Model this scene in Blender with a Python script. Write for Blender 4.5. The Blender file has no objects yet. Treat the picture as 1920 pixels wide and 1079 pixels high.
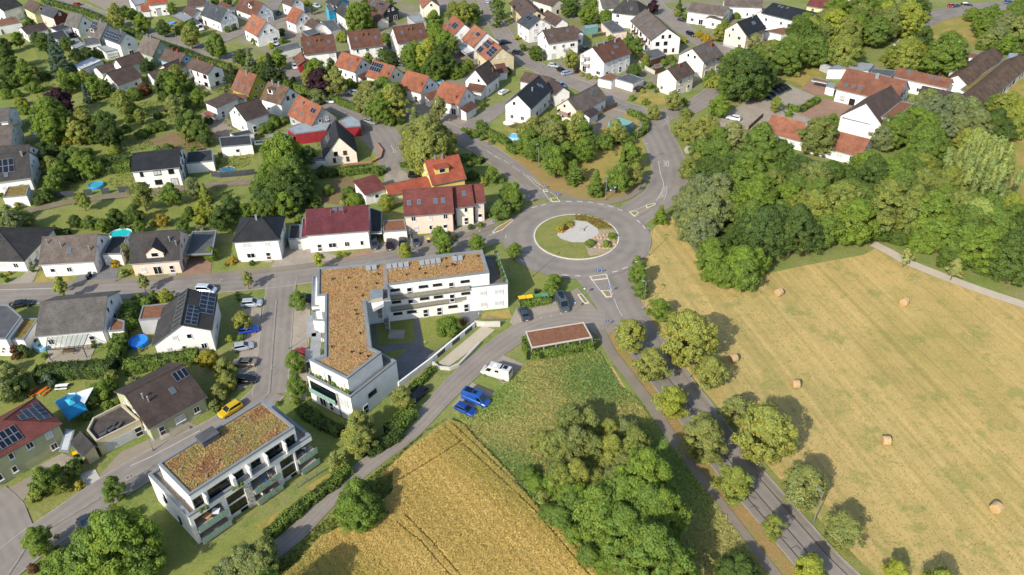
import bpy, bmesh, math, random
import numpy as np
from mathutils import Vector, Matrix
random.seed(7); RNG = np.random.default_rng(11)
R = math.radians
sc = bpy.context.scene
COL = sc.collection
# ---------------------------------------------------------------- camera, sky, sun, exposure
cam = bpy.data.objects.new('camera', bpy.data.cameras.new('camera')); COL.objects.link(cam)
cam.data.sensor_width = 36.0; cam.data.lens = 1488.3 * 36 / 1920; cam.data.clip_end = 3000; cam.data.clip_start = 1
PITCH, ROLL = .62313, -.01257
_f = Vector((0, math.cos(PITCH), -math.sin(PITCH))); _u = Vector((0, math.sin(PITCH), math.cos(PITCH))); _r = Vector((1, 0, 0))
_r2 = _r * math.cos(ROLL) + _u * math.sin(ROLL); _u2 = -_r * math.sin(ROLL) + _u * math.cos(ROLL)
cam.matrix_world = Matrix(((_r2.x, _u2.x, -_f.x, 0), (_r2.y, _u2.y, -_f.y, 0), (_r2.z, _u2.z, -_f.z, 100), (0, 0, 0, 1)))
sc.camera = cam
world = bpy.data.worlds.new('World'); sc.world = world; world.use_nodes = True
wn = world.node_tree.nodes; wl = world.node_tree.links
sky = wn.new('ShaderNodeTexSky'); sky.sky_type = 'NISHITA'; sky.sun_disc = False
SUN_EL, SUN_AZ = R(34.3), R(54.3)          # height of the sun; direction the shadows point to, from +X
sky.sun_elevation = SUN_EL; sky.sun_rotation = R(215.7); sky.air_density = 1.0; sky.dust_density = 1.5
wn['Background'].inputs[1].default_value = 0.15
wl.new(sky.outputs[0], wn['Background'].inputs[0])
sun = bpy.data.objects.new('sun', bpy.data.lights.new('sun', 'SUN')); COL.objects.link(sun)
sun.data.energy = 3.9; sun.data.angle = R(0.55); sun.data.color = (1.0, 0.92, 0.80)
_d = Vector((math.cos(SUN_AZ) * math.cos(SUN_EL), math.sin(SUN_AZ) * math.cos(SUN_EL), -math.sin(SUN_EL)))
sun.rotation_euler = _d.to_track_quat('-Z', 'Y').to_euler(); sun.location = (-60, -80, 200)
sc.view_settings.view_transform = 'Standard'; sc.view_settings.look = 'None'
sc.view_settings.exposure = 0.56; sc.view_settings.gamma = 1.0
sc.cycles.max_bounces = 6; sc.cycles.diffuse_bounces = 3; sc.cycles.transparent_max_bounces = 8

# ---------------------------------------------------------------- materials
def srgb(h):
    h = h.lstrip('#'); c = [int(h[i:i+2], 16) / 255 for i in (0, 2, 4)]
    return tuple(x / 12.92 if x <= .04045 else ((x + .055) / 1.055) ** 2.4 for x in c) + (1,)
MATS = {}
def newmat(name):
    m = bpy.data.materials.new(name); m.use_nodes = True
    return m, m.node_tree.nodes, m.node_tree.links, m.node_tree.nodes['Principled BSDF']
def ramp(n, stops):
    r = n.new('ShaderNodeValToRGB'); e = r.color_ramp.elements
    while len(e) > len(stops): e.remove(e[-1])
    while len(e) < len(stops): e.new(.5)
    for k, (p, c) in zip(e, stops): k.position = p; k.color = c
    return r
def noise(n, l, co, scale, detail=4, rough=.6, vec=None):
    t = n.new('ShaderNodeTexNoise'); t.inputs['Scale'].default_value = scale; t.inputs['Detail'].default_value = detail
    t.inputs['Roughness'].default_value = rough; l.new(co, t.inputs['Vector']); return t
def mixc(n, l, fac, a, b, mode='MIX'):
    m = n.new('ShaderNodeMix'); m.data_type = 'RGBA'; m.blend_type = mode
    for s, v in ((m.inputs[0], fac), (m.inputs[6], a), (m.inputs[7], b)):
        if hasattr(v, 'links') or hasattr(v, 'is_linked'): l.new(v, s)
        else: s.default_value = v
    return m.outputs[2]
def surf(name, c1, c2=None, scale=.5, rough=.9, bump=0., fine=None, metal=0., fine_amt=.25, spec=.3, coords='Object', stops=(.35, .65), distort=None):
    """two base colours mixed by noise, a finer noise on top, optional relief"""
    if name in MATS: return MATS[name]
    m, n, l, b = newmat(name); c1 = srgb(c1) if isinstance(c1, str) else c1; c2 = srgb(c2) if isinstance(c2, str) else (c2 or c1)
    tc = n.new('ShaderNodeTexCoord'); co = tc.outputs[coords]
    if distort:
        mp = n.new('ShaderNodeMapping'); mp.inputs['Rotation'].default_value = (0, 0, distort[0]); mp.inputs['Scale'].default_value = (distort[1], distort[2], 1)
        l.new(co, mp.inputs[0]); co2 = mp.outputs[0]
    else: co2 = co
    t = noise(n, l, co2, scale); r = ramp(n, [(stops[0], c1), (stops[1], c2)]); l.new(t.outputs[0], r.inputs[0])
    out = r.outputs[0]
    if fine:
        t2 = noise(n, l, co2, fine, 3, .7); r2 = ramp(n, [(.3, (1 - fine_amt,) * 3 + (1,)), (.7, (1 + fine_amt,) * 3 + (1,))]); l.new(t2.outputs[0], r2.inputs[0])
        out = mixc(n, l, 1.0, out, r2.outputs[0], 'MULTIPLY')
        if bump:
            bp = n.new('ShaderNodeBump'); bp.inputs['Strength'].default_value = bump; bp.inputs['Distance'].default_value = .05
            l.new(t2.outputs[0], bp.inputs['Height']); l.new(bp.outputs[0], b.inputs['Normal'])
    l.new(out, b.inputs['Base Color']); b.inputs['Roughness'].default_value = rough; b.inputs['Metallic'].default_value = metal
    b.inputs['Specular IOR Level'].default_value = spec
    MATS[name] = m; return m
def tiles(name, c1, c2, mortar, w=.3, h=.36, rough=.75, stain=.35):
    if name in MATS: return MATS[name]
    m, n, l, b = newmat(name); tc = n.new('ShaderNodeTexCoord')
    br = n.new('ShaderNodeTexBrick'); br.offset = .0; br.inputs['Scale'].default_value = 1
    br.inputs['Color1'].default_value = srgb(c1); br.inputs['Color2'].default_value = srgb(c2); br.inputs['Mortar'].default_value = srgb(mortar)
    br.inputs['Brick Width'].default_value = w; br.inputs['Row Height'].default_value = h; br.inputs['Mortar Size'].default_value = .022; br.inputs['Mortar Smooth'].default_value = .6
    l.new(tc.outputs['UV'], br.inputs[0])
    t = noise(n, l, tc.outputs['Object'], .45, 5, .65); r = ramp(n, [(.3, (1 - stain,) * 3 + (1,)), (.7, (1 + stain * .6,) * 3 + (1,))]); l.new(t.outputs[0], r.inputs[0])
    l.new(mixc(n, l, 1., br.outputs[0], r.outputs[0], 'MULTIPLY'), b.inputs['Base Color'])
    bp = n.new('ShaderNodeBump'); bp.inputs['Strength'].default_value = .6; bp.inputs['Distance'].default_value = .04; bp.invert = True
    l.new(br.outputs['Fac'], bp.inputs['Height']); l.new(bp.outputs[0], b.inputs['Normal'])
    b.inputs['Roughness'].default_value = rough; b.inputs['Specular IOR Level'].default_value = .25
    MATS[name] = m; return m
def plain(name, c, rough=.6, metal=0., spec=.4):
    if name in MATS: return MATS[name]
    m, n, l, b = newmat(name); b.inputs['Base Color'].default_value = srgb(c) if isinstance(c, str) else c
    b.inputs['Roughness'].default_value = rough; b.inputs['Metallic'].default_value = metal; b.inputs['Specular IOR Level'].default_value = spec
    MATS[name] = m; return m
ROOF = {
 'brown': tiles('roof_brown', '#5d4e46', '#51433c', '#352c28'), 'darkbrown': tiles('roof_darkbrown', '#4d423d', '#433935', '#2b2523'),
 'redbrown': tiles('roof_redbrown', '#67483a', '#5c3f33', '#3f2b23'), 'orange': tiles('roof_orange', '#8f5c44', '#83503c', '#58382a'),
 'pale': tiles('roof_pale', '#99674f', '#8c5b45', '#5f4030'), 'brightred': tiles('roof_brightred', '#9d543f', '#914b37', '#5e3327'),
 'crimson': tiles('roof_crimson', '#70403a', '#663833', '#452623'), 'maroon': tiles('roof_maroon', '#633238', '#582b31', '#3a1c21'),
 'dark': tiles('roof_dark', '#43413f', '#393837', '#242322'), 'black': tiles('roof_black', '#2c2e32', '#26282b', '#151618', rough=.6),
 'grey': tiles('roof_grey', '#65625e', '#595652', '#3a3835'), 'slate': tiles('roof_slate', '#474c53', '#3d4147', '#26292d'),
 'oldbrown': tiles('roof_oldbrown', '#6b5746', '#5b4a3b', '#3b2f25', stain=.5), 'greybrown': tiles('roof_greybrown', '#6b625b', '#5f564f', '#3d3733'),
 'rust': tiles('roof_rust', '#7c5341', '#704a3a', '#4f372b'),
 'metal': surf('roof_metal', '#8f989c', '#7f888d', .4, .45, fine=4, fine_amt=.06, spec=.5), 'reedsheet': surf('roof_redsheet', '#75333a', '#6b2c33', .4, .5, fine=3, fine_amt=.08),
 'felt': surf('roof_felt', '#55585a', '#47494c', .5, .9, fine=5, fine_amt=.12), 'darkfelt': surf('roof_darkfelt', '#34373a', '#2a2c2f', .5, .9, fine=5, fine_amt=.15),
 'lightfelt': surf('roof_lightfelt', '#8b8f92', '#7b7f82', .4, .85, fine=4, fine_amt=.1), 'white': surf('roof_white', '#b9bcbd', '#a5a9ab', .5, .7, fine=3, fine_amt=.06),
 'turquoise': surf('roof_turquoise', '#6fa39c', '#5e918b', .5, .7, fine=3, fine_amt=.1),
 'sedum': surf('roof_sedum', '#a6835a', '#8f7350', 1.3, .95, .8, fine=6, fine_amt=.5), 'redsedum': surf('roof_redsedum', '#7d5740', '#6c4a36', 1.5, .95, .8, fine=7, fine_amt=.45),
 'greensedum': surf('roof_greensedum', '#7d7436', '#6a4e2d', 1.0, .95, .8, fine=6, fine_amt=.5),
}
ROOF['redsheet'] = ROOF['reedsheet']
WALL = {k: surf('render_' + k, a, b, .6, .92, .15, fine=3.5, fine_amt=.05) for k, a, b in (
 ('white', '#e2e1dd', '#d6d4cf'), ('cream', '#e2dac8', '#d9d1bf'), ('yellow', '#d0bb6c', '#c6b162'), ('pink', '#dcc4b4', '#d2baaa'), ('green', '#9aa68c', '#8f9b82'),
 ('grey', '#a8a9a8', '#9b9c9b'), ('red', '#8f2b31', '#83252a'), ('blue', '#8fb0c4', '#83a5ba'), ('cyan', '#3fa9cf', '#379dc4'), ('beige', '#c9bb97', '#bdae8a'),
 ('olive', '#a39c3a', '#958e33'), ('paleyellow', '#d8d09a', '#ccc48e'), ('brownred', '#6d3a2e', '#603228'), ('teal', '#6d9b97', '#608e8a'), ('greengrey', '#a9ab86', '#9c9e7b'), ('dark', '#3a3c3e', '#323436'), ('wood', '#5a4030', '#4d3628'))}
M_frame = plain('window_frame_white', '#d5d6d6', .4); M_frame_br = plain('window_frame_brown', '#3a2a20', .5); M_frame_an = plain('window_frame_anthracite', '#2b2f33', .4)
M_glass = plain('window_glass', '#10161c', .06, 0, .8); M_shut = surf('roller_shutter', '#b7b9b8', '#adafae', .8, .6, fine=2, fine_amt=.03); M_shut_br = plain('shutter_brown', '#4a2f26', .7)
M_solar = plain('solar_cell', '#10131d', .15, 0, .7); M_solarframe = plain('solar_frame', '#9aa0a4', .35, .6)
M_metal = plain('galvanised_steel', '#9a9ea0', .4, .5); M_dark = plain('dark_plastic', '#1c1d1f', .5); M_zinc = plain('zinc_gutter', '#777a7b', .45, .5)
M_brick = surf('chimney_brick', '#7e3f2c', '#6c3525', 2, .9, fine=9, fine_amt=.2); M_conc = surf('concrete', '#a19c92', '#918c82', .7, .9, .2, fine=4, fine_amt=.12)
M_coping = surf('zinc_coping', '#7b8286', '#6f767a', .4, .5, fine=3, fine_amt=.05); M_wood = surf('weathered_wood', '#6a5138', '#584229', 1, .9, .3, fine=8, fine_amt=.25)
M_bark = surf('bark', '#5c4d3c', '#463a2d', 1.5, .95, .5, fine=9, fine_amt=.35); M_barkwhite = surf('whitewashed_bark', '#cfcbc0', '#b9b5aa', 1.5, .95, .3, fine=9, fine_amt=.1)
M_gravel = surf('gravel_strip', '#8f857a', '#7a7066', 2, .95, .5, fine=12, fine_amt=.3)
M_frost = plain('frosted_balcony_glass', '#7fa294', .25, 0, .6)
# foliage: the object's own colour times a per-leaf variation, partly translucent
def foliage():
    m, n, l, b = newmat('foliage'); oi = n.new('ShaderNodeObjectInfo'); at = n.new('ShaderNodeAttribute'); at.attribute_name = 'tint'
    c = mixc(n, l, 1., oi.outputs['Color'], at.outputs['Color'], 'MULTIPLY')
    b.inputs['Roughness'].default_value = .65; b.inputs['Specular IOR Level'].default_value = .25; l.new(c, b.inputs['Base Color'])
    tr = n.new('ShaderNodeBsdfTranslucent'); c2 = mixc(n, l, 1., c, (1.25, 1.15, .55, 1), 'MULTIPLY'); l.new(c2, tr.inputs[0])
    ms = n.new('ShaderNodeMixShader'); ms.inputs[0].default_value = .42; l.new(b.outputs[0], ms.inputs[1]); l.new(tr.outputs[0], ms.inputs[2])
    l.new(ms.outputs[0], n['Material Output'].inputs[0]); return m
M_leaf = foliage()
def paint():
    m, n, l, b = newmat('vehicle_paint'); oi = n.new('ShaderNodeObjectInfo'); l.new(oi.outputs['Color'], b.inputs['Base Color'])
    b.inputs['Roughness'].default_value = .28; b.inputs['Coat Weight'].default_value = .5; b.inputs['Metallic'].default_value = .2; return m
M_paint = paint()
def objcol(name='fabric_or_plastic', rough=.7):
    m, n, l, b = newmat(name); oi = n.new('ShaderNodeObjectInfo'); l.new(oi.outputs['Color'], b.inputs['Base Color']); b.inputs['Roughness'].default_value = rough; return m
M_obj = objcol()
M_carglass = plain('vehicle_glass', '#0b0f13', .08, 0, .8); M_tyre = plain('tyre_rubber', '#131313', .85); M_rim = plain('alloy_rim', '#8b8e90', .35, .7)
M_head = plain('headlight_glass', '#c6cccf', .15); M_tail = plain('taillight_glass', '#7a1210', .25)

# ---------------------------------------------------------------- mesh helpers
class MB:
    def __init__(s): s.v = []; s.f = []; s.m = []; s.uv = []
    def face(s, pts, mi=0, uv=None):
        i = len(s.v); s.v += [tuple(p) for p in pts]; s.f.append(tuple(range(i, i + len(pts)))); s.m.append(mi)
        s.uv += list(uv) if uv else [(p[0], p[1]) for p in pts]
    def box(s, x0, x1, y0, y1, z0, z1, mi=0, bottom=True):
        P = lambda x, y, z: (x, y, z)
        s.face([P(x0,y0,z0),P(x1,y0,z0),P(x1,y0,z1),P(x0,y0,z1)], mi, [(x0,z0),(x1,z0),(x1,z1),(x0,z1)]); s.face([P(x1,y0,z0),P(x1,y1,z0),P(x1,y1,z1),P(x1,y0,z1)], mi, [(y0,z0),(y1,z0),(y1,z1),(y0,z1)])
        s.face([P(x1,y1,z0),P(x0,y1,z0),P(x0,y1,z1),P(x1,y1,z1)], mi, [(x1,z0),(x0,z0),(x0,z1),(x1,z1)]); s.face([P(x0,y1,z0),P(x0,y0,z0),P(x0,y0,z1),P(x0,y1,z1)], mi, [(y1,z0),(y0,z0),(y0,z1),(y1,z1)])
        s.face([P(x0,y0,z1),P(x1,y0,z1),P(x1,y1,z1),P(x0,y1,z1)], mi)
        if bottom: s.face([P(x0,y1,z0),P(x1,y1,z0),P(x1,y0,z0),P(x0,y0,z0)], mi)
    def prism(s, poly, z0, z1, mi=0, top=True, mt=None):
        n = len(poly); a = sum(poly[i-1][0]*poly[i][1]-poly[i][0]*poly[i-1][1] for i in range(n))
        if a < 0: poly = poly[::-1]
        d = 0
        for i in range(n):
            a, b = poly[i], poly[(i+1) % n]; e = math.dist(a, b)
            s.face([(a[0],a[1],z0),(b[0],b[1],z0),(b[0],b[1],z1),(a[0],a[1],z1)], mi, [(d,z0),(d+e,z0),(d+e,z1),(d,z1)]); d += e
        if top: s.face([(p[0],p[1],z1) for p in poly], mi if mt is None else mt)
        s.face([(p[0],p[1],z0) for p in poly[::-1]], mi)
    def tube(s, a, b, r0, r1=None, n=6, mi=0, caps=True):
        a, b = Vector(a), Vector(b); r1 = r0 if r1 is None else r1; d = (b - a).normalized()
        u = d.orthogonal().normalized(); w = d.cross(u)
        A = [a + (u*math.cos(2*math.pi*i/n) + w*math.sin(2*math.pi*i/n))*r0 for i in range(n)]; B = [b + (u*math.cos(2*math.pi*i/n) + w*math.sin(2*math.pi*i/n))*r1 for i in range(n)]
        for i in range(n): j = (i+1) % n; s.face([A[i], A[j], B[j], B[i]], mi)
        if caps: s.face(B, mi); s.face(A[::-1], mi)
    def lathe(s, prof, n=12, mi=0, axis='z', c=(0,0,0)):
        def P(r, h, k):
            a = 2*math.pi*k/n; x, y = r*math.cos(a), r*math.sin(a)
            return (c[0]+x, c[1]+y, c[2]+h) if axis == 'z' else ((c[0]+x, c[1]+h, c[2]+y) if axis == 'y' else (c[0]+h, c[1]+x, c[2]+y))
        for (r0, h0), (r1, h1) in zip(prof, prof[1:]):
            for k in range(n): s.face([P(r0,h0,k), P(r0,h0,k+1), P(r1,h1,k+1), P(r1,h1,k)], mi)
    def mesh(s, name, mats):
        me = bpy.data.meshes.new(name); me.from_pydata(s.v, [], s.f)
        for m in (mats if isinstance(mats, (list, tuple)) else [mats]): me.materials.append(m)
        if any(s.m): me.polygons.foreach_set('material_index', s.m)
        ul = me.uv_layers.new(name='uv'); ul.data.foreach_set('uv', np.array(s.uv, dtype=np.float32).ravel()); me.update(); return me
    def build(s, name, mats, parent=None, loc=(0,0,0), rz=0, color=None):
        return put(name, s.mesh(name, mats), parent, loc, rz, color)
def put(name, me, parent=None, loc=(0,0,0), rz=0, color=None, scale=None):
    o = bpy.data.objects.new(name, me); COL.objects.link(o)
    if parent: o.parent = parent
    o.location = loc
    if rz: o.rotation_euler = (0, 0, rz)
    if color: o.color = tuple(color[:3]) + (1,)
    if scale: o.scale = scale
    return o
def empty(name, loc=(0,0,0), rz=0, label=None, cat=None, group=None):
    o = bpy.data.objects.new(name, None); COL.objects.link(o); o.location = loc; o.rotation_euler = (0, 0, rz); o.empty_display_size = .2
    tag(o, label, cat, group); return o
def tag(o, label=None, cat=None, group=None, kind=None):
    for k, v in (('label', label), ('category', cat), ('group', group), ('kind', kind)):
        if v: o[k] = v
    return o
def copy_tree(o, parent=None):
    c = o.copy(); COL.objects.link(c); c.parent = parent
    for ch in list(o.children): copy_tree(ch, c)
    return c
_cache = {}
def cached(key, fn):
    if key not in _cache: _cache[key] = fn()
    return _cache[key]
def sheet(name, poly, z, mat, kind='structure', holes=None):
    bm = bmesh.new(); vs = [bm.verts.new((x, y, 0)) for x, y in poly]; f = bm.faces.new(vs)
    if f.normal.z < 0: f.normal_flip()
    bmesh.ops.triangulate(bm, faces=[f]); bm.normal_update()
    for f in bm.faces:
        if f.normal.z < 0: f.normal_flip()
    me = bpy.data.meshes.new(name); bm.to_mesh(me); bm.free(); me.materials.append(mat)
    o = put(name, me, loc=(0, 0, z)); o['kind'] = kind; return o
def spline(pts, step=2.5):
    out = []; n = len(pts)
    for i in range(n - 1):
        p0, p1, p2, p3 = (np.array(pts[max(0, i-1)]), np.array(pts[i]), np.array(pts[i+1]), np.array(pts[min(n-1, i+2)]))
        k = max(1, int(np.linalg.norm((p2 - p1)[:2]) / step))
        for j in range(k):
            t = j / k; out.append(.5 * ((2*p1) + (-p0+p2)*t + (2*p0-5*p1+4*p2-p3)*t*t + (-p0+3*p1-3*p2+p3)*t**3))
    out.append(np.array(pts[-1], float)); return np.array(out)
def ribbon(name, pts, w, z, mat, kind='structure', off=0., t=0., smooth=True):
    """a strip of width w along a centre line (w may vary: third coordinate)"""
    c = spline(pts) if smooth else np.array(pts, float); ww = c[:, 2] if c.shape[1] > 2 else np.full(len(c), w)
    d = np.gradient(c[:, :2], axis=0); d /= np.linalg.norm(d, axis=1)[:, None] + 1e-9; nrm = np.c_[-d[:, 1], d[:, 0]]
    c = c[:, :2] + nrm * off; A = c + nrm * ww[:, None] / 2; B = c - nrm * ww[:, None] / 2; b = MB(); s = 0
    for i in range(len(c) - 1):
        e = float(np.linalg.norm(c[i+1] - c[i]))
        b.face([(*B[i], 0), (*B[i+1], 0), (*A[i+1], 0), (*A[i], 0)], 0, [(s, 0), (s+e, 0), (s+e, 1), (s, 1)])
        if t:
            b.face([(*B[i+1], -t), (*B[i+1], 0), (*B[i], 0), (*B[i], -t)]); b.face([(*A[i], -t), (*A[i], 0), (*A[i+1], 0), (*A[i+1], -t)])
        s += e
    if t: b.face([(*A[0], -t), (*B[0], -t), (*B[0], 0), (*A[0], 0)]); b.face([(*B[-1], -t), (*A[-1], -t), (*A[-1], 0), (*B[-1], 0)])
    o = b.build(name, mat, loc=(0, 0, z))
    if kind: o['kind'] = kind
    return o

# ---------------------------------------------------------------- windows and house parts
def m_window(w, h, fr):
    def mk():
        b = MB(); t = .09; d = .10
        b.box(-w/2, w/2, -d, 0, 0, t); b.box(-w/2, w/2, -d, 0, h-t, h); b.box(-w/2, -w/2+t, -d, 0, t, h-t); b.box(w/2-t, w/2, -d, 0, t, h-t)
        if w > 1: b.box(-.035, .035, -d+.02, 0, t, h-t)
        if h < 1.9: b.box(-w/2-.06, w/2+.06, -d-.12, 0, -.05, -.002)
        return b.mesh('window', fr)
    return cached(('win', round(w, 1), round(h, 1), fr.name), mk)
def m_pane(w, h, mat, d=.04):
    def mk():
        b = MB(); b.box(-w/2+.08, w/2-.08, -d, -.004, .08, h-.08); return b.mesh('pane', mat)
    return cached(('pane', round(w, 1), round(h, 1), mat.name, d), mk)
def window(parent, x, y, z, rz, w=1.2, h=1.3, fr=None, shut=False, name='window', sm=None):
    o = put(name, m_window(w, h, fr or M_frame), parent, (x, y, z), rz)
    put('shutter' if shut else 'pane', m_pane(w, h, (sm or M_shut) if shut else M_glass, .075 if shut else .04), o); return o
def m_door(w, h, mat):
    def mk():
        b = MB(); b.box(-w/2, w/2, -.09, 0, 0, h, 0); b.box(-w/2+.1, w/2-.1, -.11, -.09, .25, h*.45, 1); b.box(-w/2+.1, w/2-.1, -.11, -.09, h*.55, h-.15, 2); return b.mesh('door', [M_frame, mat, M_glass])
    return cached(('door', w, h, mat.name), mk)
def m_garage(w):
    def mk():
        b = MB(); b.box(-w/2, w/2, -.05, 0, 0, 2.15, 0)
        for i in range(5): b.box(-w/2+.05, w/2-.05, -.075, -.05, .06+i*.42, .42+i*.42, 0)
        return b.mesh('garage_door', M_shut)
    return cached(('garage', w), mk)
def m_solar(w, h):
    def mk():
        b = MB(); b.box(0, w, 0, h, 0, .05, 1); b.box(.06, w-.06, .06, h-.06, .05, .058, 0); return b.mesh('solar_panel', [M_solar, M_solarframe])
    return cached(('sol', round(w, 2), round(h, 2)), mk)
def m_sky(w=.95, h=1.3):
    def mk():
        b = MB(); b.box(-w/2, w/2, 0, h, 0, .1, 0); b.box(-w/2+.1, w/2-.1, .1, h-.1, .1, .106, 1); return b.mesh('skylight', [M_zinc, M_skyglass])
    return cached(('sky', w, h), mk)
M_skyglass = plain('skylight_glass', '#4c5a66', .1, 0, .8)
WINS = {'w': (M_frame, M_shut), 'b': (M_frame_br, M_shut_br), 'a': (M_frame_an, M_shut)}

def wallwindows(P, L, org, rz, he, rnd, style, door=False, gable=0., zbase=0.):
    """rows of windows on a wall of length L centred on org (x, y), outward direction given by rz (0 = -y)"""
    fr, sm = WINS[style]; ca, sa = math.cos(rz), math.sin(rz); fl = max(1, int(he / 2.6)); n = max(1, int(L / 3.0)); dx = L / n; dslot = rnd.randrange(n) if door else -1
    W = [rnd.choice((1.1, 1.1, 1.4, .8, 1.8)) for _ in range(n)]
    for k in range(fl):
        for i in range(n):
            lx = -L/2 + dx*(i+.5) + rnd.uniform(-.15, .15)*dx*.6; w = W[i]; h = 1.3; z = zbase + .95 + 2.7*k
            if k == 0 and i == dslot:
                put('door', m_door(1.05, 2.1, WALL['wood'] if rnd.random() < .4 else M_frame), P, (org[0]+lx*ca, org[1]+lx*sa, zbase+.12), rz)
                b = MB(); b.box(-.8, .8, -.9, -.02, 0, .12); b.build('doorstep', M_conc, P, (org[0]+lx*ca, org[1]+lx*sa, zbase), rz); continue
            if rnd.random() < .12 and n > 1: continue
            if k == 0 and rnd.random() < .22: w, h, z = 1.8, 2.1, zbase + .12
            if z + h > zbase + he - .15: h = max(.7, zbase + he - .2 - z)
            window(P, org[0]+lx*ca, org[1]+lx*sa, z, rz, min(w, dx*.75), h, fr, rnd.random() < .42, sm=sm)
    if gable > 2.4:
        for s in ((-1, 1) if L > 6.5 and gable > 2.8 else (0,)):
            lx = s * min(1.3, L*.16); window(P, org[0]+lx*ca, org[1]+lx*sa, zbase + he + .35, rz, 1.0, 1.15, fr, rnd.random() < .4, sm=sm)

def house(d):
    """gable, hip or shed house; local frame: x along the ridge, -y towards the eave seen in the photograph"""
    rnd = random.Random(int(d['x']*13+d['y']*7)); L, w, w2, he, hr = d['L'], d['w'], d['w2'], d['he'], d['hr']
    o = d.get('o', {}); ov, og = o.get('ov', .45), o.get('og', .3); zb = 0.0
    P = empty('house', (d['x'], d['y'], 0), d['rz'], d['label'], o.get('cat', 'house'), o.get('group'))
    P.name = o.get('name', 'house'); rm, wm = ROOF[d['roof']], WALL[d['wall']]; st = o.get('win', 'w')
    tn = (hr - he) / w; kind = o.get('kind', 'gable'); he2 = o.get('he2', he); T = .2; X = L / 2
    tn2 = (hr - he2) / w2 if w2 > .01 else 1
    b = MB()
    if kind == 'hip':
        hx = o.get('hipx', w); xe = X + hx; E = [(-xe, -w, he), (xe, -w, he), (xe, w2, he2), (-xe, w2, he2)]; A, B = (-X, 0, hr), (X, 0, hr); sl = math.hypot(w, hr-he); slx = math.hypot(hx, hr-he)
        b.face([E[0], E[1], B, A], 0, [(-xe, sl), (xe, sl), (X, 0), (-X, 0)]); b.face([E[2], E[3], A, B], 0, [(xe, sl), (-xe, sl), (-X, 0), (X, 0)])
        b.face([E[1], E[2], B], 0, [(-w, slx), (w2, slx), (0, 0)]); b.face([E[3], E[0], A], 0, [(w2, slx), (-w, slx), (0, 0)])
        lo = [(p[0], p[1], p[2]-T) for p in E]
        for i in range(4): j = (i+1) % 4; b.face([lo[i], lo[j], E[j], E[i]], 1)
        b.face(lo[::-1], 1); b.build('roof', [rm, M_zinc], P)
        for q in E:
            c = MB(); c.tube(q, A if q[0] < 0 else B, .11, n=5); c.build('hip_cap', rm, P)
        bx, by0, by1 = xe - ov, -w + ov, w2 - ov
        b = MB(); b.box(-bx, bx, by0, by1, zb, he - T - .01); b.build('wall', wm, P); gz = 0
    else:
        sl, sl2 = math.hypot(w, hr-he), math.hypot(w2, hr-he2)
        def slope(y, z, s_, sgn):
            a, c, e, f = (-X, y, z), (X, y, z), (X, 0, hr), (-X, 0, hr); up = [a, c, e, f] if sgn < 0 else [c, a, f, e]; uu = [(-X, s_), (X, s_), (X, 0), (-X, 0)] if sgn < 0 else [(X, s_), (-X, s_), (-X, 0), (X, 0)]
            b.face(up, 0, uu); lo = [(p[0], p[1], p[2]-T) for p in up]
            b.face(lo[::-1], 1); b.face([lo[0], lo[1], up[1], up[0]], 1); b.face([lo[1], lo[2], up[2], up[1]], 1); b.face([lo[3], lo[0], up[0], up[3]], 1)
        slope(-w, he, sl, -1)
        if kind != 'shed': slope(w2, he2, sl2, 1)
        b.build('roof', [rm, M_dark if st == 'b' else M_zinc], P)
        if kind != 'shed':
            c = MB(); c.tube((-X-.02, 0, hr+.02), (X+.02, 0, hr+.02), .13, n=6); c.build('ridge_cap', rm, P)
        g = MB(); g.tube((-X, -w-.07, he-.12), (X, -w-.07, he-.12), .08, n=5); g.tube((X-og-.1, -w-.05, he-.15), (X-og-.1, -w+ov-.06, he-.5), .05, n=5); g.tube((X-og-.1, -w+ov-.06, he-.5), (X-og-.1, -w+ov-.06, zb), .05, n=5); g.build('gutter', M_zinc, P)
        bx, y0 = X - og, -w + ov; z0 = he + ov*tn - T - .02
        if kind == 'shed': y1 = -.25; z1 = hr - .25*tn - T - .02; prof = [(y0, z0), (y1, z1)]
        else: y1 = w2 - ov; z1 = he2 + ov*tn2 - T - .02; prof = [(y0, z0), (0, hr - T - .02), (y1, z1)]
        b = MB(); gc = 1 if o.get('gcol') else 0
        b.face([(-bx, y0, zb), (bx, y0, zb), (bx, y0, z0), (-bx, y0, z0)], 0, [(0,0),(1,0),(1,1),(0,1)]); b.face([(bx, y1, zb), (-bx, y1, zb), (-bx, y1, z1), (bx, y1, z1)])
        for s in (-1, 1):
            pts = [(s*bx, y0, zb)] + [(s*bx, y1, zb)] + [(s*bx, y, z) for y, z in prof[::-1]]
            b.face(pts if s > 0 else pts[::-1], gc, [(p[1], p[2]) for p in (pts if s > 0 else pts[::-1])])
        b.build('wall', [wm, WALL[o.get('gcol', d['wall'])]], P)
        if o.get('plinth'): c = MB(); c.box(-bx-.03, bx+.03, y0-.03, y1+.03, 0, o['plinth'], bottom=False); c.build('plinth', WALL['grey'], P)
        by0, by1 = y0, y1; gz = hr - he
    if not o.get('nowin'):
        wallwindows(P, 2*bx - .6, (0, by0), 0, he, rnd, st, door=not o.get('nodoor'))
        wallwindows(P, (by1 - by0) - .8, (bx, (by0+by1)/2), math.pi/2, he, rnd, st, gable=gz if kind == 'gable' else 0)
        wallwindows(P, (by1 - by0) - .8, (-bx, (by0+by1)/2), -math.pi/2, he, rnd, st, gable=gz if kind == 'gable' else 0)
        if kind != 'shed' and he > 3: wallwindows(P, 2*bx - 1, (0, by1), math.pi, he, rnd, st)
    for (gx, gw) in o.get('gar', ()):                                  # garage doors on the front wall
        put('garage_door', m_garage(gw), P, (-bx + gx*2*bx, by0-.02, .02), 0)
    al = math.atan(tn)
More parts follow.
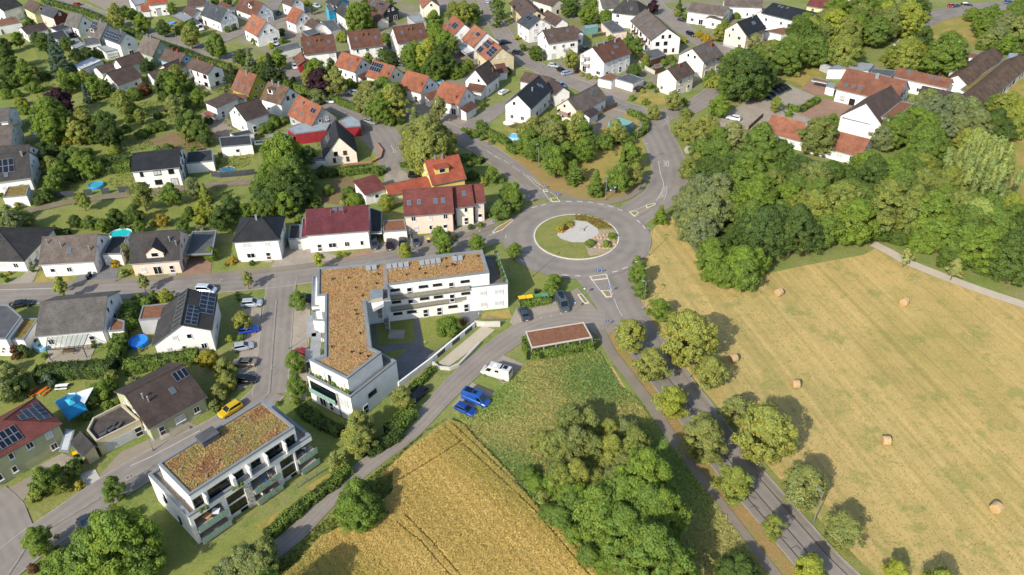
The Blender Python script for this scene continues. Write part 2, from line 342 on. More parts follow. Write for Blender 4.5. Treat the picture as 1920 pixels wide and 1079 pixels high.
    def onslope(u, v): return ((u-.5)*L, -w*v, hr - (hr-he)*v)
    for u, v in o.get('sky', ()):
        q = put('skylight', m_sky(), P); x, y, z = onslope(u, v); q.location = (x, y, z); q.rotation_euler = (al, 0, 0)
    for (u0, v0, u1, v1, nx, ny) in o.get('sol', ()):
        pw, ph = (u1-u0)*L/nx, (v1-v0)*math.hypot(w, hr-he)/ny; me = m_solar(pw*.97, ph*.97); off = .1
        for i in range(nx):
            for j in range(ny):
                x, y, z = onslope(u0 + (u1-u0)*i/nx, v0 + (v1-v0)*(j+1)/ny); q = put('solar_panel', me, P); q.location = (x, y - off*math.sin(al), z + off*math.cos(al)); q.rotation_euler = (al, 0, 0)
    for (u0, v0, u1, v1, nx, ny) in o.get('sol2', ()):                 # panels on the far slope
        tn2_ = (hr-he2)/w2; al2 = math.atan(tn2_); pw, ph = (u1-u0)*L/nx, (v1-v0)*math.hypot(w2, hr-he2)/ny; me = m_solar(pw*.97, ph*.97)
        for i in range(nx):
            for j in range(ny):
                u, v = u0 + (u1-u0)*(i+1)/nx, v0 + (v1-v0)*(j+1)/ny; q = put('solar_panel', me, P, ((u-.5)*L, w2*v + .1*math.sin(al2), hr-(hr-he2)*v + .1*math.cos(al2))); q.rotation_euler = (al2, 0, math.pi)
    if 'solhip' in o:
        nx, ny = o['solhip']; hx = o.get('hipx', w); alh = math.atan((hr-he)/hx); pw, ph = 1.7, 1.05; me = m_solar(pw*.97, ph*.97); sl = math.hypot(hx, hr-he)
        for i in range(-nx, nx):
            for j in range(ny):
                s_ = 2.2 + ph*(j+1); v = s_/sl; yy = i*pw*.75
                if v > .95 or max(abs(yy), abs(yy+pw)) > (s_-ph)/sl*min(w, w2) - .2: continue
                q = put('solar_panel', me, P, (X + hx*v + .1*math.sin(alh), yy, hr-(hr-he)*v + .1*math.cos(alh))); q.rotation_euler = (alh, 0, math.pi/2)
    for (u, v, s, mt) in o.get('ch', ()):
        x, y, z = onslope(u, v); c = MB(); mm = {'b': M_brick, 'g': M_zinc, 'm': M_metal, 'o': ROOF['orange']}[mt]
        if s < .3: c.tube((0, 0, -.4), (0, 0, 1.1), s, n=6); c.lathe([(0, 1.25), (s*1.5, 1.15), (s*1.5, 1.05), (0, 1.05)], 6)
        else: c.box(-s/2, s/2, -s/2, s/2, -.6, 1.1); c.box(-s/2-.06, s/2+.06, -s/2-.06, s/2+.06, 1.1, 1.2)
        c.build('chimney', mm, P, (x, y, z))
    for (u, v, dw, dt) in o.get('dorm', ()):                           # dormers: flat 'f', gabled 'g'; front face at slope position v
        x, y, z = onslope(u, v); h = 1.55; yb = y + h/tn*1.0; c = MB()
        c.box(-dw/2, dw/2, 0, min(yb-y, -y), -.1, h); do = c.build('dormer', wm if dt != 'c' else ROOF['dark'], P, (x, y, z)); c = MB()
        if dt == 'g':
            r = dw*.42; yy = min(-y, yb - y + r/tn)
            for s in (-1, 1):
                q = [(s*(dw/2+.25), -.3, h-.15), (0, -.3, h+r), (0, yy, h+r), (s*(dw/2+.25), yy, h-.15)]; q = q if s < 0 else q[::-1]; c.face(q[::-1], 0, [(p[1], p[0]) for p in q]); c.face([(a, b_, e-.12) for a, b_, e in q], 0)
            c.face([(-dw/2, 0, h), (dw/2, 0, h), (0, 0, h+r-.1)], 1)
        else: c.box(-dw/2-.2, dw/2+.2, -.3, min(yb-y, -y)+.3, h, h+.14, 0)
        c.build('dormer_roof', [rm, wm], do); window(do, 0, 0, .25, 0, min(1.5, dw*.6), 1.1, WINS[st][0], False) if False else put('window', cached(('dw', round(dw, 1), st), lambda: _dw(dw, st)), do, (0, 0, .25))
    for (side, dz, bw, u) in o.get('balc', ()):                        # balconies: side 'f' front, 'l'/'r' gable
        c = MB(); c.box(-bw/2, bw/2, -1.5, 0, 0, .16, 0)
        for i in range(int(bw/.3)+1): xx = -bw/2 + i*.3; c.box(xx, xx+.05, -1.5, -1.45, .16, 1.1, 1)
        c.box(-bw/2, bw/2, -1.52, -1.44, 1.08, 1.16, 1); c.box(-bw/2, -bw/2+.06, -1.5, 0, .3, 1.1, 1); c.box(bw/2-.06, bw/2, -1.5, 0, .3, 1.1, 1)
        loc, rr = {'f': ((-bx+u*2*bx, by0, dz), 0), 'r': ((bx, by0+u*(by1-by0), dz), math.pi/2), 'l': ((-bx, by1-u*(by1-by0), dz), -math.pi/2)}[side]
        c.build('balcony', [M_conc, WALL['wood'] if o.get('balcwood') else M_shut], P, loc, rr)
    return P
def _dw(dw, st):
    b = MB(); w = min(1.6, dw*.65); b.box(-w/2, w/2, -.06, 0, 0, 1.1, 0); b.box(-w/2+.1, w/2-.1, -.075, -.06, .1, 1.0, 1); return b.mesh('window', [WINS[st][0], M_glass])
def inset(poly, d):
    n = len(poly); a = sum(poly[i-1][0]*poly[i][1]-poly[i][0]*poly[i-1][1] for i in range(n)); s = 1 if a > 0 else -1; out = []
    for i in range(n):
        p, q, r = Vector(poly[i-1]), Vector(poly[i]), Vector(poly[(i+1) % n]); e1 = (q-p).normalized(); e2 = (r-q).normalized()
        n1 = Vector((-e1.y, e1.x))*s; n2 = Vector((-e2.y, e2.x))*s; m = n1 + n2; k = d / max(.35, m.dot(n1)); out.append(tuple(q + m*k))
    return out
def flatbox(d):
    """flat-roofed building on an arbitrary footprint with parapet"""
    o = d.get('o', {}); poly, h = d['poly'], d['h']; cx = sum(p[0] for p in poly)/len(poly); cy = sum(p[1] for p in poly)/len(poly); pl = [(x-cx, y-cy) for x, y in poly]
    P = empty(o.get('name', 'garage'), (cx, cy, 0), 0, d['label'], o.get('cat', 'garage'), o.get('group')); pp = o.get('par', .15); z0 = o.get('z0', 0)
    b = MB(); b.prism(inset(pl, .03), z0, h - .05, 0, top=False); b.build('wall', WALL[d['wall']], P)
    inn = inset(pl, .28); b = MB(); n = len(pl); a = sum(pl[i-1][0]*pl[i][1]-pl[i][0]*pl[i-1][1] for i in range(n)); op, ip = (pl, inn) if a > 0 else (pl[::-1], inn[::-1])
    for i in range(n):
        j = (i+1) % n; b.face([(*op[i], h+pp), (*op[j], h+pp), (*ip[j], h+pp), (*ip[i], h+pp)]); b.face([(*op[i], h-.15), (*op[j], h-.15), (*op[j], h+pp), (*op[i], h+pp)]); b.face([(*ip[j], h-.1), (*ip[i], h-.1), (*ip[i], h+pp), (*ip[j], h+pp)])
    b.build('coping', M_coping, P); b = MB(); b.face([(*p, h) for p in ip]); b.build('roof', ROOF[d['roof']], P)
    for (i, u, t, w) in o.get('open', ()):      # openings on side i at fraction u: 'g' garage door, 'd' door, 'w' window
        a, c = Vector(op[i % n]), Vector(op[(i+1) % n]); q = a + (c-a)*u; rz = math.atan2(c.y-a.y, c.x-a.x)
        if t == 'g': put('garage_door', m_garage(w), P, (q.x, q.y, .02), rz)
        elif t == 'd': put('door', m_door(1.05, 2.1, M_frame), P, (q.x, q.y, .02), rz)
        else:
            for k in range(max(1, int(h/2.8))): window(P, q.x, q.y, .95+2.8*k, rz, w, 1.2, shut=(i+k) % 2 == 0)
    return P
# ---------------------------------------------------------------- vegetation
TONE = {'lime': '#929c46', 'mid': '#71883c', 'fresh': '#748c3c', 'dark': '#5a7036', 'deep': '#4b5d32', 'olive': '#838e4a', 'silver': '#808c5c', 'grey': '#84905a', 'yellow': '#a09b3c', 'gold': '#a89438',
        'willow': '#96a45c', 'purple': '#4a3238', 'blue': '#5f7562', 'linden': '#8f9652', 'pine': '#4c5c3a', 'russet': '#74543a', 'pale': '#939966'}
TONE = {k: srgb(v) for k, v in TONE.items()}
TN = {'lime': 'light green', 'mid': 'green', 'fresh': 'fresh green', 'dark': 'dark green', 'deep': 'very dark green', 'olive': 'olive green', 'silver': 'silvery green', 'grey': 'grey-green', 'yellow': 'yellowish', 'gold': 'golden yellow', 'willow': 'yellow-green',
      'purple': 'dark purple', 'blue': 'bluish', 'linden': 'yellowish green', 'pine': 'deep green', 'russet': 'russet', 'pale': 'pale green'}
KN = {'round': 'round-crowned tree', 'oval': 'upright oval tree', 'young': 'young street tree', 'cone': 'pointed conifer', 'column': 'slender column tree', 'broad': 'wide spreading tree', 'bush': 'bushy shrub', 'willow': 'weeping tree', 'sparse': 'thin-crowned tree', 'ball': 'clipped round shrub'}
REL = ('behind the', 'in front of the', 'to the west of the', 'to the east of the', 'among the greenery by the')
def treelabel(W, tone, kind, rel, lm): return '%s %s %s %s %s' % ('small' if W < 3.2 else 'medium-sized' if W < 5.5 else 'large' if W < 9 else 'very large', TN[tone], KN[kind], REL[rel], lm)
def treename(kind, tone): return {'cone': 'conifer', 'bush': 'bush', 'ball': 'round_shrub', 'column': 'columnar_tree', 'young': 'street_tree', 'oval': 'street_tree'}.get(kind) or {'silver': 'willow_tree', 'grey': 'willow_tree', 'willow': 'willow_tree', 'linden': 'linden_tree', 'lime': 'linden_tree'}.get(tone, 'tree')
# end of wording
def leafmesh(name, P, Nn, S, tint, mat=None, aspect=1.4):
    """leaf-sized faces: centres P, normals Nn, sizes S, per-face grey tint"""
    n = len(P); Nn = Nn / (np.linalg.norm(Nn, axis=1)[:, None] + 1e-9); rnd = RNG.normal(size=(n, 3)); U = np.cross(Nn, rnd); U /= np.linalg.norm(U, axis=1)[:, None] + 1e-9; V = np.cross(Nn, U)
    a = U * S[:, None] * .5; b = V * S[:, None] * .5 * aspect
    vs = np.stack([P - b, P + a*.8 + b*.1, P + b, P - a*.8 + b*.1], 1).reshape(-1, 3)
    me = bpy.data.meshes.new(name); me.vertices.add(4*n); me.vertices.foreach_set('co', vs.astype(np.float32).ravel())
    me.loops.add(4*n); me.loops.foreach_set('vertex_index', np.arange(4*n, dtype=np.int32)); me.polygons.add(n)
    me.polygons.foreach_set('loop_start', np.arange(0, 4*n, 4, dtype=np.int32)); me.polygons.foreach_set('loop_total', np.full(n, 4, dtype=np.int32))
    me.update(calc_edges=True); at = me.attributes.new('tint', 'FLOAT_COLOR', 'FACE'); c = np.ones((n, 4), np.float32); c[:, :3] = tint if tint.ndim == 2 else tint[:, None]
    at.data.foreach_set('color', c.ravel()); me.materials.append(mat or M_leaf); return me
KIND = {  # crown height / width, crown base height / width, number of clumps per class, clump radius
 'round': (.95, .18), 'oval': (1.25, .28), 'young': (1.15, .5), 'cone': (1.9, .12), 'column': (3.1, .1), 'broad': (.72, .16), 'bush': (.72, .0), 'willow': (.85, .02), 'sparse': (1.0, .3), 'ball': (.9, .0)}
def prof(kind, t):
    """relative radius at relative height t"""
    if kind == 'cone': return .5 * (1 - t) ** .8 * min(1, .55 + t * 6)
    if kind == 'column': return .5 * math.sin(math.pi * min(1, .12 + t * .88)) ** .45
    if kind in ('oval', 'young'): return .5 * math.sin(math.pi * (.1 + .9 * t) ** .82) ** .6
    if kind == 'willow': return .5 * (1 - max(0, t - .35) ** 2 * 2.2) ** .5 if t < 1 else 0
    if kind == 'ball': return .5 * math.sqrt(max(0, 1 - (2*t-1)**2))
    return .5 * math.sin(math.pi * (.12 + .88 * t)) ** .55
def crown(kind, size, var):
    ch, cb = KIND[kind]; rs = np.random.default_rng(hash((len(kind), ord(kind[0]), size, var)) % 9999)
    nc, nl, ls, cr = {0: (30, 44, .115, .15), 1: (110, 115, .040, .115), 2: (230, 125, .029, .08)}[size]
    if kind in ('column', 'cone'): nc = int(nc*1.6); cr *= .8
    if kind == 'ball': nc = int(nc*1.5)
    P = []; N = []; T = []; lob = rs.uniform(0, 6.28, 6); k = 0
    while k < nc:
        t = rs.random() ** (.9 if kind != 'cone' else 1.5); th = rs.uniform(0, 6.283); R0 = prof(kind, t)
        amp = .04 if kind == 'ball' else .16
        R0 *= 1 + amp * math.sin(3*th + lob[0] + 2*t) + amp*.8 * math.sin(5*th + lob[1] - 5*t) + amp*.5*math.sin(9*th+lob[2]+7*t)
        q = rs.random() ** .38; rr = max(0, R0 - cr*.55) * q; c = np.array([rr*math.cos(th), rr*math.sin(th), cb + t*ch*(1 - cr*.5)])
        if q < .45 and .2 < t < .75 and rs.random() < .6: continue
        k += 1; m = int(nl * rs.uniform(.6, 1.3)); d = rs.normal(size=(m, 3)); d /= np.linalg.norm(d, axis=1)[:, None]; s = cr * rs.uniform(.7, 1.3)
        d2 = d * (rs.random(m)[:, None] ** .4) * s * np.array([1, 1, .75])
        if kind == 'willow': d2 *= np.array([.7, .7, 2.0])
        out = c - np.array([0, 0, cb + ch*.35]); out /= np.linalg.norm(out) + 1e-6
        pts = c + d2; keep = pts[:, 2] > cb * .8 + .002; pts = pts[keep]; dd = d[keep]
        nn = dd * .7 + out * .5 + rs.normal(size=(len(pts), 3)) * .45 + np.array([0, 0, .25])
        if kind == 'willow': nn = np.stack([dd[:, 0], dd[:, 1], rs.normal(size=len(pts))*.2], 1)
        P.append(pts); N.append(nn); base = rs.uniform(.84, 1.18); g = np.clip(base + rs.normal(size=len(pts))*.1, .6, 1.5); hue = rs.uniform(-.07, .09)
        T.append(np.stack([g*(1+hue), g, g*(1-hue*1.5)], 1))
    P = np.concatenate(P); N = np.concatenate(N); T = np.concatenate(T); S = ls * rs.uniform(.6, 1.35, len(P))
    return leafmesh('crown', P, N, S, T, aspect=2.2 if kind == 'willow' else 1.4)
def trunk(kind, var, white=False):
    ch, cb = KIND[kind]; rs = random.Random(var*7+len(kind)); b = MB(); h = cb + ch*.55; r = .028 if kind != 'young' else .024
    b.tube((0, 0, 0), (0, 0, cb+.06), r*1.25, r*.95, 7); b.tube((0, 0, cb+.06), (.01, .01, h), r*.95, r*.35, 6)
    for k in range(6):
        a = k*1.05+rs.uniform(0, .6); z = cb + .03 + k*.05*ch; l = .3 if kind not in ('column', 'cone') else .12
        m = (l*.5*math.cos(a), l*.5*math.sin(a), z+.12*ch); b.tube((0, 0, z), m, r*.55, r*.35, 5); b.tube(m, (l*math.cos(a+.3), l*math.sin(a+.3), z+.3*ch), r*.35, r*.12, 4)
    return b.mesh('trunk', M_barkwhite if white else M_bark)
def tree(x, y, W, kind, tone, label, group=None, name='tree', cat='tree', var=None, hs=1.0, white=False):
    size = 0 if W < 3.2 else (1 if W < 7.5 else 2); v = (int(abs(x)*3.1 + abs(y)*5.7) % 3) if var is None else var
    rz = (abs(x*7.13 + y*3.7) % 6.28); P = empty(name, (x, y, 0), rz, label, cat, group)
    j = (math.sin(x*12.9898 + y*78.233) * 43758.5453) % 1; c = TONE[tone]; c = (c[0]*(.88+.24*j), c[1]*(.9+.2*j), c[2]*(.88+.2*(1-j)))
    put('crown', cached(('cr', kind, size, v), lambda: crown(kind, size, v)), P, color=c, scale=(W, W, W*hs))
    if kind not in ('ball',): put('trunk' if kind != 'bush' else 'stem', cached(('tr', kind, v, white), lambda: trunk(kind, v, white)), P, scale=(W, W, W*hs))
    return P
def hedge(pts, w, h, tone, label, group=None, smooth=False):
    c = spline(pts, 1.5) if smooth else None
    if c is None:
        c = []
        for a, b in zip(pts, pts[1:]):
            k = max(1, int(math.dist(a, b)/1.2)); c += [np.array(a)*(1-i/k) + np.array(b)*i/k for i in range(k)]
        c.append(np.array(pts[-1])); c = np.array(c)
    o0 = c[0].copy(); c = c - o0; seg = np.linalg.norm(np.diff(c, axis=0), axis=1); Lt = seg.sum(); n = int(min(16000, Lt * (w + 2*h) * 42)); t = RNG.random(n) * Lt; cum = np.r_[0, np.cumsum(seg)]
    i = np.clip(np.searchsorted(cum, t) - 1, 0, len(seg)-1); f = (t - cum[i]) / seg[i]; C = c[i] + (c[i+1]-c[i]) * f[:, None]; d = (c[i+1]-c[i]) / seg[i][:, None]; nr = np.stack([-d[:, 1], d[:, 0]], 1)
    per = RNG.random(n) * (w + 2*h); lat = np.where(per < h, -w/2, np.where(per < h+w, per-h-w/2, w/2)); z = np.where(per < h, per, np.where(per < h+w, h, per-h-w)); bump = .12*np.sin(t*1.7+lat*2)+.1*np.sin(t*.63)+.08*np.sin(t*4.1+z)
    dep = RNG.random(n)**2*.3; ln = np.where(np.abs(lat) > w/2-.01, np.sign(lat), lat*.5); zn = np.where(z >= h-.01, 1, .35); lat = lat + ln*bump - ln*dep*.6; z = np.clip(z + (zn > .9)*(bump - dep), .05, None)
    Pp = np.c_[C + nr*lat[:, None], z]; N = np.c_[nr*ln[:, None], zn] + RNG.normal(size=(n, 3))*.45; g = np.clip(1 + .16*np.sin(t*1.1+3*z) + RNG.normal(size=n)*.15, .5, 1.5)
    me = leafmesh('hedge', Pp, N, RNG.uniform(.14, .34, n), g); P = empty('hedge', (o0[0], o0[1], 0), 0, label, 'hedge', group); put('foliage', me, P, color=TONE[tone])
    b = MB()
    for a, e in zip(c, c[1:]):
        dd = (e-a)/(np.linalg.norm(e-a)+1e-9); q = np.array([-dd[1], dd[0]])*(w/2-.18); b.prism([tuple(a-q), tuple(e-q), tuple(e+q), tuple(a+q)], 0, h-.2)
    b.build('inner_growth', M_inner, P); return P
M_inner = surf('hedge_wood', '#26331a', '#1d2814', 2, 1)
def inpoly(pts, poly):
    x, y = pts[:, 0], pts[:, 1]; r = np.zeros(len(pts), bool); n = len(poly)
    for i in range(n):
        (x1, y1), (x2, y2) = poly[i-1], poly[i]; c = ((y1 > y) != (y2 > y)) & (x < (x2-x1)*(y-y1)/(y2-y1+1e-12)+x1); r ^= c
    return r
def scatter(name, poly, n, zr, sr, tones, label, cat, up=.6, freq=.25, mask=None, lean=(0, 0), aspect=1.8, amp=.5, rows=None, jit=.14):
    """uncountable growth: blades and leaves over an area as one object"""
    q = np.array(poly); lo, hi = q.min(0), q.max(0); P = RNG.random((int(n*1.0), 2))*(hi-lo)+lo; P = P[inpoly(P, poly)]
    if mask is not None: P = P[mask(P)]
    m = len(P); wv = .5+.25*np.sin(P[:, 0]*freq+1.3*np.sin(P[:, 1]*freq*.7))+.25*np.sin(P[:, 1]*freq*1.3+2*np.sin(P[:, 0]*freq*.5)); wv = np.clip(wv*amp+(1-amp)*.5+RNG.normal(size=m)*jit, 0, 1)
    z = RNG.uniform(zr[0], zr[1], m); N = RNG.normal(size=(m, 3))*np.array([1, 1, .4]); N[:, 2] += up; N[:, :2] += np.array(lean)
    T = np.array([srgb(t)[:3] if t[0] == '#' else TONE[t][:3] for t in tones]); k = wv*(len(T)-1); i = np.clip(k.astype(int), 0, len(T)-2); c = T[i]*(1-(k-i))[:, None]+T[i+1]*(k-i)[:, None]; c = c*RNG.uniform(.88, 1.12, m)[:, None]
    if rows: c = c*(1+rows[2]*np.sin((P[:, 0]*math.cos(rows[0])+P[:, 1]*math.sin(rows[0]))*6.283/rows[1]+.5*np.sin(P[:, 1]*.2)))[:, None]
    me = leafmesh(name, np.c_[P, z], N, RNG.uniform(sr[0], sr[1], m), c, aspect=aspect); o = put(name, me, color=(1, 1, 1)); tag(o, label, cat, None, 'stuff'); return o

# ---------------------------------------------------------------- vehicles
CARP = {  # length, width, body profile (x, z_low, z_shoulder, half width), cabin (x0 rear base, x1 rear top, x2 front top, x3 front base, roof z)
 'hatch': (4.0, 1.74, [(-2.0, .45, .78, .74), (-1.85, .3, .92, .84), (-1.0, .25, .93, .87), (.6, .25, .92, .87), (1.0, .25, .88, .86), (1.75, .3, .74, .82), (2.0, .4, .58, .68)], (-1.95, -1.6, .15, 1.0, 1.46)),
 'sedan': (4.6, 1.8, [(-2.3, .45, .82, .76), (-2.15, .3, .95, .86), (-1.2, .25, .97, .9), (.6, .25, .93, .9), (1.2, .25, .88, .89), (2.05, .3, .74, .84), (2.3, .4, .58, .7)], (-1.75, -1.0, .25, 1.15, 1.42)),
 'estate': (4.6, 1.8, [(-2.3, .45, .85, .76), (-2.15, .3, .97, .86), (-1.2, .25, .97, .9), (.6, .25, .93, .9), (1.2, .25, .88, .89), (2.05, .3, .74, .84), (2.3, .4, .58, .7)], (-2.25, -1.9, .2, 1.15, 1.46)),
 'suv': (4.4, 1.84, [(-2.2, .5, .95, .8), (-2.05, .35, 1.06, .89), (-1.1, .3, 1.07, .92), (.6, .3, 1.05, .92), (1.1, .3, 1.0, .91), (1.95, .35, .88, .86), (2.2, .45, .7, .74)], (-2.1, -1.8, .25, 1.1, 1.64)),
 'mpv': (4.4, 1.85, [(-2.2, .45, .95, .8), (-2.1, .3, 1.05, .9), (-1.1, .25, 1.05, .92), (.8, .25, 1.0, .92), (1.4, .25, .95, .9), (2.0, .3, .8, .85), (2.2, .4, .62, .72)], (-2.15, -1.95, .6, 1.55, 1.8)),
 'van': (5.3, 2.0, [(-2.65, .5, 1.1, .95), (-2.6, .3, 1.2, .98), (-1.2, .28, 1.2, 1.0), (1.0, .28, 1.15, 1.0), (1.75, .28, 1.1, .98), (2.45, .35, .92, .92), (2.65, .45, .7, .8)], (-2.62, -2.55, 1.15, 1.95, 2.25)),
 'camper': (6.0, 2.08, [(-3.0, .5, 1.2, 1.0), (-2.95, .32, 1.3, 1.03), (-1.2, .3, 1.3, 1.04), (1.4, .3, 1.25, 1.04), (2.1, .3, 1.15, 1.02), (2.8, .38, .98, .96), (3.0, .48, .75, .84)], (-2.97, -2.85, 1.35, 2.3, 2.6)),
}
def car_meshes(t):
    L, W, st, (c0, c1, c2, c3, rz) = CARP[t]; b = MB()
    def ring(x, zl, zs, hw): return [(x, -hw*.9, zl), (x, -hw, zl+.12), (x, -hw, zs-.12), (x, -hw*.9, zs), (x, hw*.9, zs), (x, hw, zs-.12), (x, hw, zl+.12), (x, hw*.9, zl)]
    rs = [ring(*s) for s in st]
    for a, c in zip(rs, rs[1:]):
        for i in range(8): j = (i+1) % 8; b.face([a[i], c[i], c[j], a[j]][::-1])
    b.face(rs[0][::-1]); b.face(rs[-1])
    zs = st[2][2]-.03; hw = st[2][3]*.93; tw = hw*(.86 if t in ('van', 'camper') else .78)
    lo = [(c0, -hw), (c3, -hw*.93), (c3, hw*.93), (c0, hw)]; up = [(c1, -tw), (c2, -tw), (c2, tw), (c1, tw)]
    A = [Vector((x, y, zs)) for x, y in lo]; B = [Vector((x, y, rz-.06)) for x, y in up]; Cc = [Vector((x*.97+.02, y*.9, rz)) for x, y in up]
    for i in range(4): j = (i+1) % 4; b.face([A[i], A[j], B[j], B[i]]); b.face([B[i], B[j], Cc[j], Cc[i]])
    b.face(Cc); out = {'body': b.mesh('body', M_paint)}
    def glass(nm, a, c, d, e, f0, f1, s0=.06, s1=.94, mat=M_carglass):
        g = MB(); P = lambda s, f: (a*(1-s)+c*s)*(1-f)+(e*(1-s)+d*s)*f; n = (c-a).cross(e-a).normalized()*.015
        q = [P(s0, f0)+n, P(s1, f0)+n, P(s1, f1)+n, P(s0, f1)+n]; p = [v-n*1.5 for v in q]; g.face(q)
        for i in range(4): j = (i+1) % 4; g.face([p[i], p[j], q[j], q[i]])
        out[nm] = g.mesh(nm, mat)
    glass('windscreen', A[1], A[2], B[2], B[1], .08, .95); 
    full = t not in ('van', 'camper')
    glass('rear_window', A[3], A[0], B[0], B[3], .3 if full else .45, .9, .08, .92)
    if full: glass('side_window', A[0], A[1], B[1], B[0], .2, .92, .05, .93); glass('side_window_b', A[2], A[3], B[3], B[2], .2, .92, .07, .95)
    else: glass('side_window', A[0], A[1], B[1], B[0], .12, .72, .77, .95); glass('side_window_b', A[2], A[3], B[3], B[2], .12, .72, .05, .23)
    if t == 'camper':
        glass('cabin_window', A[0], A[1], B[1], B[0], .35, .7, .5, .65); glass('cabin_window_b', A[2], A[3], B[3], B[2], .35, .7, .4, .55)
        for k, (x0, x1, y0, y1) in enumerate(((-2.2, -1.4, -.6, .3), (-1.2, -.9, -.7, .6), (-.2, .5, -.35, .35))): g = MB(); g.box(x0, x1, y0, y1, rz-.01, rz+.09); out['roof_hatch'+'_b'*k] = g.mesh('roof_hatch', [M_solar, M_solar, M_frame][k])
    if t == 'van': g = MB(); g.box(-2.1, -.7, -.55, .55, rz-.01, rz+.07); out['solar_panel'] = g.mesh('solar_panel', M_solar); g = MB(); g.box(-.5, .2, -.35, .35, rz-.01, rz+.08); out['roof_hatch'] = g.mesh('roof_hatch', M_carglass)
    x1 = L/2-.14; yh = st[-1][3]*.86; zh = st[-1][2]+.02
    for nm, x, mt in (('headlight', x1, M_head), ('taillight', -L/2+.04, M_tail)):
        g = MB(); g.box(-.07, .07, -.17, .17, -.07, .07); out[nm] = g.mesh(nm, mt)
    g = MB(); g.lathe([(.05, -.1), (.27, -.1), (.32, -.06), (.32, .06), (.27, .1), (.05, .1)], 12, 0, 'y'); out['tyre'] = g.mesh('tyre', M_tyre)
    g = MB(); g.lathe([(0, -.105), (.2, -.112), (.21, -.09)], 8, 0, 'y'); g.lathe([(0, .105), (.2, .112), (.21, .09)], 8, 0, 'y'); out['rim'] = g.mesh('rim', M_rim)
    g = MB(); g.box(-.1, .1, -.09, .09, -.06, .07); out['mirror'] = g.mesh('mirror', M_paint)
    g = MB(); g.box(-.01, .01, -.26, .26, -.06, .06); out['number_plate'] = g.mesh('number_plate', M_frame)
    return out
def car(x, y, rz, t, color, label, group=None, name='parked_car', cat='car'):
    L, W, st, cb = CARP[t]; M = cached(('car', t), lambda: car_meshes(t)); c = srgb(color); P = empty(name, (x, y, .012), rz, label, cat, group)
    put('body', M['body'], P, color=c)
    for k, me in M.items():
        if k in ('windscreen', 'rear_window') or k.startswith(('side_window', 'cabin_window', 'roof_hatch', 'solar')): put(k.replace('_b', ''), me, P)
    yh = st[-1][3]*.8; zh = st[-1][2]+.0
    for s in (-1, 1):
        put('headlight', M['headlight'], P, (L/2-.16, s*yh, zh)); put('taillight', M['taillight'], P, (-L/2+.05, s*st[0][3]*.82, st[0][2]-.04)); put('mirror', M['mirror'], P, (cb[3]-.25, s*(W/2+.06), st[3][2]+.05), color=c)
        for xx in (L*.31, -L*.3): q = put('wheel', M['tyre'], P, (xx, s*(W/2-.1), .32)); put('rim', M['rim'], q)
    put('number_plate', M['number_plate'], P, (-L/2-.01, 0, .55)); put('number_plate', M['number_plate'], P, (L/2+.005, 0, .5)); return P

# ---------------------------------------------------------------- street furniture and small things
def lamp(x, y, h, rz, label, arm=.8):
    P = empty('street_lamp', (x, y, 0), rz, label, 'street lamp', 'street lamps'); b = MB(); b.tube((0, 0, 0), (0, 0, h*.25), .09, .08, 8); b.tube((0, 0, h*.25), (0, 0, h), .07, .045, 7); b.build('pole', M_metal, P)
    b = MB(); b.tube((0, 0, h-.05), (arm*.6, 0, h+.05), .04, n=5); b.build('arm', M_metal, P); b = MB(); b.box(arm*.4, arm*1.25, -.16, .16, h+.02, h+.14); b.box(arm*.5, arm*1.2, -.12, .12, h, h+.02, 1); b.build('lamp_head', [M_metal, M_head], P)
    b = MB(); b.box(-.1, .1, -.11, .11, 0, .5); b.build('base_box', M_zinc, P); return P
def sign(x, y, rz, kind, label, h=2.4):
    P = empty('road_sign', (x, y, 0), rz, label, 'road sign'); b = MB(); b.tube((0, 0, 0), (0, 0, h), .035, n=6); b.build('post', M_metal, P); b = MB(); r = .33; z = h - .1
    blue, red, wh = plain('sign_blue', '#1f4f9c', .4), plain('sign_red', '#a81e22', .4), plain('sign_white', '#d8d8d6', .4)
    if kind == 'yield':
        for s, mm, y0, y1 in ((.48, 0, -.02, 0), (.34, 1, -.026, -.02)):
            q = [(-s, z+s*.55), (s, z+s*.55), (0, z-s*1.1)]; b.face([(a, y0, c) for a, c in q][::-1], mm); b.face([(a, y1, c) for a, c in q], mm)
        b.build('sign_plate', [red, wh], P)
    elif kind == 'round':
        b.lathe([(0, -.03), (r, -.03), (r, 0), (0, 0)], 16, 0, 'y', (0, 0, z)); b.build('sign_plate', blue, P); a = MB(); a.box(-.04, .04, -.04, -.03, z-.2, z+.08); a.face([(-.14, -.04, z+.05), (.14, -.04, z+.05), (0, -.04, z+.22)]); a.build('arrow', wh, P)
    elif kind == 'square': b.box(-.33, .33, -.03, 0, z-.33, z+.33); b.build('sign_plate', blue, P); a = MB(); a.box(-.2, .2, -.04, -.03, z-.2, z-.12); a.face([(-.2, -.04, z-.12), (.2, -.04, z-.12), (0, -.04, z+.24)]); a.build('pictogram', wh, P)
    else: b.box(-.9, .9, -.04, 0, z-.35, z+.25); b.build('sign_plate', plain('sign_yellow', '#d9a300', .4), P); a = MB(); a.tube((.7, .02, 0), (.7, .02, z), .035, n=6); a.build('post', M_metal, P); a = MB(); a.box(-.6, -.1, -.05, -.04, z-.2, z+.1); a.build('white_field', wh, P)
    return P
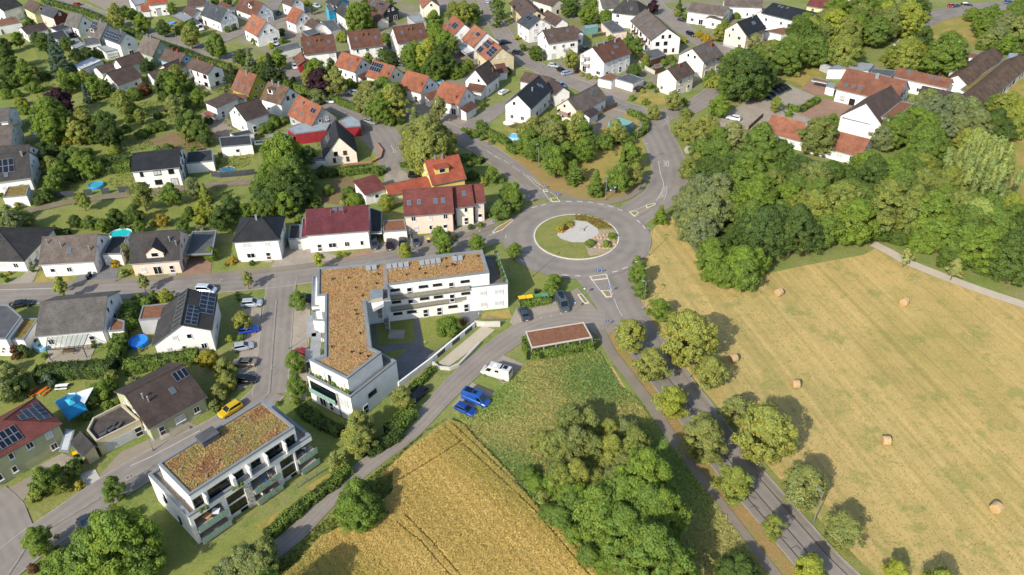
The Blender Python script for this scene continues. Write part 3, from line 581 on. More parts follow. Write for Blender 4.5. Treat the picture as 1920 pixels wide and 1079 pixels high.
def bale(x, y, rz, label):
    P = empty('hay_bale', (x, y, 0), rz, label, 'hay bale', 'round hay bales lying on the mown field'); b = MB(); r, w = .8, 1.25; pr = [(0, -w/2), (r*.6, -w/2-.01), (r*.93, -w/2), (r, -w/2+.08), (r*1.01, 0), (r, w/2-.08), (r*.93, w/2), (r*.6, w/2+.01), (0, w/2)]
    b.lathe(pr, 24, 0, 'y', (0, 0, r*.97)); o = b.build('straw_roll', surf('baled_straw', '#b09368', '#a2855d', 1.2, .95, .6, fine=14, fine_amt=.3), P)
    for k in range(5): c = MB(); yy = -w*.4 + k*w*.2; c.lathe([(r*1.012, yy-.012), (r*1.02, yy), (r*1.012, yy+.012)], 24, 0, 'y', (0, 0, r*.97)); c.build('twine', plain('bale_netting', '#d8cfbf', .8), P)
    c = MB()
    for s in (-1, 1):
        for rr in (.25, .45, .65): c.lathe([(rr-.015, s*(w/2+.012)), (rr, s*(w/2+.025)), (rr+.015, s*(w/2+.012))], 20, 0, 'y', (0, 0, r*.97))
    c.build('spiral_layers', surf('straw_layers', '#a5845a', '#8f7048', 3, .95), P); return P
def pool(x, y, r, rx, h, label, rim='#3f7fa8', water='#2f9fb5', cat='pool'):
    P = empty('round_pool', (x, y, 0), 0, label, cat); b = MB(); b.lathe([(r-.12, h), (r-.06, h+.06), (r, h), (r+.03, h*.5), (r, 0), (r-.1, 0), (r-.12, h)], 24); q = b.build('pool_wall', plain('pool_rim'+rim, rim, .5), P)
    b = MB(); n = 24; b.face([((r-.1)*math.cos(6.2832*i/n), (r-.1)*math.sin(6.2832*i/n), h*.8) for i in range(n)]); b.build('water', plain('pool_water'+water, water, .08, 0, .6), P); P.scale = (1, rx, 1); return P
def parasol(x, y, r, color, label, h=2.3, n=8):
    P = empty('parasol', (x, y, 0), .3, label, 'parasol'); b = MB(); b.tube((0, 0, 0), (0, 0, h+.3), .03, n=5); b.build('pole', M_metal, P); b = MB()
    for k in range(n):
        a, c = 6.2832*k/n, 6.2832*(k+1)/n; b.face([(r*math.cos(a), r*math.sin(a), h-.15), (r*math.cos(c), r*math.sin(c), h-.15), (0, 0, h+.3)]); b.face([(r*math.cos(a), r*math.sin(a), h-.3), (r*math.cos(c), r*math.sin(c), h-.3), (r*math.cos(c), r*math.sin(c), h-.15), (r*math.cos(a), r*math.sin(a), h-.15)])
    b.build('canopy', M_obj, P, color=srgb(color)); return P
def fence(pts, h, label, style='panel', color='anth', group=None):
    P = empty('fence' if style != 'wall' else 'garden_wall', (*pts[0], 0), 0, label, 'fence' if style != 'wall' else 'wall', group); o0 = np.array(pts[0]); mt = {'anth': plain('fence_anthracite', '#3b4147', .6), 'wood': M_wood, 'white': surf('grey_parapet', '#bdbab2', '#b2afa7', .8, .9), 'rail': M_metal, 'stone': surf('sandstone_wall', '#a77c66', '#946c58', 1.5, .9, .3, fine=6, fine_amt=.2)}[color]
    for a, b in zip(pts, pts[1:]):
        a, b = np.array(a)-o0, np.array(b)-o0; L = float(np.linalg.norm(b-a)); rz = math.atan2(*(b-a)[::-1]); n = max(1, int(round(L/2.0)))
        for i in range(n):
            p = a + (b-a)*i/n; w = L/n
            if style == 'panel': me = cached(('fp', round(w, 2), h, color), lambda: _panel(w, h, mt)); put('panel', me, P, (p[0], p[1], 0), rz)
            elif style == 'rail': me = cached(('fr', round(w, 2), h, color), lambda: _rail(w, h, mt)); put('railing_panel', me, P, (p[0], p[1], 0), rz)
            else: me = cached(('fw', round(w, 2), h, color), lambda: _wallp(w, h, mt)); put('wall_section', me, P, (p[0], p[1], 0), rz)
            if style != 'wall': put('post', cached(('fpost', h, color), lambda: _post(h, mt)), P, (p[0], p[1], 0), rz)
    return P
def _post(h, mt): b = MB(); b.box(-.05, .05, -.05, .05, 0, h+.05); return b.mesh('post', mt)
def _panel(w, h, mt):
    b = MB()
    for k in range(6): b.box(.06, w-.06, -.02, .02, .06+k*(h-.06)/6, .02+(k+1)*(h-.06)/6)
    return b.mesh('panel', mt)
def _rail(w, h, mt):
    b = MB(); b.box(.05, w-.05, -.02, .02, h-.05, h); b.box(.05, w-.05, -.02, .02, .1, .15); k = int(w/.25)
    for i in range(k): x = .1+(w-.2)*i/max(1, k-1); b.box(x-.012, x+.012, -.012, .012, .15, h-.05)
    return b.mesh('railing_panel', mt)
def _wallp(w, h, mt): b = MB(); b.box(0, w, -.12, .12, 0, h); b.box(-.0, w, -.16, .16, h, h+.07); return b.mesh('wall_section', mt)
def bin_(x, y, rz, color, label, big=False):
    P = empty('wheelie_bin', (x, y, 0), rz, label, 'bin'); w, d, h = (.7, .55, 1.15) if big else (.33, .38, 1.0); b = MB()
    b.face([(-w*.85, -d*.85, .1), (w*.85, -d*.85, .1), (w, -d, h), (-w, -d, h)]); b.face([(w*.85, -d*.85, .1), (w*.85, d*.85, .1), (w, d, h), (w, -d, h)]); b.face([(w*.85, d*.85, .1), (-w*.85, d*.85, .1), (-w, d, h), (w, d, h)]); b.face([(-w*.85, d*.85, .1), (-w*.85, -d*.85, .1), (-w, -d, h), (-w, d, h)]); b.box(-w*.85, w*.85, -d*.85, d*.85, .08, .1)
    b.build('bin_body', M_dark if not big else plain('bin_grey', '#3d4245', .6), P); b = MB(); b.box(-w-.03, w+.03, -d-.03, d+.05, h, h+.08); b.build('lid', M_obj, P, color=srgb(color))
    for s in (-1, 1): c = MB(); c.tube((s*w*.8-.04, d*.8, .11), (s*w*.8+.04, d*.8, .11), .11, n=8); c.build('wheel', M_tyre, P)
    return P
def bench(x, y, rz, color, label):
    P = empty('beer_table_set', (x, y, 0), rz, label, 'picnic table'); c = srgb(color)
    for nm, yy, w, h in (('table_top', 0, .3, .76), ('bench', -.65, .14, .46), ('bench', .65, .14, .46)):
        b = MB(); b.box(-1.1, 1.1, yy-w, yy+w, h-.04, h); b.build(nm, M_obj, P, color=c)
        for s in (-.85, .85): b = MB(); b.box(s-.03, s+.03, yy-w*.8, yy+w*.8, 0, h-.04); b.build('leg', M_metal, P)
    return P
def bollard(x, y, label): P = empty('bollard_lamp', (x, y, 0), 0, label, 'bollard'); b = MB(); b.tube((0, 0, 0), (0, 0, .7), .07, n=8); b.build('post', M_metal, P); b = MB(); b.tube((0, 0, .7), (0, 0, .95), .08, n=8); b.build('light_head', M_head, P); return P
def shrubrow(pts, label_group): pass

# ---------------------------------------------------------------- measured world data, metres
HOUSES = [
(-194.26,334.19,-0.7859,11.95,3.52,3.52,4.5,7.26,'brown','paleyellow','small brown-roofed house with yellow-green gable at the far upper-left edge'),
(-182.82,324.78,-0.6704,11.32,3.24,3.24,5,7.55,'slate','pink','grey-roofed house with coral red front and dark red-brown side wall',{'gcol':'brownred'}),
(-169.19,316.09,-0.6023,9.07,3.79,3.79,3.5,7.73,'grey','white','steep grey-roofed white house with two windows in its pale blue gable'),
(-154.36,303.59,-0.6375,9.51,4.65,4.65,3.5,8.17,'grey','grey','dark grey house with flat dormer and dark solar panels beside the hedge road',{'dorm':[(0.35,0.75,2.6,'f')],'sol':[(0.05,0.1,0.4,0.5,3,2)],'ch':[(0.6,0.05,0.5,'m')]}),
(-142.88,291.47,-0.6778,11.49,3.67,3.67,5.5,8.58,'slate','white','big white house with rows of solar panels and six small gable windows',{'sol':[(0.02,0.25,0.85,0.95,6,3)],'ch':[(0.75,0.05,0.5,'m')]}),
(-127.83,283.85,-0.6432,10.24,4.41,4.41,3.5,8.08,'greybrown','green','house with grey-brown roof and pale green gable',{'ch':[(0.3,0.05,0.5,'m'),(0.5,0.05,0.5,'m')]}),
(-116.63,274.45,-0.5742,10.66,3.64,3.64,3.5,6.35,'brown','blue','brown-roofed house with sky blue gable wall',{'ch':[(0.4,0.05,0.6,'b'),(0.65,0.05,0.6,'b')]}),
(-102.1,259.8,-0.6498,12.05,3.44,3.44,5.6,7.75,'brown','white','tall white house with dark brown shuttered windows and plain brown roof',{'win':'b','ch':[(0.3,0.0,0.5,'o'),(0.95,0.0,0.5,'o')],'balc':[('f',2.8,3,0.15)],'plinth':1.2}),
(-129.18,256.59,0.9957,9.59,4.36,4.36,3.4,6.82,'brown','white','brown-roofed white house with its gable facing the gardens'),
(-131.75,270.26,0.924,9.26,2.98,2.98,4.0,6.53,'brown','white','brown barn roof with white end wall between two gables',{'nowin':True}),
(-139.9,268.27,0.8499,5.85,3.41,3.41,2.6,4.0,'brown','white','low brown lean-to roof at the edge of the gardens',{'nowin':True, 'name':'shed','cat':'shed'}),
(-118.72,262.1,0.7389,7.16,3.06,3.06,2.8,4.24,'brown','white','low brown-roofed annex behind the round garden tree',{'nowin':True, 'name':'shed','cat':'shed'}),
(-116.33,268.13,1.0069,7.54,3.12,3.12,3.0,4.81,'darkbrown','cream','dark brown-roofed outbuilding behind the blue-gabled house',{'nowin':True}),
(-185.44,311.78,0.7526,8.33,5.03,5.03,3.2,4.56,'darkbrown','white','long white shed with low dark brown roof on the upper-left lawn',{'name':'shed','cat':'shed'}),
(-207.97,335.41,1.1331,9.24,5.08,5.08,5,7.94,'dark','white','dark-roofed white house cut by the upper-left corner'),
(-150.84,223.39,0.2282,5.01,5.29,5.29,5.2,7.35,'grey','white','grey-roofed white house at the left edge above the small white canopy'),
(-142.84,208.88,0.319,5.24,8.2,8.2,5.2,7.88,'greybrown','white','grey-brown roofed house cut by the left edge below its grey neighbour'),
(-83.88,247.78,-0.629,8.84,4.67,4.67,3.2,8.4,'rust','olive','orange-red steep-roofed house with yellow-green gable wall',{'sky':[(0.2,0.75),(0.6,0.8)],'ch':[(0.5,0.1,0.5,'m')]}),
(-91.25,235.57,1.0175,9.34,5.04,0.3,4.2,5.0,'brown','white','long white workshop with low rust-brown roof and an orange awning',{'kind':'shed'}),
(-86.49,241.28,-0.4043,7.57,1.84,0.3,3.2,3.81,'rust','white','small rust-red porch roof joining the workshop',{'kind':'shed','nowin':True, 'name':'shed','cat':'shed'}),
(-78.21,224.23,0.8098,8.1,5.0,5.0,4.6,7.99,'darkbrown','white','broad white house with dark brown roof next to the workshop'),
(-115.82,322.31,-0.7597,15.03,4.16,4.16,4.0,8.18,'slate','white','white house with steep blue-grey roof and red-shuttered gable windows',{'sky':[(0.6,0.4)],'ch':[(0.2,0.05,0.4,'m')]}),
(-129.46,331.94,-0.8554,9.63,2.9,2.9,2.8,4.83,'brown','white','small brown-roofed white garage with open dark gate',{'gar':[(0.5,2.4)],'name':'garage','cat':'garage'}),
(-117.21,337.37,-0.8026,9.05,1.58,1.58,3.6,4.59,'redbrown','white','small red-brown roof behind the blue-grey house'),
(-103.98,330.56,-0.7563,15.76,4.27,4.27,3.6,8.04,'redbrown','white','big steep red-brown roof with skylights above a white gable',{'sky':[(0.3,0.5),(0.5,0.55)],'dorm':[(0.6,0.6,2.2,'g')]}),
(-94.18,303.62,-0.885,12.06,4.82,4.82,4.2,8.87,'pale','white','white house with bright orange roof and three-window gable',{'sky':[(0.3,0.55),(0.5,0.6)]}),
(-146.49,340.17,0.3376,7.85,3.5,3.5,5,7.46,'brightred','white','white house with orange roof at the top edge'),
(-151.39,338.17,0.3272,3.65,3.04,3.04,2.8,4.23,'brightred','white','small orange lean-to below the top-edge orange house',{'name':'shed','cat':'shed','nowin':True}),
(-129.56,339.04,0.22,7.42,4.6,4.6,4.5,7.16,'brown','white','brown-roofed white house at the top edge above the carport'),
(-89.63,337.55,-0.8269,8.23,3.17,3.17,4.5,7.36,'brown','white','white house with dark brown roof at the top edge behind the orange gable'),
(-82.76,317.28,-0.8319,7.9,4.19,4.19,3.8,8.01,'orange','white','small white house with orange-red roof and flower pots in front'),
(-76.33,314.22,-0.8843,8.34,2.99,2.99,2.6,4.33,'brown','white','low brown-roofed garage with white gable',{'name':'garage','cat':'garage','nowin':True}),
(-70.49,335.01,-0.6824,7.39,3.61,3.61,5.2,7.48,'dark','white','grey-roofed house with bright cyan side wall',{'gcol':'cyan'}),
(-63.29,320.45,-1.0334,11.98,4.08,4.08,5.0,8.2,'dark','white','long white house with dark grey roof and side balcony',{'ch':[(0.6,0.2,0.25,'m')],'sky':[(0.5,0.3)]}),
(-51.75,329.5,-0.8001,13.04,4.28,4.28,4.0,7.35,'brown','wood','brown chalet-style house with deep open timber gable',{'sky':[(0.25,0.3),(0.25,0.6),(0.4,0.65)],'sol':[(0.55,0.15,0.75,0.4,2,1)],'gcol':'dark'}),
(-52.19,320.39,-0.9903,9.67,2.8,2.8,2.8,4.56,'redbrown','cream','small red-brown roof in front of the chalet',{'nowin':True}),
(-32.52,332.85,-1.3508,12.26,3.74,3.74,5.0,7.93,'pale','cream','cream house with brown roof and window rows in its gable'),
(-67.36,278.45,0.2943,11.43,5.24,5.24,5.4,9.8,'redbrown','white','westernmost of three alike double houses, dark red-brown roof and white walls',{'sky':[(0.2,0.5),(0.82,0.5)],'ch':[(0.42,0.35,0.2,'o'),(0.56,0.35,0.2,'o')],'dorm':[]}),
(-51.87,283.91,0.3263,11.64,5.37,5.37,5.4,9.92,'redbrown','white','middle one of three alike double houses, dark red-brown roof and white walls',{'sky':[(0.22,0.55),(0.82,0.6)],'ch':[(0.42,0.35,0.2,'o'),(0.58,0.35,0.2,'o')]}),
(-36.52,289.45,0.4017,11.85,5.18,5.18,5.4,9.77,'redbrown','white','easternmost of three alike double houses, with orange garage gable beside it',{'sky':[(0.25,0.5),(0.82,0.6)],'ch':[(0.42,0.35,0.2,'o'),(0.56,0.35,0.2,'o')]}),
(-53.27,265.1,-0.6642,10.48,4.16,4.16,3.8,7.57,'orange','white','orange-roofed white house in the row with a garden tree at its left gable',{'sky':[(0.65,0.65)],'ch':[(0.85,0.3,0.2,'o')]}),
(-41.08,255.54,-0.6613,10.16,4.51,4.51,3.8,7.89,'orange','cream','orange-roofed house in the row carrying a large solar array',{'sol':[(0.03,0.08,0.52,0.6,5,2)],'ch':[(0.9,0.6,0.2,'o')],'sky':[(0.85,0.3)]}),
(-29.14,245.98,-0.6481,9.74,4.56,4.56,3.8,7.93,'orange','white','plain orange-roofed white house, third of the row of four',{'ch':[(0.88,0.6,0.2,'o')]}),
(-17.1,235.96,-0.5715,9.64,4.74,4.74,3.8,8.07,'orange','white','orange-roofed white house at the end of the row beside the small brown garage',{'ch':[(0.8,0.7,0.2,'o')]}),
(-13.61,230.31,1.0339,6.36,2.57,0.3,2.8,3.75,'redbrown','white','small brown-roofed white garage built against the last orange row house',{'kind':'shed','nowin':True, 'name':'garage','cat':'garage'}),
(-25.27,240.75,0.7005,4.94,2.85,0.3,2.6,3.64,'rust','white','low rust-brown connecting roof between second and third orange row houses',{'kind':'shed','nowin':True, 'name':'shed','cat':'shed'}),
(-49.55,258.27,1.0322,4.9,2.47,0.3,2.6,3.5,'redbrown','white','low rust-brown connecting roof between first and solar orange row houses',{'kind':'shed','nowin':True, 'name':'shed','cat':'shed'}),
(-72.3,273.49,-1.1643,8.65,2.79,2.79,2.8,4.42,'rust','red','small garage with rust roof and dark red gate beside the parking yard',{'nowin':True, 'name':'garage','cat':'garage'}),
(-18.52,297.03,-1.1937,11.89,5.81,5.81,4.4,9.28,'orange','white','steep rust-red terrace house with one blue solar panel',{'sky':[(0.2,0.5),(0.35,0.8)],'sol':[(0.45,0.2,0.8,0.5,2,1)],'ch':[(0.3,0.6,0.4,'m')]}),
(-10.31,287.08,-1.1122,10.31,5.39,5.39,4.4,8.93,'pale','white','pale orange terrace house between two neighbours at the bend',{'sky':[(0.35,0.5),(0.6,0.7)],'sol':[(0.55,0.2,0.8,0.42,2,1)]}),
(-4.76,271.9,-1.1688,11.45,5.05,5.05,4.8,8.75,'pale','beige','terrace house with black solar panels and a big beige gable',{'sol':[(0.05,0.1,0.45,0.5,3,2),(0.55,0.2,0.95,0.75,2,3),(0.0,0.6,0.3,0.95,2,1)],'ch':[(0.5,0.15,0.4,'b')]}),
(-8.81,250.91,1.1092,9.73,4.24,4.24,4.2,8.61,'darkbrown','white','white house with steep dark brown roof at the corner of the side street',{'ch':[(0.75,0.6,0.2,'o')]}),
(-10.27,245.85,-0.4047,5.68,3.06,0.3,2.8,4.18,'redbrown','white','small brown lean-to roof below the corner house gable',{'kind':'shed','nowin':True, 'name':'garage','cat':'garage'}),
(-3.32,262.74,0.4157,3.8,3.52,3.52,2.8,4.53,'redbrown','white','small dark brown roof beside the beige gable',{'nowin':True, 'name':'garage','cat':'garage'}),
(-71.41,236.62,-0.5711,9.22,4.51,4.51,4.4,8.48,'oldbrown','white','double white house with old brown roof and brown windows',{'win':'b','ch':[(0.25,0.05,0.5,'m'),(0.55,0.05,0.5,'m')],'dorm':[(0.35,0.6,2,'f')]}),
(-59.33,224.21,-0.8099,13.08,4.7,4.7,3.2,8.08,'orange','grey','steep orange-roofed house with yellow base and a blue solar collector',{'sol':[(0.7,0.2,0.88,0.42,2,1)],'sky':[(0.45,0.75),(0.2,0.7)],'ch':[(0.35,0.3,0.4,'m'),(0.65,0.05,0.4,'m')]}),
(-47.78,203.76,-1.3228,11.69,4.92,4.63,2.6,8.46,'black','cream','cream house with steep black roof and three brown windows in its gable',{'win':'b','he2':3.0,'sky':[],'sol':[(0.15,0.45,0.6,0.8,3,2)],'nodoor':True}),
(9.63,303.4,-1.1239,10.1,4.99,4.99,5.4,8.52,'slate','white','white house with grey roof and pink-red shutters beside the street bend',{'sol':[(0.25,0.2,0.6,0.5,2,1)],'ch':[(0.5,0.05,0.3,'m')]}),
(17.66,309.7,-1.146,12.68,3.1,3.1,4.6,6.86,'brown','white','white gabled house with brown roof squeezed behind the grey-roofed one',{'win':'b'}),
(17.69,284.94,0.3756,12.29,5.12,5.12,6.2,9.41,'brown','white','white block of flats with mid-brown roof and a column of loggias',{'sky':[(0.2,0.6),(0.75,0.4)],'balc':[('f',2.9,2.0,0.55)]}),
(25.47,296.87,-1.2612,6.65,1.75,1.75,4.2,5.21,'brown','white','white annex with plain gable and garages behind the loggia block'),
(7.73,321.43,-1.3076,22.79,4.66,4.66,5.0,8.15,'brown','beige','beige house with brown roof at the street corner',{'sol':[(0.3,0.4,0.5,0.6,2,1)],'win':'b'}),
(16.43,335.15,-0.8715,11.75,3.62,3.62,4.5,6.6,'brown','cream','cream white house with brown shutters at the top edge',{'win':'b'}),
(48.05,318.67,-0.4228,4.89,5.88,5.88,5.4,9.38,'dark','white','white house with dark grey hipped roof next to the grey garage',{'kind':'hip','hipx':3.5,'ch':[(0.3,0.1,0.4,'m')],'sky':[(0.8,0.7)]}),
(39.49,327.5,0.2018,7.81,7.58,7.58,6.0,10.39,'grey','white','white-walled house partly beyond the top edge'),
(54.11,293.74,-1.3801,23.64,5.83,5.83,5.8,9.74,'greybrown','white','long brown-roofed terrace with pale pink gable and four skylights',{'sky':[(0.25,0.5),(0.55,0.55),(0.75,0.6),(0.87,0.6)],'balc':[('f',2.9,3,0.3),('f',2.9,3,0.7)],'balcwood':1,'win':'b'}),
(33.17,268.08,0.7376,14.24,5.8,5.8,5.8,9.73,'redbrown','white','white two-storey house with red-brown roof and stacked gable balconies',{'sky':[(0.45,0.75),(0.65,0.5),(0.7,0.5)],'ch':[(0.75,0.15,0.5,'m'),(0.4,0.05,0.4,'m'),(0.15,0.05,0.4,'m')],'balc':[('l',2.9,3,0.3),('l',5.4,3,0.3)]}),
(54.06,249.21,0.7527,9.88,4.13,4.13,5.6,8.39,'brown','cream','tall cream house with brown roof at the lawn with the bird bath',{'ch':[(0.55,0.2,0.35,'b')]}),
(65.45,266.23,0.7782,11.5,5.38,5.38,5.6,9.23,'greybrown','cream','tall cream house with grey-brown roof and a red brick chimney',{'ch':[(0.8,0.3,0.8,'b')],'sky':[(0.6,0.5),(0.75,0.5)]}),
(5.85,232.62,1.1476,17.28,4.51,4.51,5.0,8.79,'black','white','white house with black gabled roof facing the roundabout park',{'ch':[(0.45,0.35,0.35,'m')],'sky':[(0.75,0.45),(0.8,0.6)],'balc':[]}),
(9.23,251.02,-0.5454,9.74,3.59,3.59,3.2,5.13,'brown','white','old brown roof behind the black-roofed corner house',{'nowin':True}),
(15.12,241.17,-1.1886,8.37,2.91,2.91,4.0,6.13,'darkbrown','white','dark brown rear wing of the black-roofed corner house'),
(22.11,230.34,0.8687,15.23,4.38,4.38,4.0,7.43,'greybrown','white','brown-roofed chalet with wooden balcony next to the turquoise shed',{'gcol':'pink','sky':[(0.7,0.4),(0.8,0.25)],'balc':[('l',2.6,4,0.4)],'balcwood':1}),
(23.63,224.93,0.9253,5.5,2.46,0.3,2.8,3.7,'darkbrown','white','white garage with dark brown lean-to roof against the chalet',{'kind':'shed','nowin':True, 'name':'garage','cat':'garage'}),
(79.6,319.48,-0.5022,14.95,5.09,5.09,4.6,6.89,'greybrown','white','white house with broad grey-brown cross roof and a garage in its recess'),
(81.95,319.29,-2.0379,16.41,1.57,5.16,3.6,4.3,'greybrown','white','projecting wing of the cross-roof house with blue-white end gable'),
(87.09,292.22,0.7329,12.67,5.0,5.0,5.8,9.72,'black','pink','big pale pink house with black roof and brick base',{'sky':[(0.6,0.5),(0.68,0.5)],'ch':[(0.75,0.05,0.4,'m')],'plinth':0.9}),
(95.08,328.19,-0.1668,15.25,4.54,4.54,4.6,6.64,'greybrown','white','long grey-brown roof at the top edge beside the dark one'),
(102.46,313.94,0.6912,7.84,3.88,3.88,5,7.26,'dark','white','dark roof beside a maroon awning at the top right'),
(109.0,308.42,-0.8184,17.9,7.77,7.77,6.4,8.64,'black','white','white apartment house with black roof and a dark red strip in its side',{'sky':[(0.2,0.2),(0.28,0.25),(0.4,0.2)],'plinth':0.3}),
(126.39,321.3,-0.6461,12.3,5.22,5.22,5.6,8.15,'crimson','paleyellow','pale yellow house with red hipped-look roof above the tree belt'),
(113.81,237.37,-0.6859,18.62,6.85,6.85,4.2,8.83,'rust','white','school wing with orange-red roof, three skylights and a glazed front',{'sky':[(0.13,0.8),(0.25,0.8),(0.37,0.8)],'ch':[(0.53,0.1,1.0,'m')],'win':'a'}),
(106.82,218.2,0.8105,17.8,6.89,6.6,4.6,10.39,'brown','white','white gabled school hall with broad dark brown roof',{'nowin':True, 'nodoor':True}),
(132.8,244.8,-0.6996,16.85,3.21,3.21,4.2,6.23,'rust','white','long low classroom wing with brick-red roof and yellow skylights',{'sky':[(0.2,0.3),(0.26,0.32),(0.62,0.4),(0.75,0.45)]}),
(131.93,228.4,-0.6581,13.86,4.05,4.05,4.2,6.95,'darkbrown','white','brown-roofed classroom wing behind the silvery willows',{'sky':[(0.1,0.7),(0.65,0.85)]}),
(154.84,255.86,0.8023,34.89,3.67,3.67,3.6,6.08,'oldbrown','white','long brown-roofed school hall farther from the path, with white end gable',{'nowin':True}),
(156.03,244.76,0.8028,47.39,3.99,3.99,3.2,5.9,'oldbrown','white','long weathered brown hall along the meadow edge',{'win':'a'}),
(86.98,206.68,-0.666,27.93,6.31,6.31,2.9,5.72,'pale','white','long building with bright orange roof partly hidden by trees',{'ch':[(0.38,0.1,0.9,'m')]}),
(-131.49,190.37,0.3027,9.65,6.46,6.46,3.8,8.51,'dark','white','white house with dark roof and row of vents at the left edge, roof solar black',{'sol':[(0.2,0.2,0.62,0.7,3,2)],'ch':[(0.83,0.15,0.4,'m')],'sky':[(0.4,0.85)]}),
(-135.69,197.92,0.0765,10.99,4.31,4.31,4.0,7.13,'dark','cream','dark roof rising behind the vented house at the left edge'),
(-93.53,192.03,0.1969,12.09,5.99,5.99,5.4,7.83,'black','white','modern white house with black pent roof and plain white front by the paddling pool lawn',{'win':'a'}),
(-118.55,154.81,-0.024,3.99,7.26,7.26,3.0,6.87,'dark','white','white house with dark hipped roof cut by the left edge on the street',{'kind':'hip','hipx':8.5}),
(-98.34,151.05,0.0944,11.89,5.59,5.59,3.6,7.23,'greybrown','white','white bungalow with dark brown roof and grey paved forecourt',{'sky':[(0.52,0.65)],'ch':[(0.12,0.25,0.15,'m'),(0.38,0.4,0.15,'m'),(0.9,0.6,0.15,'m')]}),
(-79.08,151.03,0.1182,10.74,5.68,5.68,3.6,8.04,'dark','pink','rose-coloured house with dark roof and steep pointed central gable',{'dorm':[(0.52,0.86,3.6,'g')],'ch':[(0.8,0.35,0.15,'m'),(0.93,0.5,0.15,'m')]}),
(-57.59,155.62,0.0894,2.08,5.28,5.28,5.6,8.66,'black','white','white two-storey house with black pyramid roof and entrance canopy',{'kind':'hip','hipx':4.2,'ch':[(0.5,0.1,0.4,'m')]}),
(-40.18,160.08,0.1259,14.31,5.8,5.8,5.0,8.36,'maroon','white','large white double house with maroon tiled roof and twin entrances',{'ch':[(0.4,0.25,0.14,'o'),(0.6,0.25,0.14,'o')],'sky':[(0.46,0.15),(0.56,0.14)]}),
(-37.69,182.34,0.5971,6.23,6.65,0.3,3.2,4.38,'crimson','white','white shed with flat-pitched dark red roof in the vegetable garden',{'kind':'shed'}),
(-19.82,166.66,0.1138,11.77,5.3,5.3,5.4,9.54,'crimson','pink','long pale pink row house with crimson roof and four skylights',{'sky':[(0.12,0.6),(0.32,0.6),(0.65,0.6),(0.8,0.6)]}),
(-11.75,169.1,0.1863,4.75,4.37,4.37,5.4,8.82,'crimson','cream','recessed cream unit of the row with one dark skylight',{'sky':[(0.55,0.5)]}),
(-8.01,170.4,0.1362,2.92,3.8,3.8,5.4,8.39,'crimson','pink','narrow pink end unit of the row beside the street trees'),
(-17.58,184.78,0.3766,9.26,5.47,5.47,4.2,8.48,'brightred','yellow','yellow house with bright orange-red roof and broad dormer',{'dorm':[(0.38,0.62,3.6,'f')],'ch':[(0.5,0.05,0.5,'m'),(0.3,0.02,0.4,'m')]}),
(-26.39,180.2,0.4263,11.78,2.98,2.98,3.0,4.33,'brightred','paleyellow','low orange side wing of the yellow house'),
(-87.11,127.39,0.1367,12.75,6.7,6.7,3.6,6.88,'grey','white','white house with weathered grey roof and steel-glass pergola'),
(-63.88,123.98,-1.3731,12.06,6.2,5.27,3.4,7.43,'dark','white','white house with split dark roof covered by black solar panels',{'win':'w','he2':5.2,'sol':[(0.0,0.0,1.0,0.3,8,1)],'sol2':[(0.02,0.45,0.6,0.95,5,2),(0.45,0.1,0.95,0.5,5,2)],'nodoor':True}),
(-62.49,103.49,0.798,10.84,6.73,6.73,3.4,6.99,'darkbrown','greengrey','beige house with large dark brown tiled roof above the garage terrace',{'sky':[(0.62,0.55)],'sol':[(0.75,0.08,0.98,0.33,3,1)],'ch':[(0.2,0.3,0.15,'m'),(0.24,0.42,0.15,'m')],'plinth':0.25}),
(-84.42,91.26,0.8631,4.14,4.9,4.9,5.4,7.91,'crimson','greengrey','pale green house with dark red hipped roof and two solar fields',{'kind':'hip','hipx':6.5,'sol':[(0.0,0.28,1.22,0.82,6,2)],'solhip':(3,5),'nodoor':False}),
(-70.91,92.92,-0.7302,4.82,2.06,0.57,2.6,3.52,'dark','beige','small beige shed with dark felt roof next to the yellow bin',{'nowin':True, 'name':'shed','cat':'shed'})]
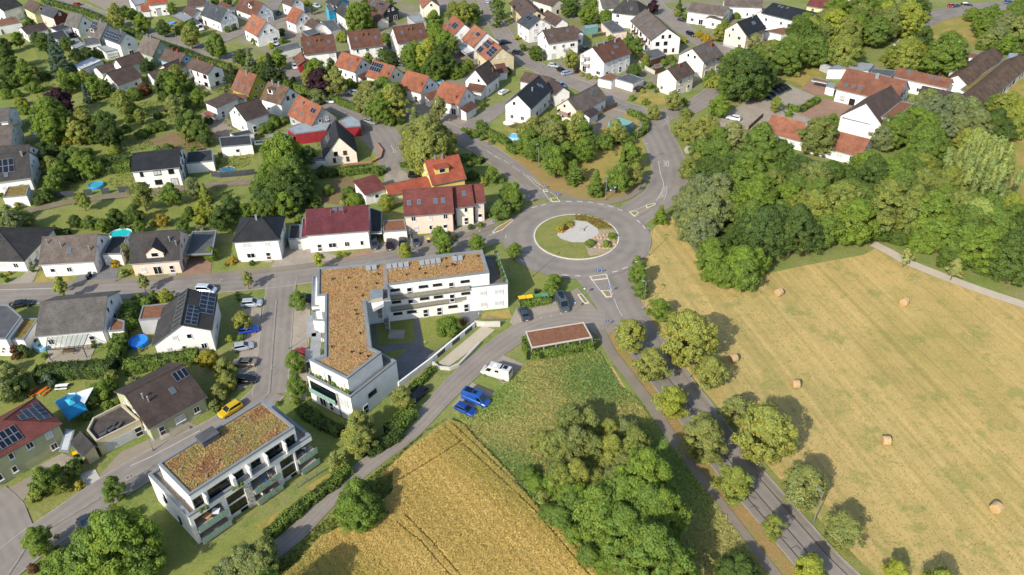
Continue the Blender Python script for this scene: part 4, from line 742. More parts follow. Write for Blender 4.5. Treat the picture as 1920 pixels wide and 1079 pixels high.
BOXES = [
([(-152.48,271.66),(-149.06,279.58),(-143.77,275.99),(-147.41,266.96)],2.8,'white','white','long flat pale blue-white shed roof between garden hedges'),
([(-179.56,312.55),(-175.35,317.7),(-171.43,313.05),(-174.1,307.47)],3.2,'darkfelt','white','dark flat-roofed garage beside the steep grey house',{'open':[(0,0.5,'g',2.6)]}),
([(-178.46,304.77),(-172.99,309.98),(-166.88,301.51),(-169.23,297.77)],3.0,'darkfelt','grey','long dark flat roof behind the silver spruce'),
([(-168.05,298.49),(-163.1,299.83),(-156.75,292.07),(-158.81,287.79)],3.0,'lightfelt','white','grey flat-roofed annex between dark garages and solar house'),
([(-161.05,299.75),(-155.8,301.09),(-151.91,294.11),(-156.43,291.32)],3.0,'felt','white','small white block with flat terrace in front of the dormered house',{'open':[(0,0.5,'d',1)]}),
([(-152.17,291.02),(-147.52,292.32),(-142.96,287.06),(-146.24,284.34)],2.8,'lightfelt','white','white glazed extension below the solar house',{'open':[(0,0.3,'w',1.5),(0,0.7,'w',1.5)]}),
([(-205.79,322.86),(-200.27,327.88),(-194.11,319.81),(-201.3,314.23)],3.2,'redsedum','white','low flat red-brown roof at the left edge of the top corner'),
([(-141.36,218.16),(-138.29,219.0),(-136.54,215.71),(-139.66,214.89)],2.2,'white','white','small white garden canopy on the shaded lawn at left',{'z0':1.9,'name':'garden_canopy','cat':'canopy'}),
([(-94.27,228.69),(-92.88,231.08),(-89.96,228.15),(-90.96,225.01)],2.6,'brightred','wood','bright orange awning stretched in front of the long white workshop',{'z0':2.5,'par':0.02,'name':'awning','cat':'awning'}),
([(-81.53,214.14),(-76.27,216.28),(-74.49,213.93),(-79.21,211.36)],2.6,'darkfelt','white','flat pergola carrying grey solar panels behind the garden pool house'),
([(-83.46,210.45),(-74.8,211.71),(-72.62,205.5),(-81.03,204.03)],3.0,'darkfelt','white','dark flat-roofed white pool house beside the lawn with dark fence',{'open':[(0,0.5,'d',1)]}),
([(-137.0,328.18),(-135.27,332.79),(-127.38,324.78),(-129.05,319.66)],2.7,'lightfelt','wood','flat grey carport roof beside the blue paddling pool',{'z0':2.2,'name':'carport','cat':'carport'}),
([(-150.1,340.57),(-144.74,345.32),(-141.49,340.77),(-146.48,335.92)],3.0,'felt','white','blue-grey flat extension in front of the orange top-edge roof'),
([(-162.45,349.04),(-156.25,350.76),(-151.64,339.8),(-154.73,336.16)],4.5,'lightfelt','white','small white and yellow block at the top edge',{'open':[(0,0.4,'w',1.2),(1,0.5,'w',1)]}),
([(-74.82,318.0),(-69.52,319.49),(-65.25,308.96),(-68.34,305.38)],2.8,'felt','white','dark grey flat carport roofs behind the twin brown houses'),
([(-79.86,306.28),(-75.48,310.14),(-72.46,305.19),(-76.16,300.63)],2.4,'felt','wood','grey-green flat shed roof beside the low brown garage'),
([(-85.98,287.69),(-77.93,293.55),(-76.28,288.05),(-83.09,282.6)],2.6,'felt','white','long dark blue-grey garage roof left of the first double house'),
([(-74.31,329.16),(-72.46,330.93),(-69.38,322.62),(-71.32,320.05)],5.8,'felt','cyan','narrow bright cyan block attached to the grey-roofed house'),
([(-40.83,322.52),(-35.94,324.78),(-32.51,315.64),(-36.82,313.79)],3,'lightfelt','grey','grey flat-roofed garage with light blue canopy behind the double houses'),
([(-20.78,288.57),(-17.8,304.22),(-15.62,300.5),(-18.96,286.32)],3.2,'redsedum','white','low red link roof between the terrace houses'),
([(-19.49,286.8),(-15.89,288.11),(-12.25,280.83),(-15.23,277.47)],2.8,'white','white','pale glazed veranda roofs behind the terrace houses',{'z0':2.4,'name':'veranda','cat':'veranda'}),
([(-61.73,211.21),(-64.91,215.17),(-62.18,218.36),(-52.82,218.79),(-53.12,213.9)],3.4,'metal','red','red-walled annex with blue-grey metal roof and yellow edge'),
([(-68.52,208.7),(-70.57,211.64),(-66.12,214.46),(-62.21,210.73)],2.8,'lightfelt','red','low red-walled annex with pale metal roof beside the yellow strip',{'open':[(0,0.35,'w',0.9),(0,0.8,'w',0.9)]}),
([(-47.84,215.8),(-50.86,220.37),(-48.07,224.66),(-44.32,219.69),(-43.67,216.61)],3.2,'metal','red','red garage with rounded blue-grey metal roof next to the silver car',{'open':[(0,0.5,'g',2.4)]}),
([(-55.38,195.74),(-55.16,197.34),(-51.31,198.25),(-50.39,196.2)],2.5,'felt','white','flat gravel entrance roof at the foot of the cream gable',{'open':[(0,0.6,'d',1)]}),
([(-72.25,206.39),(-72.81,208.59),(-69.0,209.36),(-68.09,207.14)],2.6,'darkfelt','wood','wooden pergola beams left of the red annex',{'z0':2.3,'name':'pergola','cat':'pergola'}),
([(29.32,253.13),(34.04,258.05),(36.94,255.27),(33.43,250.39)],2.7,'redsedum','white','white garage with moss-brown flat roof next to the grey-topped garages',{'open':[(0,0.5,'g',2.4)]}),
([(34.87,252.7),(40.18,256.98),(44.43,252.38),(40.09,247.83)],2.7,'felt','cream','cream double garage with grey flat roof beside the dark car',{'open':[(0,0.3,'g',2.4),(0,0.72,'g',2.4)]}),
([(28.88,217.85),(32.08,221.78),(36.35,217.33),(33.54,214.24)],3.0,'turquoise','teal','transformer shed with turquoise flat roof and grey-green walls',{'name':'transformer_shed','cat':'shed'}),
([(47.49,278.79),(53.61,281.37),(55.47,275.19),(49.32,270.3)],2.6,'felt','wood','grey flat-roofed sheds behind the cream corner house'),
([(36.04,311.19),(41.02,313.83),(44.82,300.64),(38.88,298.21)],2.9,'felt','pink','grey flat-roofed garage with pale pink front near the long terrace',{'open':[(0,0.3,'w',1),(0,0.7,'w',1)]}),
([(29.05,309.9),(34.67,311.66),(34.58,308.05),(28.95,305.52)],2.2,'turquoise','teal','pale green glass greenhouse on the fenced lawn',{'z0':0.0,'name':'greenhouse','cat':'greenhouse'}),
([(49.75,266.16),(52.18,267.63),(52.42,264.78),(49.85,262.97)],2.2,'redsedum','wood','small orange-red hut in the hedged garden',{'name':'garden_hut','cat':'shed'}),
([(15.76,214.9),(17.42,216.43),(18.87,214.8),(17.0,213.02)],2.4,'lightfelt','white','small white shed between the park trees'),
([(134.22,321.64),(150.22,324.65),(154.89,336.0),(138.67,332.8)],8,'lightfelt','cream','peach-coloured flat-roofed block at the top edge',{'open':[(0,0.2,'w',1.4),(0,0.5,'w',1.4),(0,0.8,'w',1.4)],'name':'apartment_block','cat':'apartment block'}),
([(96.09,298.32),(104.79,302.41),(108.84,298.61),(101.38,293.94)],3.0,'redsedum','white','low brown-topped white garages below the strip house',{'open':[(0,0.7,'g',2.4)]}),
([(105.16,210.16),(115.38,221.39),(118.52,219.3),(107.81,207.79)],6.8,'redsedum','grey','flat annex with red gravel roof and a white skylight dome against the hall'),
([(96.36,214.99),(98.01,217.52),(104.39,212.87),(102.69,210.16)],4.6,'lightfelt','white','plain white box in front of the hall gable'),
([(142.45,235.08),(141.81,238.16),(169.86,265.05),(169.77,263.1)],3.4,'greensedum','white','flat link roof with skylight strip between the two long halls'),
([(106.49,257.12),(114.38,265.08),(123.53,260.91),(119.24,254.83),(111.34,256.95)],3.4,'lightfelt','white','large light grey flat school roof behind the red wing'),
([(121.94,257.74),(128.92,255.64),(124.81,249.75),(119.26,254.14)],3.2,'felt','grey','grey flat roof between school wings'),
([(98.4,249.1),(100.21,251.64),(104.18,247.74),(102.61,246.29)],2.8,'redsedum','white','open shelter with brown flat roof beside the school entrance',{'z0':2.5,'name':'shelter','cat':'shelter'}),
([(103.01,247.37),(105.7,246.35),(103.87,242.21),(101.68,243.97)],2.6,'lightfelt','white','small white shed next to the open shelter'),
([(138.52,282.44),(142.23,284.48),(145.68,282.9),(141.82,278.76)],3.0,'white','white','white tent roof behind the school trees'),
([(106.74,265.08),(109.84,268.23),(116.23,266.69),(109.11,260.52)],2.8,'darkfelt','grey','dark grey angular play shelter by the school yard'),
([(145.07,252.72),(148.71,258.75),(153.69,263.68),(157.11,262.27),(151.68,255.54)],3.4,'greensedum','white','stepped brown roofs behind the north long hall'),
([(157.42,267.94),(160.75,272.52),(164.0,271.05),(160.2,266.52)],3.0,'redsedum','white','pale pink flat roof behind the north hall'),
([(170.31,265.03),(173.67,270.22),(176.74,269.44),(173.0,264.94)],3.4,'metal','white','blue-grey metal roof at the far end of the south hall'),
([(-127.96,176.43),(-129.41,182.06),(-124.51,183.15),(-122.41,177.46)],3.0,'greensedum','white','white garage with yellow-green moss roof by the dirt lane'),
([(-87.68,194.08),(-89.39,201.0),(-83.0,202.74),(-80.53,195.47)],3.0,'darkfelt','white','white garage with dark blue roof and wide dark gate',{'open':[(0,0.5,'g',3.4)]}),
([(-91.88,149.63),(-92.64,156.96),(-89.17,157.35),(-87.69,149.64)],3.0,'darkfelt','white','white garage with dark flat roof in front of the turquoise pool',{'open':[(0,0.5,'g',4.4)]}),
([(-73.23,149.23),(-74.81,159.33),(-69.12,159.67),(-67.22,149.64)],2.8,'felt','wood','dark green-grey carport roof between rose house and white hip house',{'z0':2.4,'name':'carport','cat':'carport'}),
([(-51.48,155.44),(-52.39,161.68),(-49.78,161.74),(-48.54,155.37)],2.8,'darkfelt','grey','flat grey garage with grey-green door beside the white pyramid-roof house',{'open':[(0,0.5,'g',2.6)]}),
([(-48.47,154.91),(-49.96,164.03),(-49.1,164.51),(-46.82,155.56)],3.2,'redsheet','white','low maroon side roof left of the double house'),
([(-32.74,157.59),(-34.59,169.2),(-31.23,167.06),(-30.03,157.53)],3.0,'darkfelt','white','plum-coloured carport roof right of the maroon double house',{'z0':2.6,'name':'carport','cat':'carport'}),
([(-29.96,158.02),(-30.43,163.11),(-25.5,163.67),(-24.41,158.6)],2.8,'redsedum','white','pair of white garages with rust-coloured planted roofs between maroon and pink houses',{'open':[(0,0.28,'g',2.4),(0,0.75,'g',2.4)]}),
([(-79.24,121.81),(-80.12,126.29),(-77.27,125.15),(-76.29,122.16)],3.0,'redsedum','white','white side annex with brown flat roof beside the grey-roofed pergola house'),
([(-99.78,118.49),(-105.53,129.45),(-102.25,129.39),(-97.4,125.32),(-97.07,118.44)],4.2,'felt','white','white flat-roofed cube with glass railing at the left edge'),
([(-97.1,119.78),(-97.75,126.09),(-94.87,126.12),(-94.47,119.32)],3.2,'greensedum','white','white garage with dry grass roof at the left edge'),
([(-74.13,124.54),(-75.03,129.25),(-68.33,130.47),(-67.22,125.26)],3.6,'redsedum','grey','grey-blue box extension with brown sedum roof on the solar house'),
([(-75.04,91.0),(-76.18,96.1),(-74.44,95.76),(-73.24,90.77)],2.6,'white','grey','pale blue-white glazed canopy leaning between the green house and the dark shed',{'z0':2.4,'par':0.03,'name':'canopy','cat':'canopy'})]
LM = ['yellow-walled corner house', 'coral-fronted grey-roof house', 'grey-roof white gable house', 'dormered grey house', 'six-window solar house', 'green-gabled grey house', 'blue-gabled house', 'white house with brown windows', 'low brown garden house', 'angled brown-roof barn', 'brown lean-to roof', 'low brown annex', 'dark brown outbuilding', 'white-roofed long shed', 'white shed with dark roof', 'dark flat garage', 'long dark flat roof', 'grey flat annex', 'white flat terrace block', 'white conservatory', 'low red-brown roof', 'dark-roofed edge house', 'grey-roof house at left edge', 'brown-grey house at left edge', 'white canopy', 'orange house with green gable', 'long low white workshop', 'orange awning', 'small rust porch roof', 'brown house left of the orange solar house', 'solar pergola', 'dark flat pool house', 'blue-roofed white gable house', 'brown garage with white gable', 'grey flat carport', 'small brown annex roof', 'steep red-brown house', 'bright orange gable house', 'orange roof at the top edge', 'small orange lean-to', 'blue-grey flat extension', 'yellow and white block', 'brown roof at top right of the road', 'brown-roof top house', 'small orange gable house', 'low brown white-gabled garage', 'dark grey carport roofs', 'green-grey flat shed', 'long dark garage roof', 'cyan-sided grey house', 'bright cyan wall block', 'long dark grey gable house', 'chalet with open dark gable', 'small brown roof by the chalet', 'cream gable house', 'grey flat garage with canopy', 'first double house', 'middle double house', 'third double house', 'first orange row house', 'solar orange row house', 'third orange row house', 'fourth orange row house', 'brown garage of the row', 'connecting roof one', 'connecting roof two', 'red garage at the turning yard', 'red terrace with blue panel', 'middle terrace house', 'beige-gabled solar terrace', 'low red link roof', 'white veranda', 'dark brown corner house', 'brown lean-to of the corner house', 'brown garage beside the beige gable', 'twin brown-roof house', 'orange roof with blue collector', 'black-roofed cream house', 'red annex with metal roof', 'low red annex', 'red garage with metal roof', 'flat entrance roof', 'plain wood pergola', 'grey hip house with red shutters', 'brown gabled house behind', 'white flat block with loggia', 'white annex of the flats', 'beige house with solar corner', 'cream house with brown doors', 'dark hip house', 'white top house', 'long pinkish terrace', 'white house with balconies', 'brown-topped garage', 'grey-topped garages', 'cream corner house', 'cream house with brick chimney', 'white black-roof corner house', 'old brown annex', 'dark brown rear wing', 'brown chalet by the turquoise shed', 'chalet garage', 'white cross-roof house', 'cross wing', 'black-roof pink house', 'brown roof at the top edge', 'turquoise shed', 'small grey shed', 'grey garage block', 'greenhouse', 'red-topped hut', 'white shed by the round pool', 'maroon-striped roof at right top', 'white block with red strip', 'yellow red-roof house', 'peach block', 'white garages below the strip house', 'glass-fronted school wing', 'school hall', 'hall annex with skylight', 'white hall porch', 'long brick-red classroom roof', 'brown classroom wing', 'north long hall', 'south long hall', 'flat link roof', 'light grey school roof', 'grey school link', 'school shelter', 'white school shed', 'white tent roof', 'dark play shed', 'brown stepped roofs', 'pale pink terrace roof', 'bluish roof at far end', 'orange-roofed club house', 'black-roof house with vents', 'dark rear roof at left', 'moss-roofed garage', 'modern white house with black roof', 'white garage with dark door', 'dark pyramid-roof house at left', 'white bungalow', 'dark garage by the turquoise pool', 'rose house with pointed dormer', 'dark green carport roof', 'white pyramid-roof house', 'grey garage by the pyramid house', 'maroon double house', 'maroon side wing', 'plum-coloured carport', 'red shed', 'pink row house', 'cream middle row unit', 'end row unit', 'yellow house', 'orange side wing', 'rust-topped garage pair', 'grey house with glass pergola', 'brown side annex', 'white cube house', 'grass-roofed white garage', 'solar house with split roof', 'sedum-topped box', 'brown roof house with terrace', 'red solar hip house', 'dark-roofed garden shed', 'blue-white solar canopy', 'roundabout island', 'brown-roofed carport', 'courtyard of the long block', 'west tip of the long block', 'corner apartment block', 'parked camper van', 'wheat field corner', 'yellow car', 'grass island of the street bend', 'main road bend', 'first hay bale', 'yellow road sign', 'roundabout park corner', 'park lawn', 'dirt lane', 'paddling pool lawn', 'parking yard', 'street junction', 'school car park', 'vegetable garden', 'shaded orchard', 'picnic lawn', 'blue tent', 'residential street', 'side street parking bays', 'turning circle', 'gravel field path', 'meadow by the lane', 'lane bend', 'fenced plot', 'upper hedge road', 'top street', 'hay field edge', 'bin store', 'entrance of the private lane']
TREES = """-154.8 268.1 9.5 cone blue 0.8 1 13
-171.7 292.2 6.7 round dark 1 2 17
-178.8 300.1 5.0 round dark 1 2 16
-163.9 292.8 5.4 round dark 1 2 17
-156.2 282.8 5.6 broad deep 1 2 19
-152.9 284.0 5.7 broad dark 1 1 19
-150.9 286.6 4.6 bush dark 1 2 19
-177.1 274.4 8.0 round dark 1 1 17
-169.1 260.7 6.1 round dark 1 2 13
-170.1 272.1 4.6 round mid 1 2 13
-184.4 297.4 5.0 sparse mid 1 2 16
-163.7 260.5 6.1 round mid 1 1 13
-186.8 292.2 5.3 round deep 1 2 16
-169.6 256.5 4.2 bush dark 1 2 13
-164.9 249.1 4.5 bush mid 1 0 22
-152.4 270.2 4.8 bush dark 1 1 13
-150.2 260.1 5.3 round mid 1 2 10
-160.2 265.8 4.4 bush dark 1 2 10
-144.9 256.4 5.2 round mid 1 1 10
-146.4 265.0 4.7 bush lime 1 2 10
-145.9 252.5 4.8 round dark 1 1 10
-146.8 265.4 3.2 bush pale 1 2 10
-131.0 275.4 4.3 ball yellow 1 0 9
-125.4 268.6 5.0 round deep 1 3 9
-146.1 278.2 3.3 bush lime 1 0 13
-148.3 271.3 3.6 bush dark 1 2 9
-138.9 233.1 8.5 round purple 1 0 22
-134.8 219.9 10.6 round mid 1 3 24
-132.1 213.6 9.7 round mid 1 3 23
-157.0 242.6 4.1 bush lime 1 0 22
-155.3 242.2 2.2 bush gold 1 0 22
-161.8 249.8 3.8 bush mid 1 1 13
-152.5 236.2 4.0 bush mid 1 0 24
-150.7 242.8 3.7 bush lime 1 2 8
-126.5 220.8 7.1 round linden 1 3 24
-124.8 213.1 6.6 round linden 1 3 23
-119.3 218.7 7.1 round dark 1 1 188
-114.4 210.5 7.6 round deep 1 2 187
-117.9 230.0 7.0 sparse olive 1.1 1 188
-134.2 246.2 3.0 bush mid 1 1 8
-136.0 244.2 3.5 cone blue 1 1 8
-136.0 250.3 5.9 round mid 1 1 8
-131.7 249.1 5.1 round dark 1 1 8
-128.9 213.5 3.7 bush yellow 1 3 24
-121.7 213.9 4.5 round mid 1 3 24
-117.0 228.7 3.2 bush mid 1 1 188
-115.1 215.7 3.7 bush olive 1 2 187
-132.4 256.1 3.5 bush dark 1 2 8
-121.9 246.7 5.6 bush mid 1 0 188
-120.3 251.5 5.3 bush russet 1 3 8
-113.5 253.5 6.4 round mid 1 1 11
-111.2 257.5 6.8 round olive 1 3 11
-109.0 248.2 6.6 round mid 1 1 7
-114.1 249.7 5.1 round dark 1 1 11
-106.4 254.4 4.2 bush mid 1 1 7
-109.0 231.4 3.2 bush dark 1 0 187
-103.5 232.1 5.6 sparse grey 1 2 27
-102.1 237.9 4.5 round dark 1 2 26
-99.1 239.4 4.9 round mid 1 2 26
-107.9 236.5 2.2 bush purple 1 3 188
-111.8 245.6 4.1 bush dark 1 0 188
-102.1 248.9 3.8 bush mid 1 0 26
-94.4 221.3 6.1 round mid 1 3 187
-89.7 213.8 5.9 round dark 1 2 30
-97.3 220.0 5.0 round dark 1 3 187
-104.9 222.6 4.1 bush dark 1 2 187
-107.6 221.1 3.8 bush mid 1 2 187
-108.7 217.4 3.7 bush dark 1 2 27
-87.5 210.8 4.1 round dark 1 2 31
-91.9 226.9 3.2 bush dark 1 1 27
-93.8 214.0 4.5 round olive 1 1 187
-156.4 321.5 7.2 round linden 1.2 3 2
-157.7 332.8 5.0 round mid 1 1 39
-143.7 313.9 7.1 round mid 1 0 3
-153.0 329.1 4.9 round mid 1 1 38
-133.8 309.0 6.1 round dark 1 1 34
-118.7 295.1 6.7 round linden 1.2 2 198
-122.3 308.5 6.0 round mid 1 1 32
-105.2 283.3 7.8 round mid 1.1 1 198
-130.3 314.0 4.1 bush lime 1 1 34
-129.9 318.9 4.1 bush mid 1 1 34
-140.5 338.5 4.5 round mid 1 3 40
-111.1 314.2 2.6 ball mid 1 1 32
-109.1 316.6 2.6 ball dark 1 1 32
-95.0 275.8 5.5 round dark 1 0 7
-89.3 268.3 5.8 cone grey 0.8 3 7
-91.7 255.3 4.4 cone deep 1 0 25
-92.4 248.9 2.1 column deep 1 0 28
-191.8 321.3 4.3 round dark 1 3 20
-200.1 324.4 4.6 bush dark 1 0 20
-96.8 299.6 3.1 bush mid 1 1 37
-119.5 332.3 2.8 bush dark 1 1 35
-113.8 344.9 4.6 round mid 1 0 35
-125.8 347.3 4.6 round mid 1 0 42
-120.4 348.2 4.1 round dark 1 0 35
-117.6 234.8 4.3 bush mid 1 3 188
-112.2 226.8 4.0 sparse olive 1 2 187
-115.2 221.9 3.1 bush mid 1 2 187
-124.4 266.7 2.4 bush mid 1 0 11
-129.9 249.5 3.0 bush dark 1 1 8
-132.8 215.6 2.4 bush lime 1 3 24
-158.1 254.2 5.0 bush mid 1 2 10
-167.6 258.8 4.3 bush dark 1 1 19
-167.6 271.6 4.0 bush olive 1 2 13
-100.4 248.9 2.6 bush lime 1 1 7
-78.5 254.5 8.2 cone deep 0.75 0 25
-84.0 263.7 5.5 round dark 1 1 66
-80.8 272.0 6.7 round mid 1 2 66
-75.9 254.3 5.8 round deep 1 0 25
-84.2 258.0 4.7 bush mid 1 0 25
-87.3 277.5 4.5 bush lime 1 1 48
-58.3 309.7 10.8 round mid 1 3 46
-57.5 324.2 7.1 round mid 1 2 53
-60.2 308.6 4.9 bush mid 1 3 46
-63.1 301.1 5.9 bush lime 1 1 46
-81.6 335.7 2.8 column dark 0.5 3 43
-88.4 309.3 3.1 ball dark 1 0 37
-86.0 300.6 3.2 bush mid 1 3 37
-89.1 294.7 3.1 bush lime 1 1 37
-64.9 259.9 7.4 round mid 1 2 59
-61.0 247.1 8.5 round purple 1 2 184
-55.5 245.5 7.1 oval linden 1 1 184
-62.0 269.9 3.2 column dark 0.5 2 59
-67.2 254.5 3.9 young linden 1 2 184
-53.3 255.0 4.2 bush mid 1 0 184
-49.2 251.4 4.2 bush dark 1 3 184
-69.4 269.3 5.4 bush dark 1 1 66
-61.3 265.4 4.0 round mid 1 2 59
-54.4 314.8 5.0 bush mid 1 1 53
-28.7 311.9 7.4 round mid 1 1 55
-21.9 321.6 7.6 round olive 1 3 55
-17.4 316.2 8.1 sparse olive 1 2 199
-14.0 323.6 6.5 round mid 1 0 199
-13.3 315.9 3.2 column mid 0.5 2 199
-45.1 275.9 4.2 column mid 0.45 1 57
-42.6 274.5 4.2 column dark 0.45 1 57
-40.7 274.1 3.8 column deep 0.45 1 57
-49.8 275.3 4.1 round olive 1 1 57
-38.5 283.7 3.6 bush mid 1 1 58
-34.3 272.5 7.7 round fresh 1 1 58
-33.0 278.2 6.8 round fresh 1 2 71
-27.1 290.0 8.1 round fresh 1.1 3 58
-22.6 281.0 8.9 round fresh 1 2 68
-27.9 270.2 9.6 round lime 1 1 71
-23.2 267.1 9.1 round deep 1 1 71
-24.5 260.1 7.9 round dark 1 0 61
-20.8 264.0 7.0 round dark 1 2 74
-27.4 266.3 6.7 bush dark 1 3 60
-25.1 259.8 5.7 bush mid 1 0 61
-16.0 267.4 5.3 bush mid 1 2 69
-14.3 271.0 4.4 bush lime 1 2 69
-33.5 266.8 5.3 bush mid 1 0 60
-30.0 271.1 6.1 round mid 1 1 71
-35.6 273.6 3.9 bush dark 1 1 58
-42.4 228.8 9.8 round linden 1.1 0 80
-38.9 235.8 8.7 round mid 1.1 1 61
-35.3 226.6 9.7 round linden 1.1 3 80
-38.9 225.4 8.8 round mid 1 3 80
-35.9 243.6 5.2 round mid 1 2 61
-43.2 246.7 4.8 round mid 1 1 60
-36.4 225.5 7.2 bush mid 1 3 80
-33.7 225.8 4.7 bush dark 1 3 80
-21.3 224.8 5.3 young linden 1 2 63
-27.7 216.6 6.4 cone grey 0.7 0 193
-29.8 215.5 5.3 bush grey 1 0 193
-22.5 201.9 11.3 round linden 1 3 193
-27.2 206.1 7.0 round linden 1 3 193
-18.8 204.5 7.4 round olive 1 3 193
-27.0 218.7 3.7 bush dark 1 0 193
-61.6 241.4 6.7 bush grey 1 3 75
-66.0 247.4 4.1 bush mid 1 0 75
-73.9 253.7 4.0 ball mid 1 3 25
-72.7 258.4 2.2 column dark 0.4 1 66
-36.4 263.1 2.9 bush mid 1 0 60
-71.3 224.0 4.6 bush mid 1 2 76
-69.4 226.0 3.4 bush lime 1 2 76
-73.2 220.0 3.8 bush mid 1 1 29
-72.2 221.0 3.8 bush mid 1 0 30
-14.0 219.2 1.7 bush mid 1 1 63
-12.0 217.4 2.5 bush lime 1 1 63
-10.3 214.9 3.3 bush mid 1 1 63
-7.9 212.8 2.4 bush mid 1 1 97
-12.8 218.4 1.6 ball mid 1 1 63
-5.5 210.4 2.0 bush olive 1 1 63
-4.8 315.7 5.7 column mid 0.8 0 199
-3.3 327.7 4.3 column dark 0.8 2 87
-2.3 326.9 2.2 column dark 0.5 2 87
-13.2 312.1 2.6 column mid 0.4 0 67
-0.8 265.2 3.4 bush dark 1 0 74
-8.1 264.7 2.9 bush dark 1 2 74
-18.1 262.5 5.2 bush mid 1 2 74
-8.4 237.1 2.7 bush dark 1 0 63
-43.6 293.9 3.7 bush mid 1 2 58
-46.8 300.3 4.8 bush mid 1 0 58
-47.6 286.6 3.2 round mid 1 3 57
-60.4 343.1 4.3 round dark 1 0 49
-51.1 349.1 3.6 bush mid 1 0 52
-86.6 348.7 3.6 bush lime 1 0 43
9.9 278.5 5.7 ball dark 1 1 85
5.0 288.4 2.9 ball dark 1 2 85
21.4 270.2 5.6 round lime 1 2 92
11.1 278.4 2.4 ball purple 1 1 85
24.6 262.3 1.8 ball lime 1 2 92
26.9 259.8 2.3 ball lime 1 0 93
23.0 265.5 2.3 ball purple 1 2 92
29.3 259.4 1.9 bush lime 1 0 93
44.1 287.9 5.4 round mid 1 2 91
45.5 279.2 5.2 oval mid 1 2 107
38.8 298.9 3.2 bush mid 1 1 108
42.0 260.0 5.0 ball dark 1.1 0 94
47.6 271.2 4.6 cone lime 0.55 1 107
47.5 269.9 3.4 bush mid 1 0 110
53.9 270.9 2.8 ball mid 1 1 107
57.1 274.3 4.0 bush mid 1 3 107
57.3 270.0 2.9 bush mid 1 3 110
65.6 294.9 3.1 bush lime 1 3 91
74.1 296.3 4.2 bush gold 1 2 104
72.4 301.6 3.7 bush yellow 1 2 104
68.8 327.4 3.3 ball lime 1 2 102
70.6 333.4 4.2 cone dark 0.6 0 102
71.1 322.0 3.4 bush mid 1 2 102
79.0 295.9 6.0 round olive 1 2 104
82.4 304.0 5.1 round mid 1 0 104
91.9 323.8 3.4 bush mid 1 1 105
33.9 328.0 7.7 round mid 1 1 197
37.1 326.8 6.5 round lime 1 2 90
30.9 317.3 7.0 round mid 1 0 109
38.6 320.0 7.3 bush mid 1 1 90
24.1 327.3 6.5 round dark 1 2 197
27.6 336.8 5.5 round mid 1 0 197
37.9 334.6 3.3 column lime 0.6 0 90
28.7 329.0 3.4 bush mid 1 2 197
22.6 337.1 5.5 round mid 1 3 88
59.0 330.1 5.4 round purple 1 0 89
66.4 252.3 4.8 round mid 1 3 95
68.3 247.6 6.2 round lime 1 3 95
65.9 251.1 4.2 bush lime 1 3 95
47.7 247.1 1.7 column dark 0.4 2 95
50.5 232.0 5.4 round linden 1.1 3 185
54.9 236.8 3.1 bush mid 1 1 95
46.0 250.3 2.6 ball mid 1 3 94
43.2 246.9 1.7 ball lime 1 1 94
39.1 241.0 2.1 ball mid 1 1 94
42.9 237.6 2.7 bush mid 1 0 185
72.8 237.7 15.0 round dark 1 2 186
69.8 240.4 9.3 round mid 1 2 186
81.7 255.8 9.7 round mid 1 0 186
75.9 257.2 9.8 round mid 1 1 96
78.5 239.3 8.3 round dark 1 2 186
73.1 257.6 7.3 round mid 1 1 96
82.8 247.6 8.1 round dark 1 0 186
63.6 226.4 6.7 round fresh 1 3 185
58.5 222.9 2.0 ball dark 1 3 185
43.4 225.3 4.4 round linden 1 1 185
30.0 209.2 6.7 round linden 1 0 181
19.8 213.1 6.8 round linden 1.1 3 111
21.1 209.2 6.3 round mid 1 1 111
11.7 205.1 8.2 round linden 1 1 111
6.9 207.4 7.4 round linden 1.15 2 111
10.6 213.9 6.4 round linden 1 1 101
5.4 204.0 6.6 round mid 1 2 181
15.0 209.9 5.9 round mid 1 1 101
17.2 208.4 6.3 round linden 1 2 181
4.0 212.8 4.7 round linden 1 2 111
49.5 211.0 6.3 round linden 1 3 106
51.9 207.1 5.8 round linden 1 1 185
55.4 208.6 7.9 round linden 1 3 181
57.2 207.6 6.6 round lime 1 1 185
62.3 204.2 7.8 round pale 1 2 135
52.6 203.2 6.1 round linden 1 2 135
58.5 203.3 6.5 round mid 1 2 135
11.7 227.3 2.4 ball lime 1 1 97
14.4 225.8 3.0 bush mid 1 2 100
13.4 221.0 2.9 bush mid 1 0 111
17.0 221.9 2.9 bush mid 1 2 101
9.0 289.4 2.1 bush dark 1 2 85
3.2 300.9 2.7 bush lime 1 2 83
89.2 285.3 5.9 round pale 1 1 104
85.1 282.6 1.9 ball dark 1 1 104
87.2 272.2 6.2 round dark 1 1 104
53.7 227.8 3.9 bush olive 1 3 185
33.4 209.0 4.4 bush mid 1 1 106
26.7 204.6 4.9 round mid 1 0 181
24.1 207.7 5.2 bush dark 1 0 181
37.0 284.3 3.1 bush mid 1 2 107
54.0 263.5 1.9 bush mid 1 2 96
81.5 229.4 3.7 oval lime 1 1 186
84.6 200.1 10.3 round olive 1 1 135
95.1 217.4 4.4 round fresh 1 2 120
85.2 226.8 2.8 bush mid 1 1 186
97.2 258.8 2.6 bush lime 1 0 128
148.1 280.7 7.2 round dark 1.2 3 130
147.1 283.5 4.9 round dark 1 3 130
145.2 258.4 13.4 round mid 1 2 132
141.8 259.8 9.1 round mid 1 2 123
150.7 262.2 8.2 round dark 1 0 132
132.6 259.3 11.7 round lime 1 3 127
131.5 263.7 7.8 round lime 1 0 127
139.6 264.6 7.8 round yellow 1 2 132
132.7 271.8 5.0 bush lime 1 1 130
182.5 315.1 6.4 broad mid 1 3 115
178.9 300.0 9.1 round mid 1 0 134
191.3 316.4 5.9 round mid 1 3 115
177.2 293.8 7.5 round mid 1 0 134
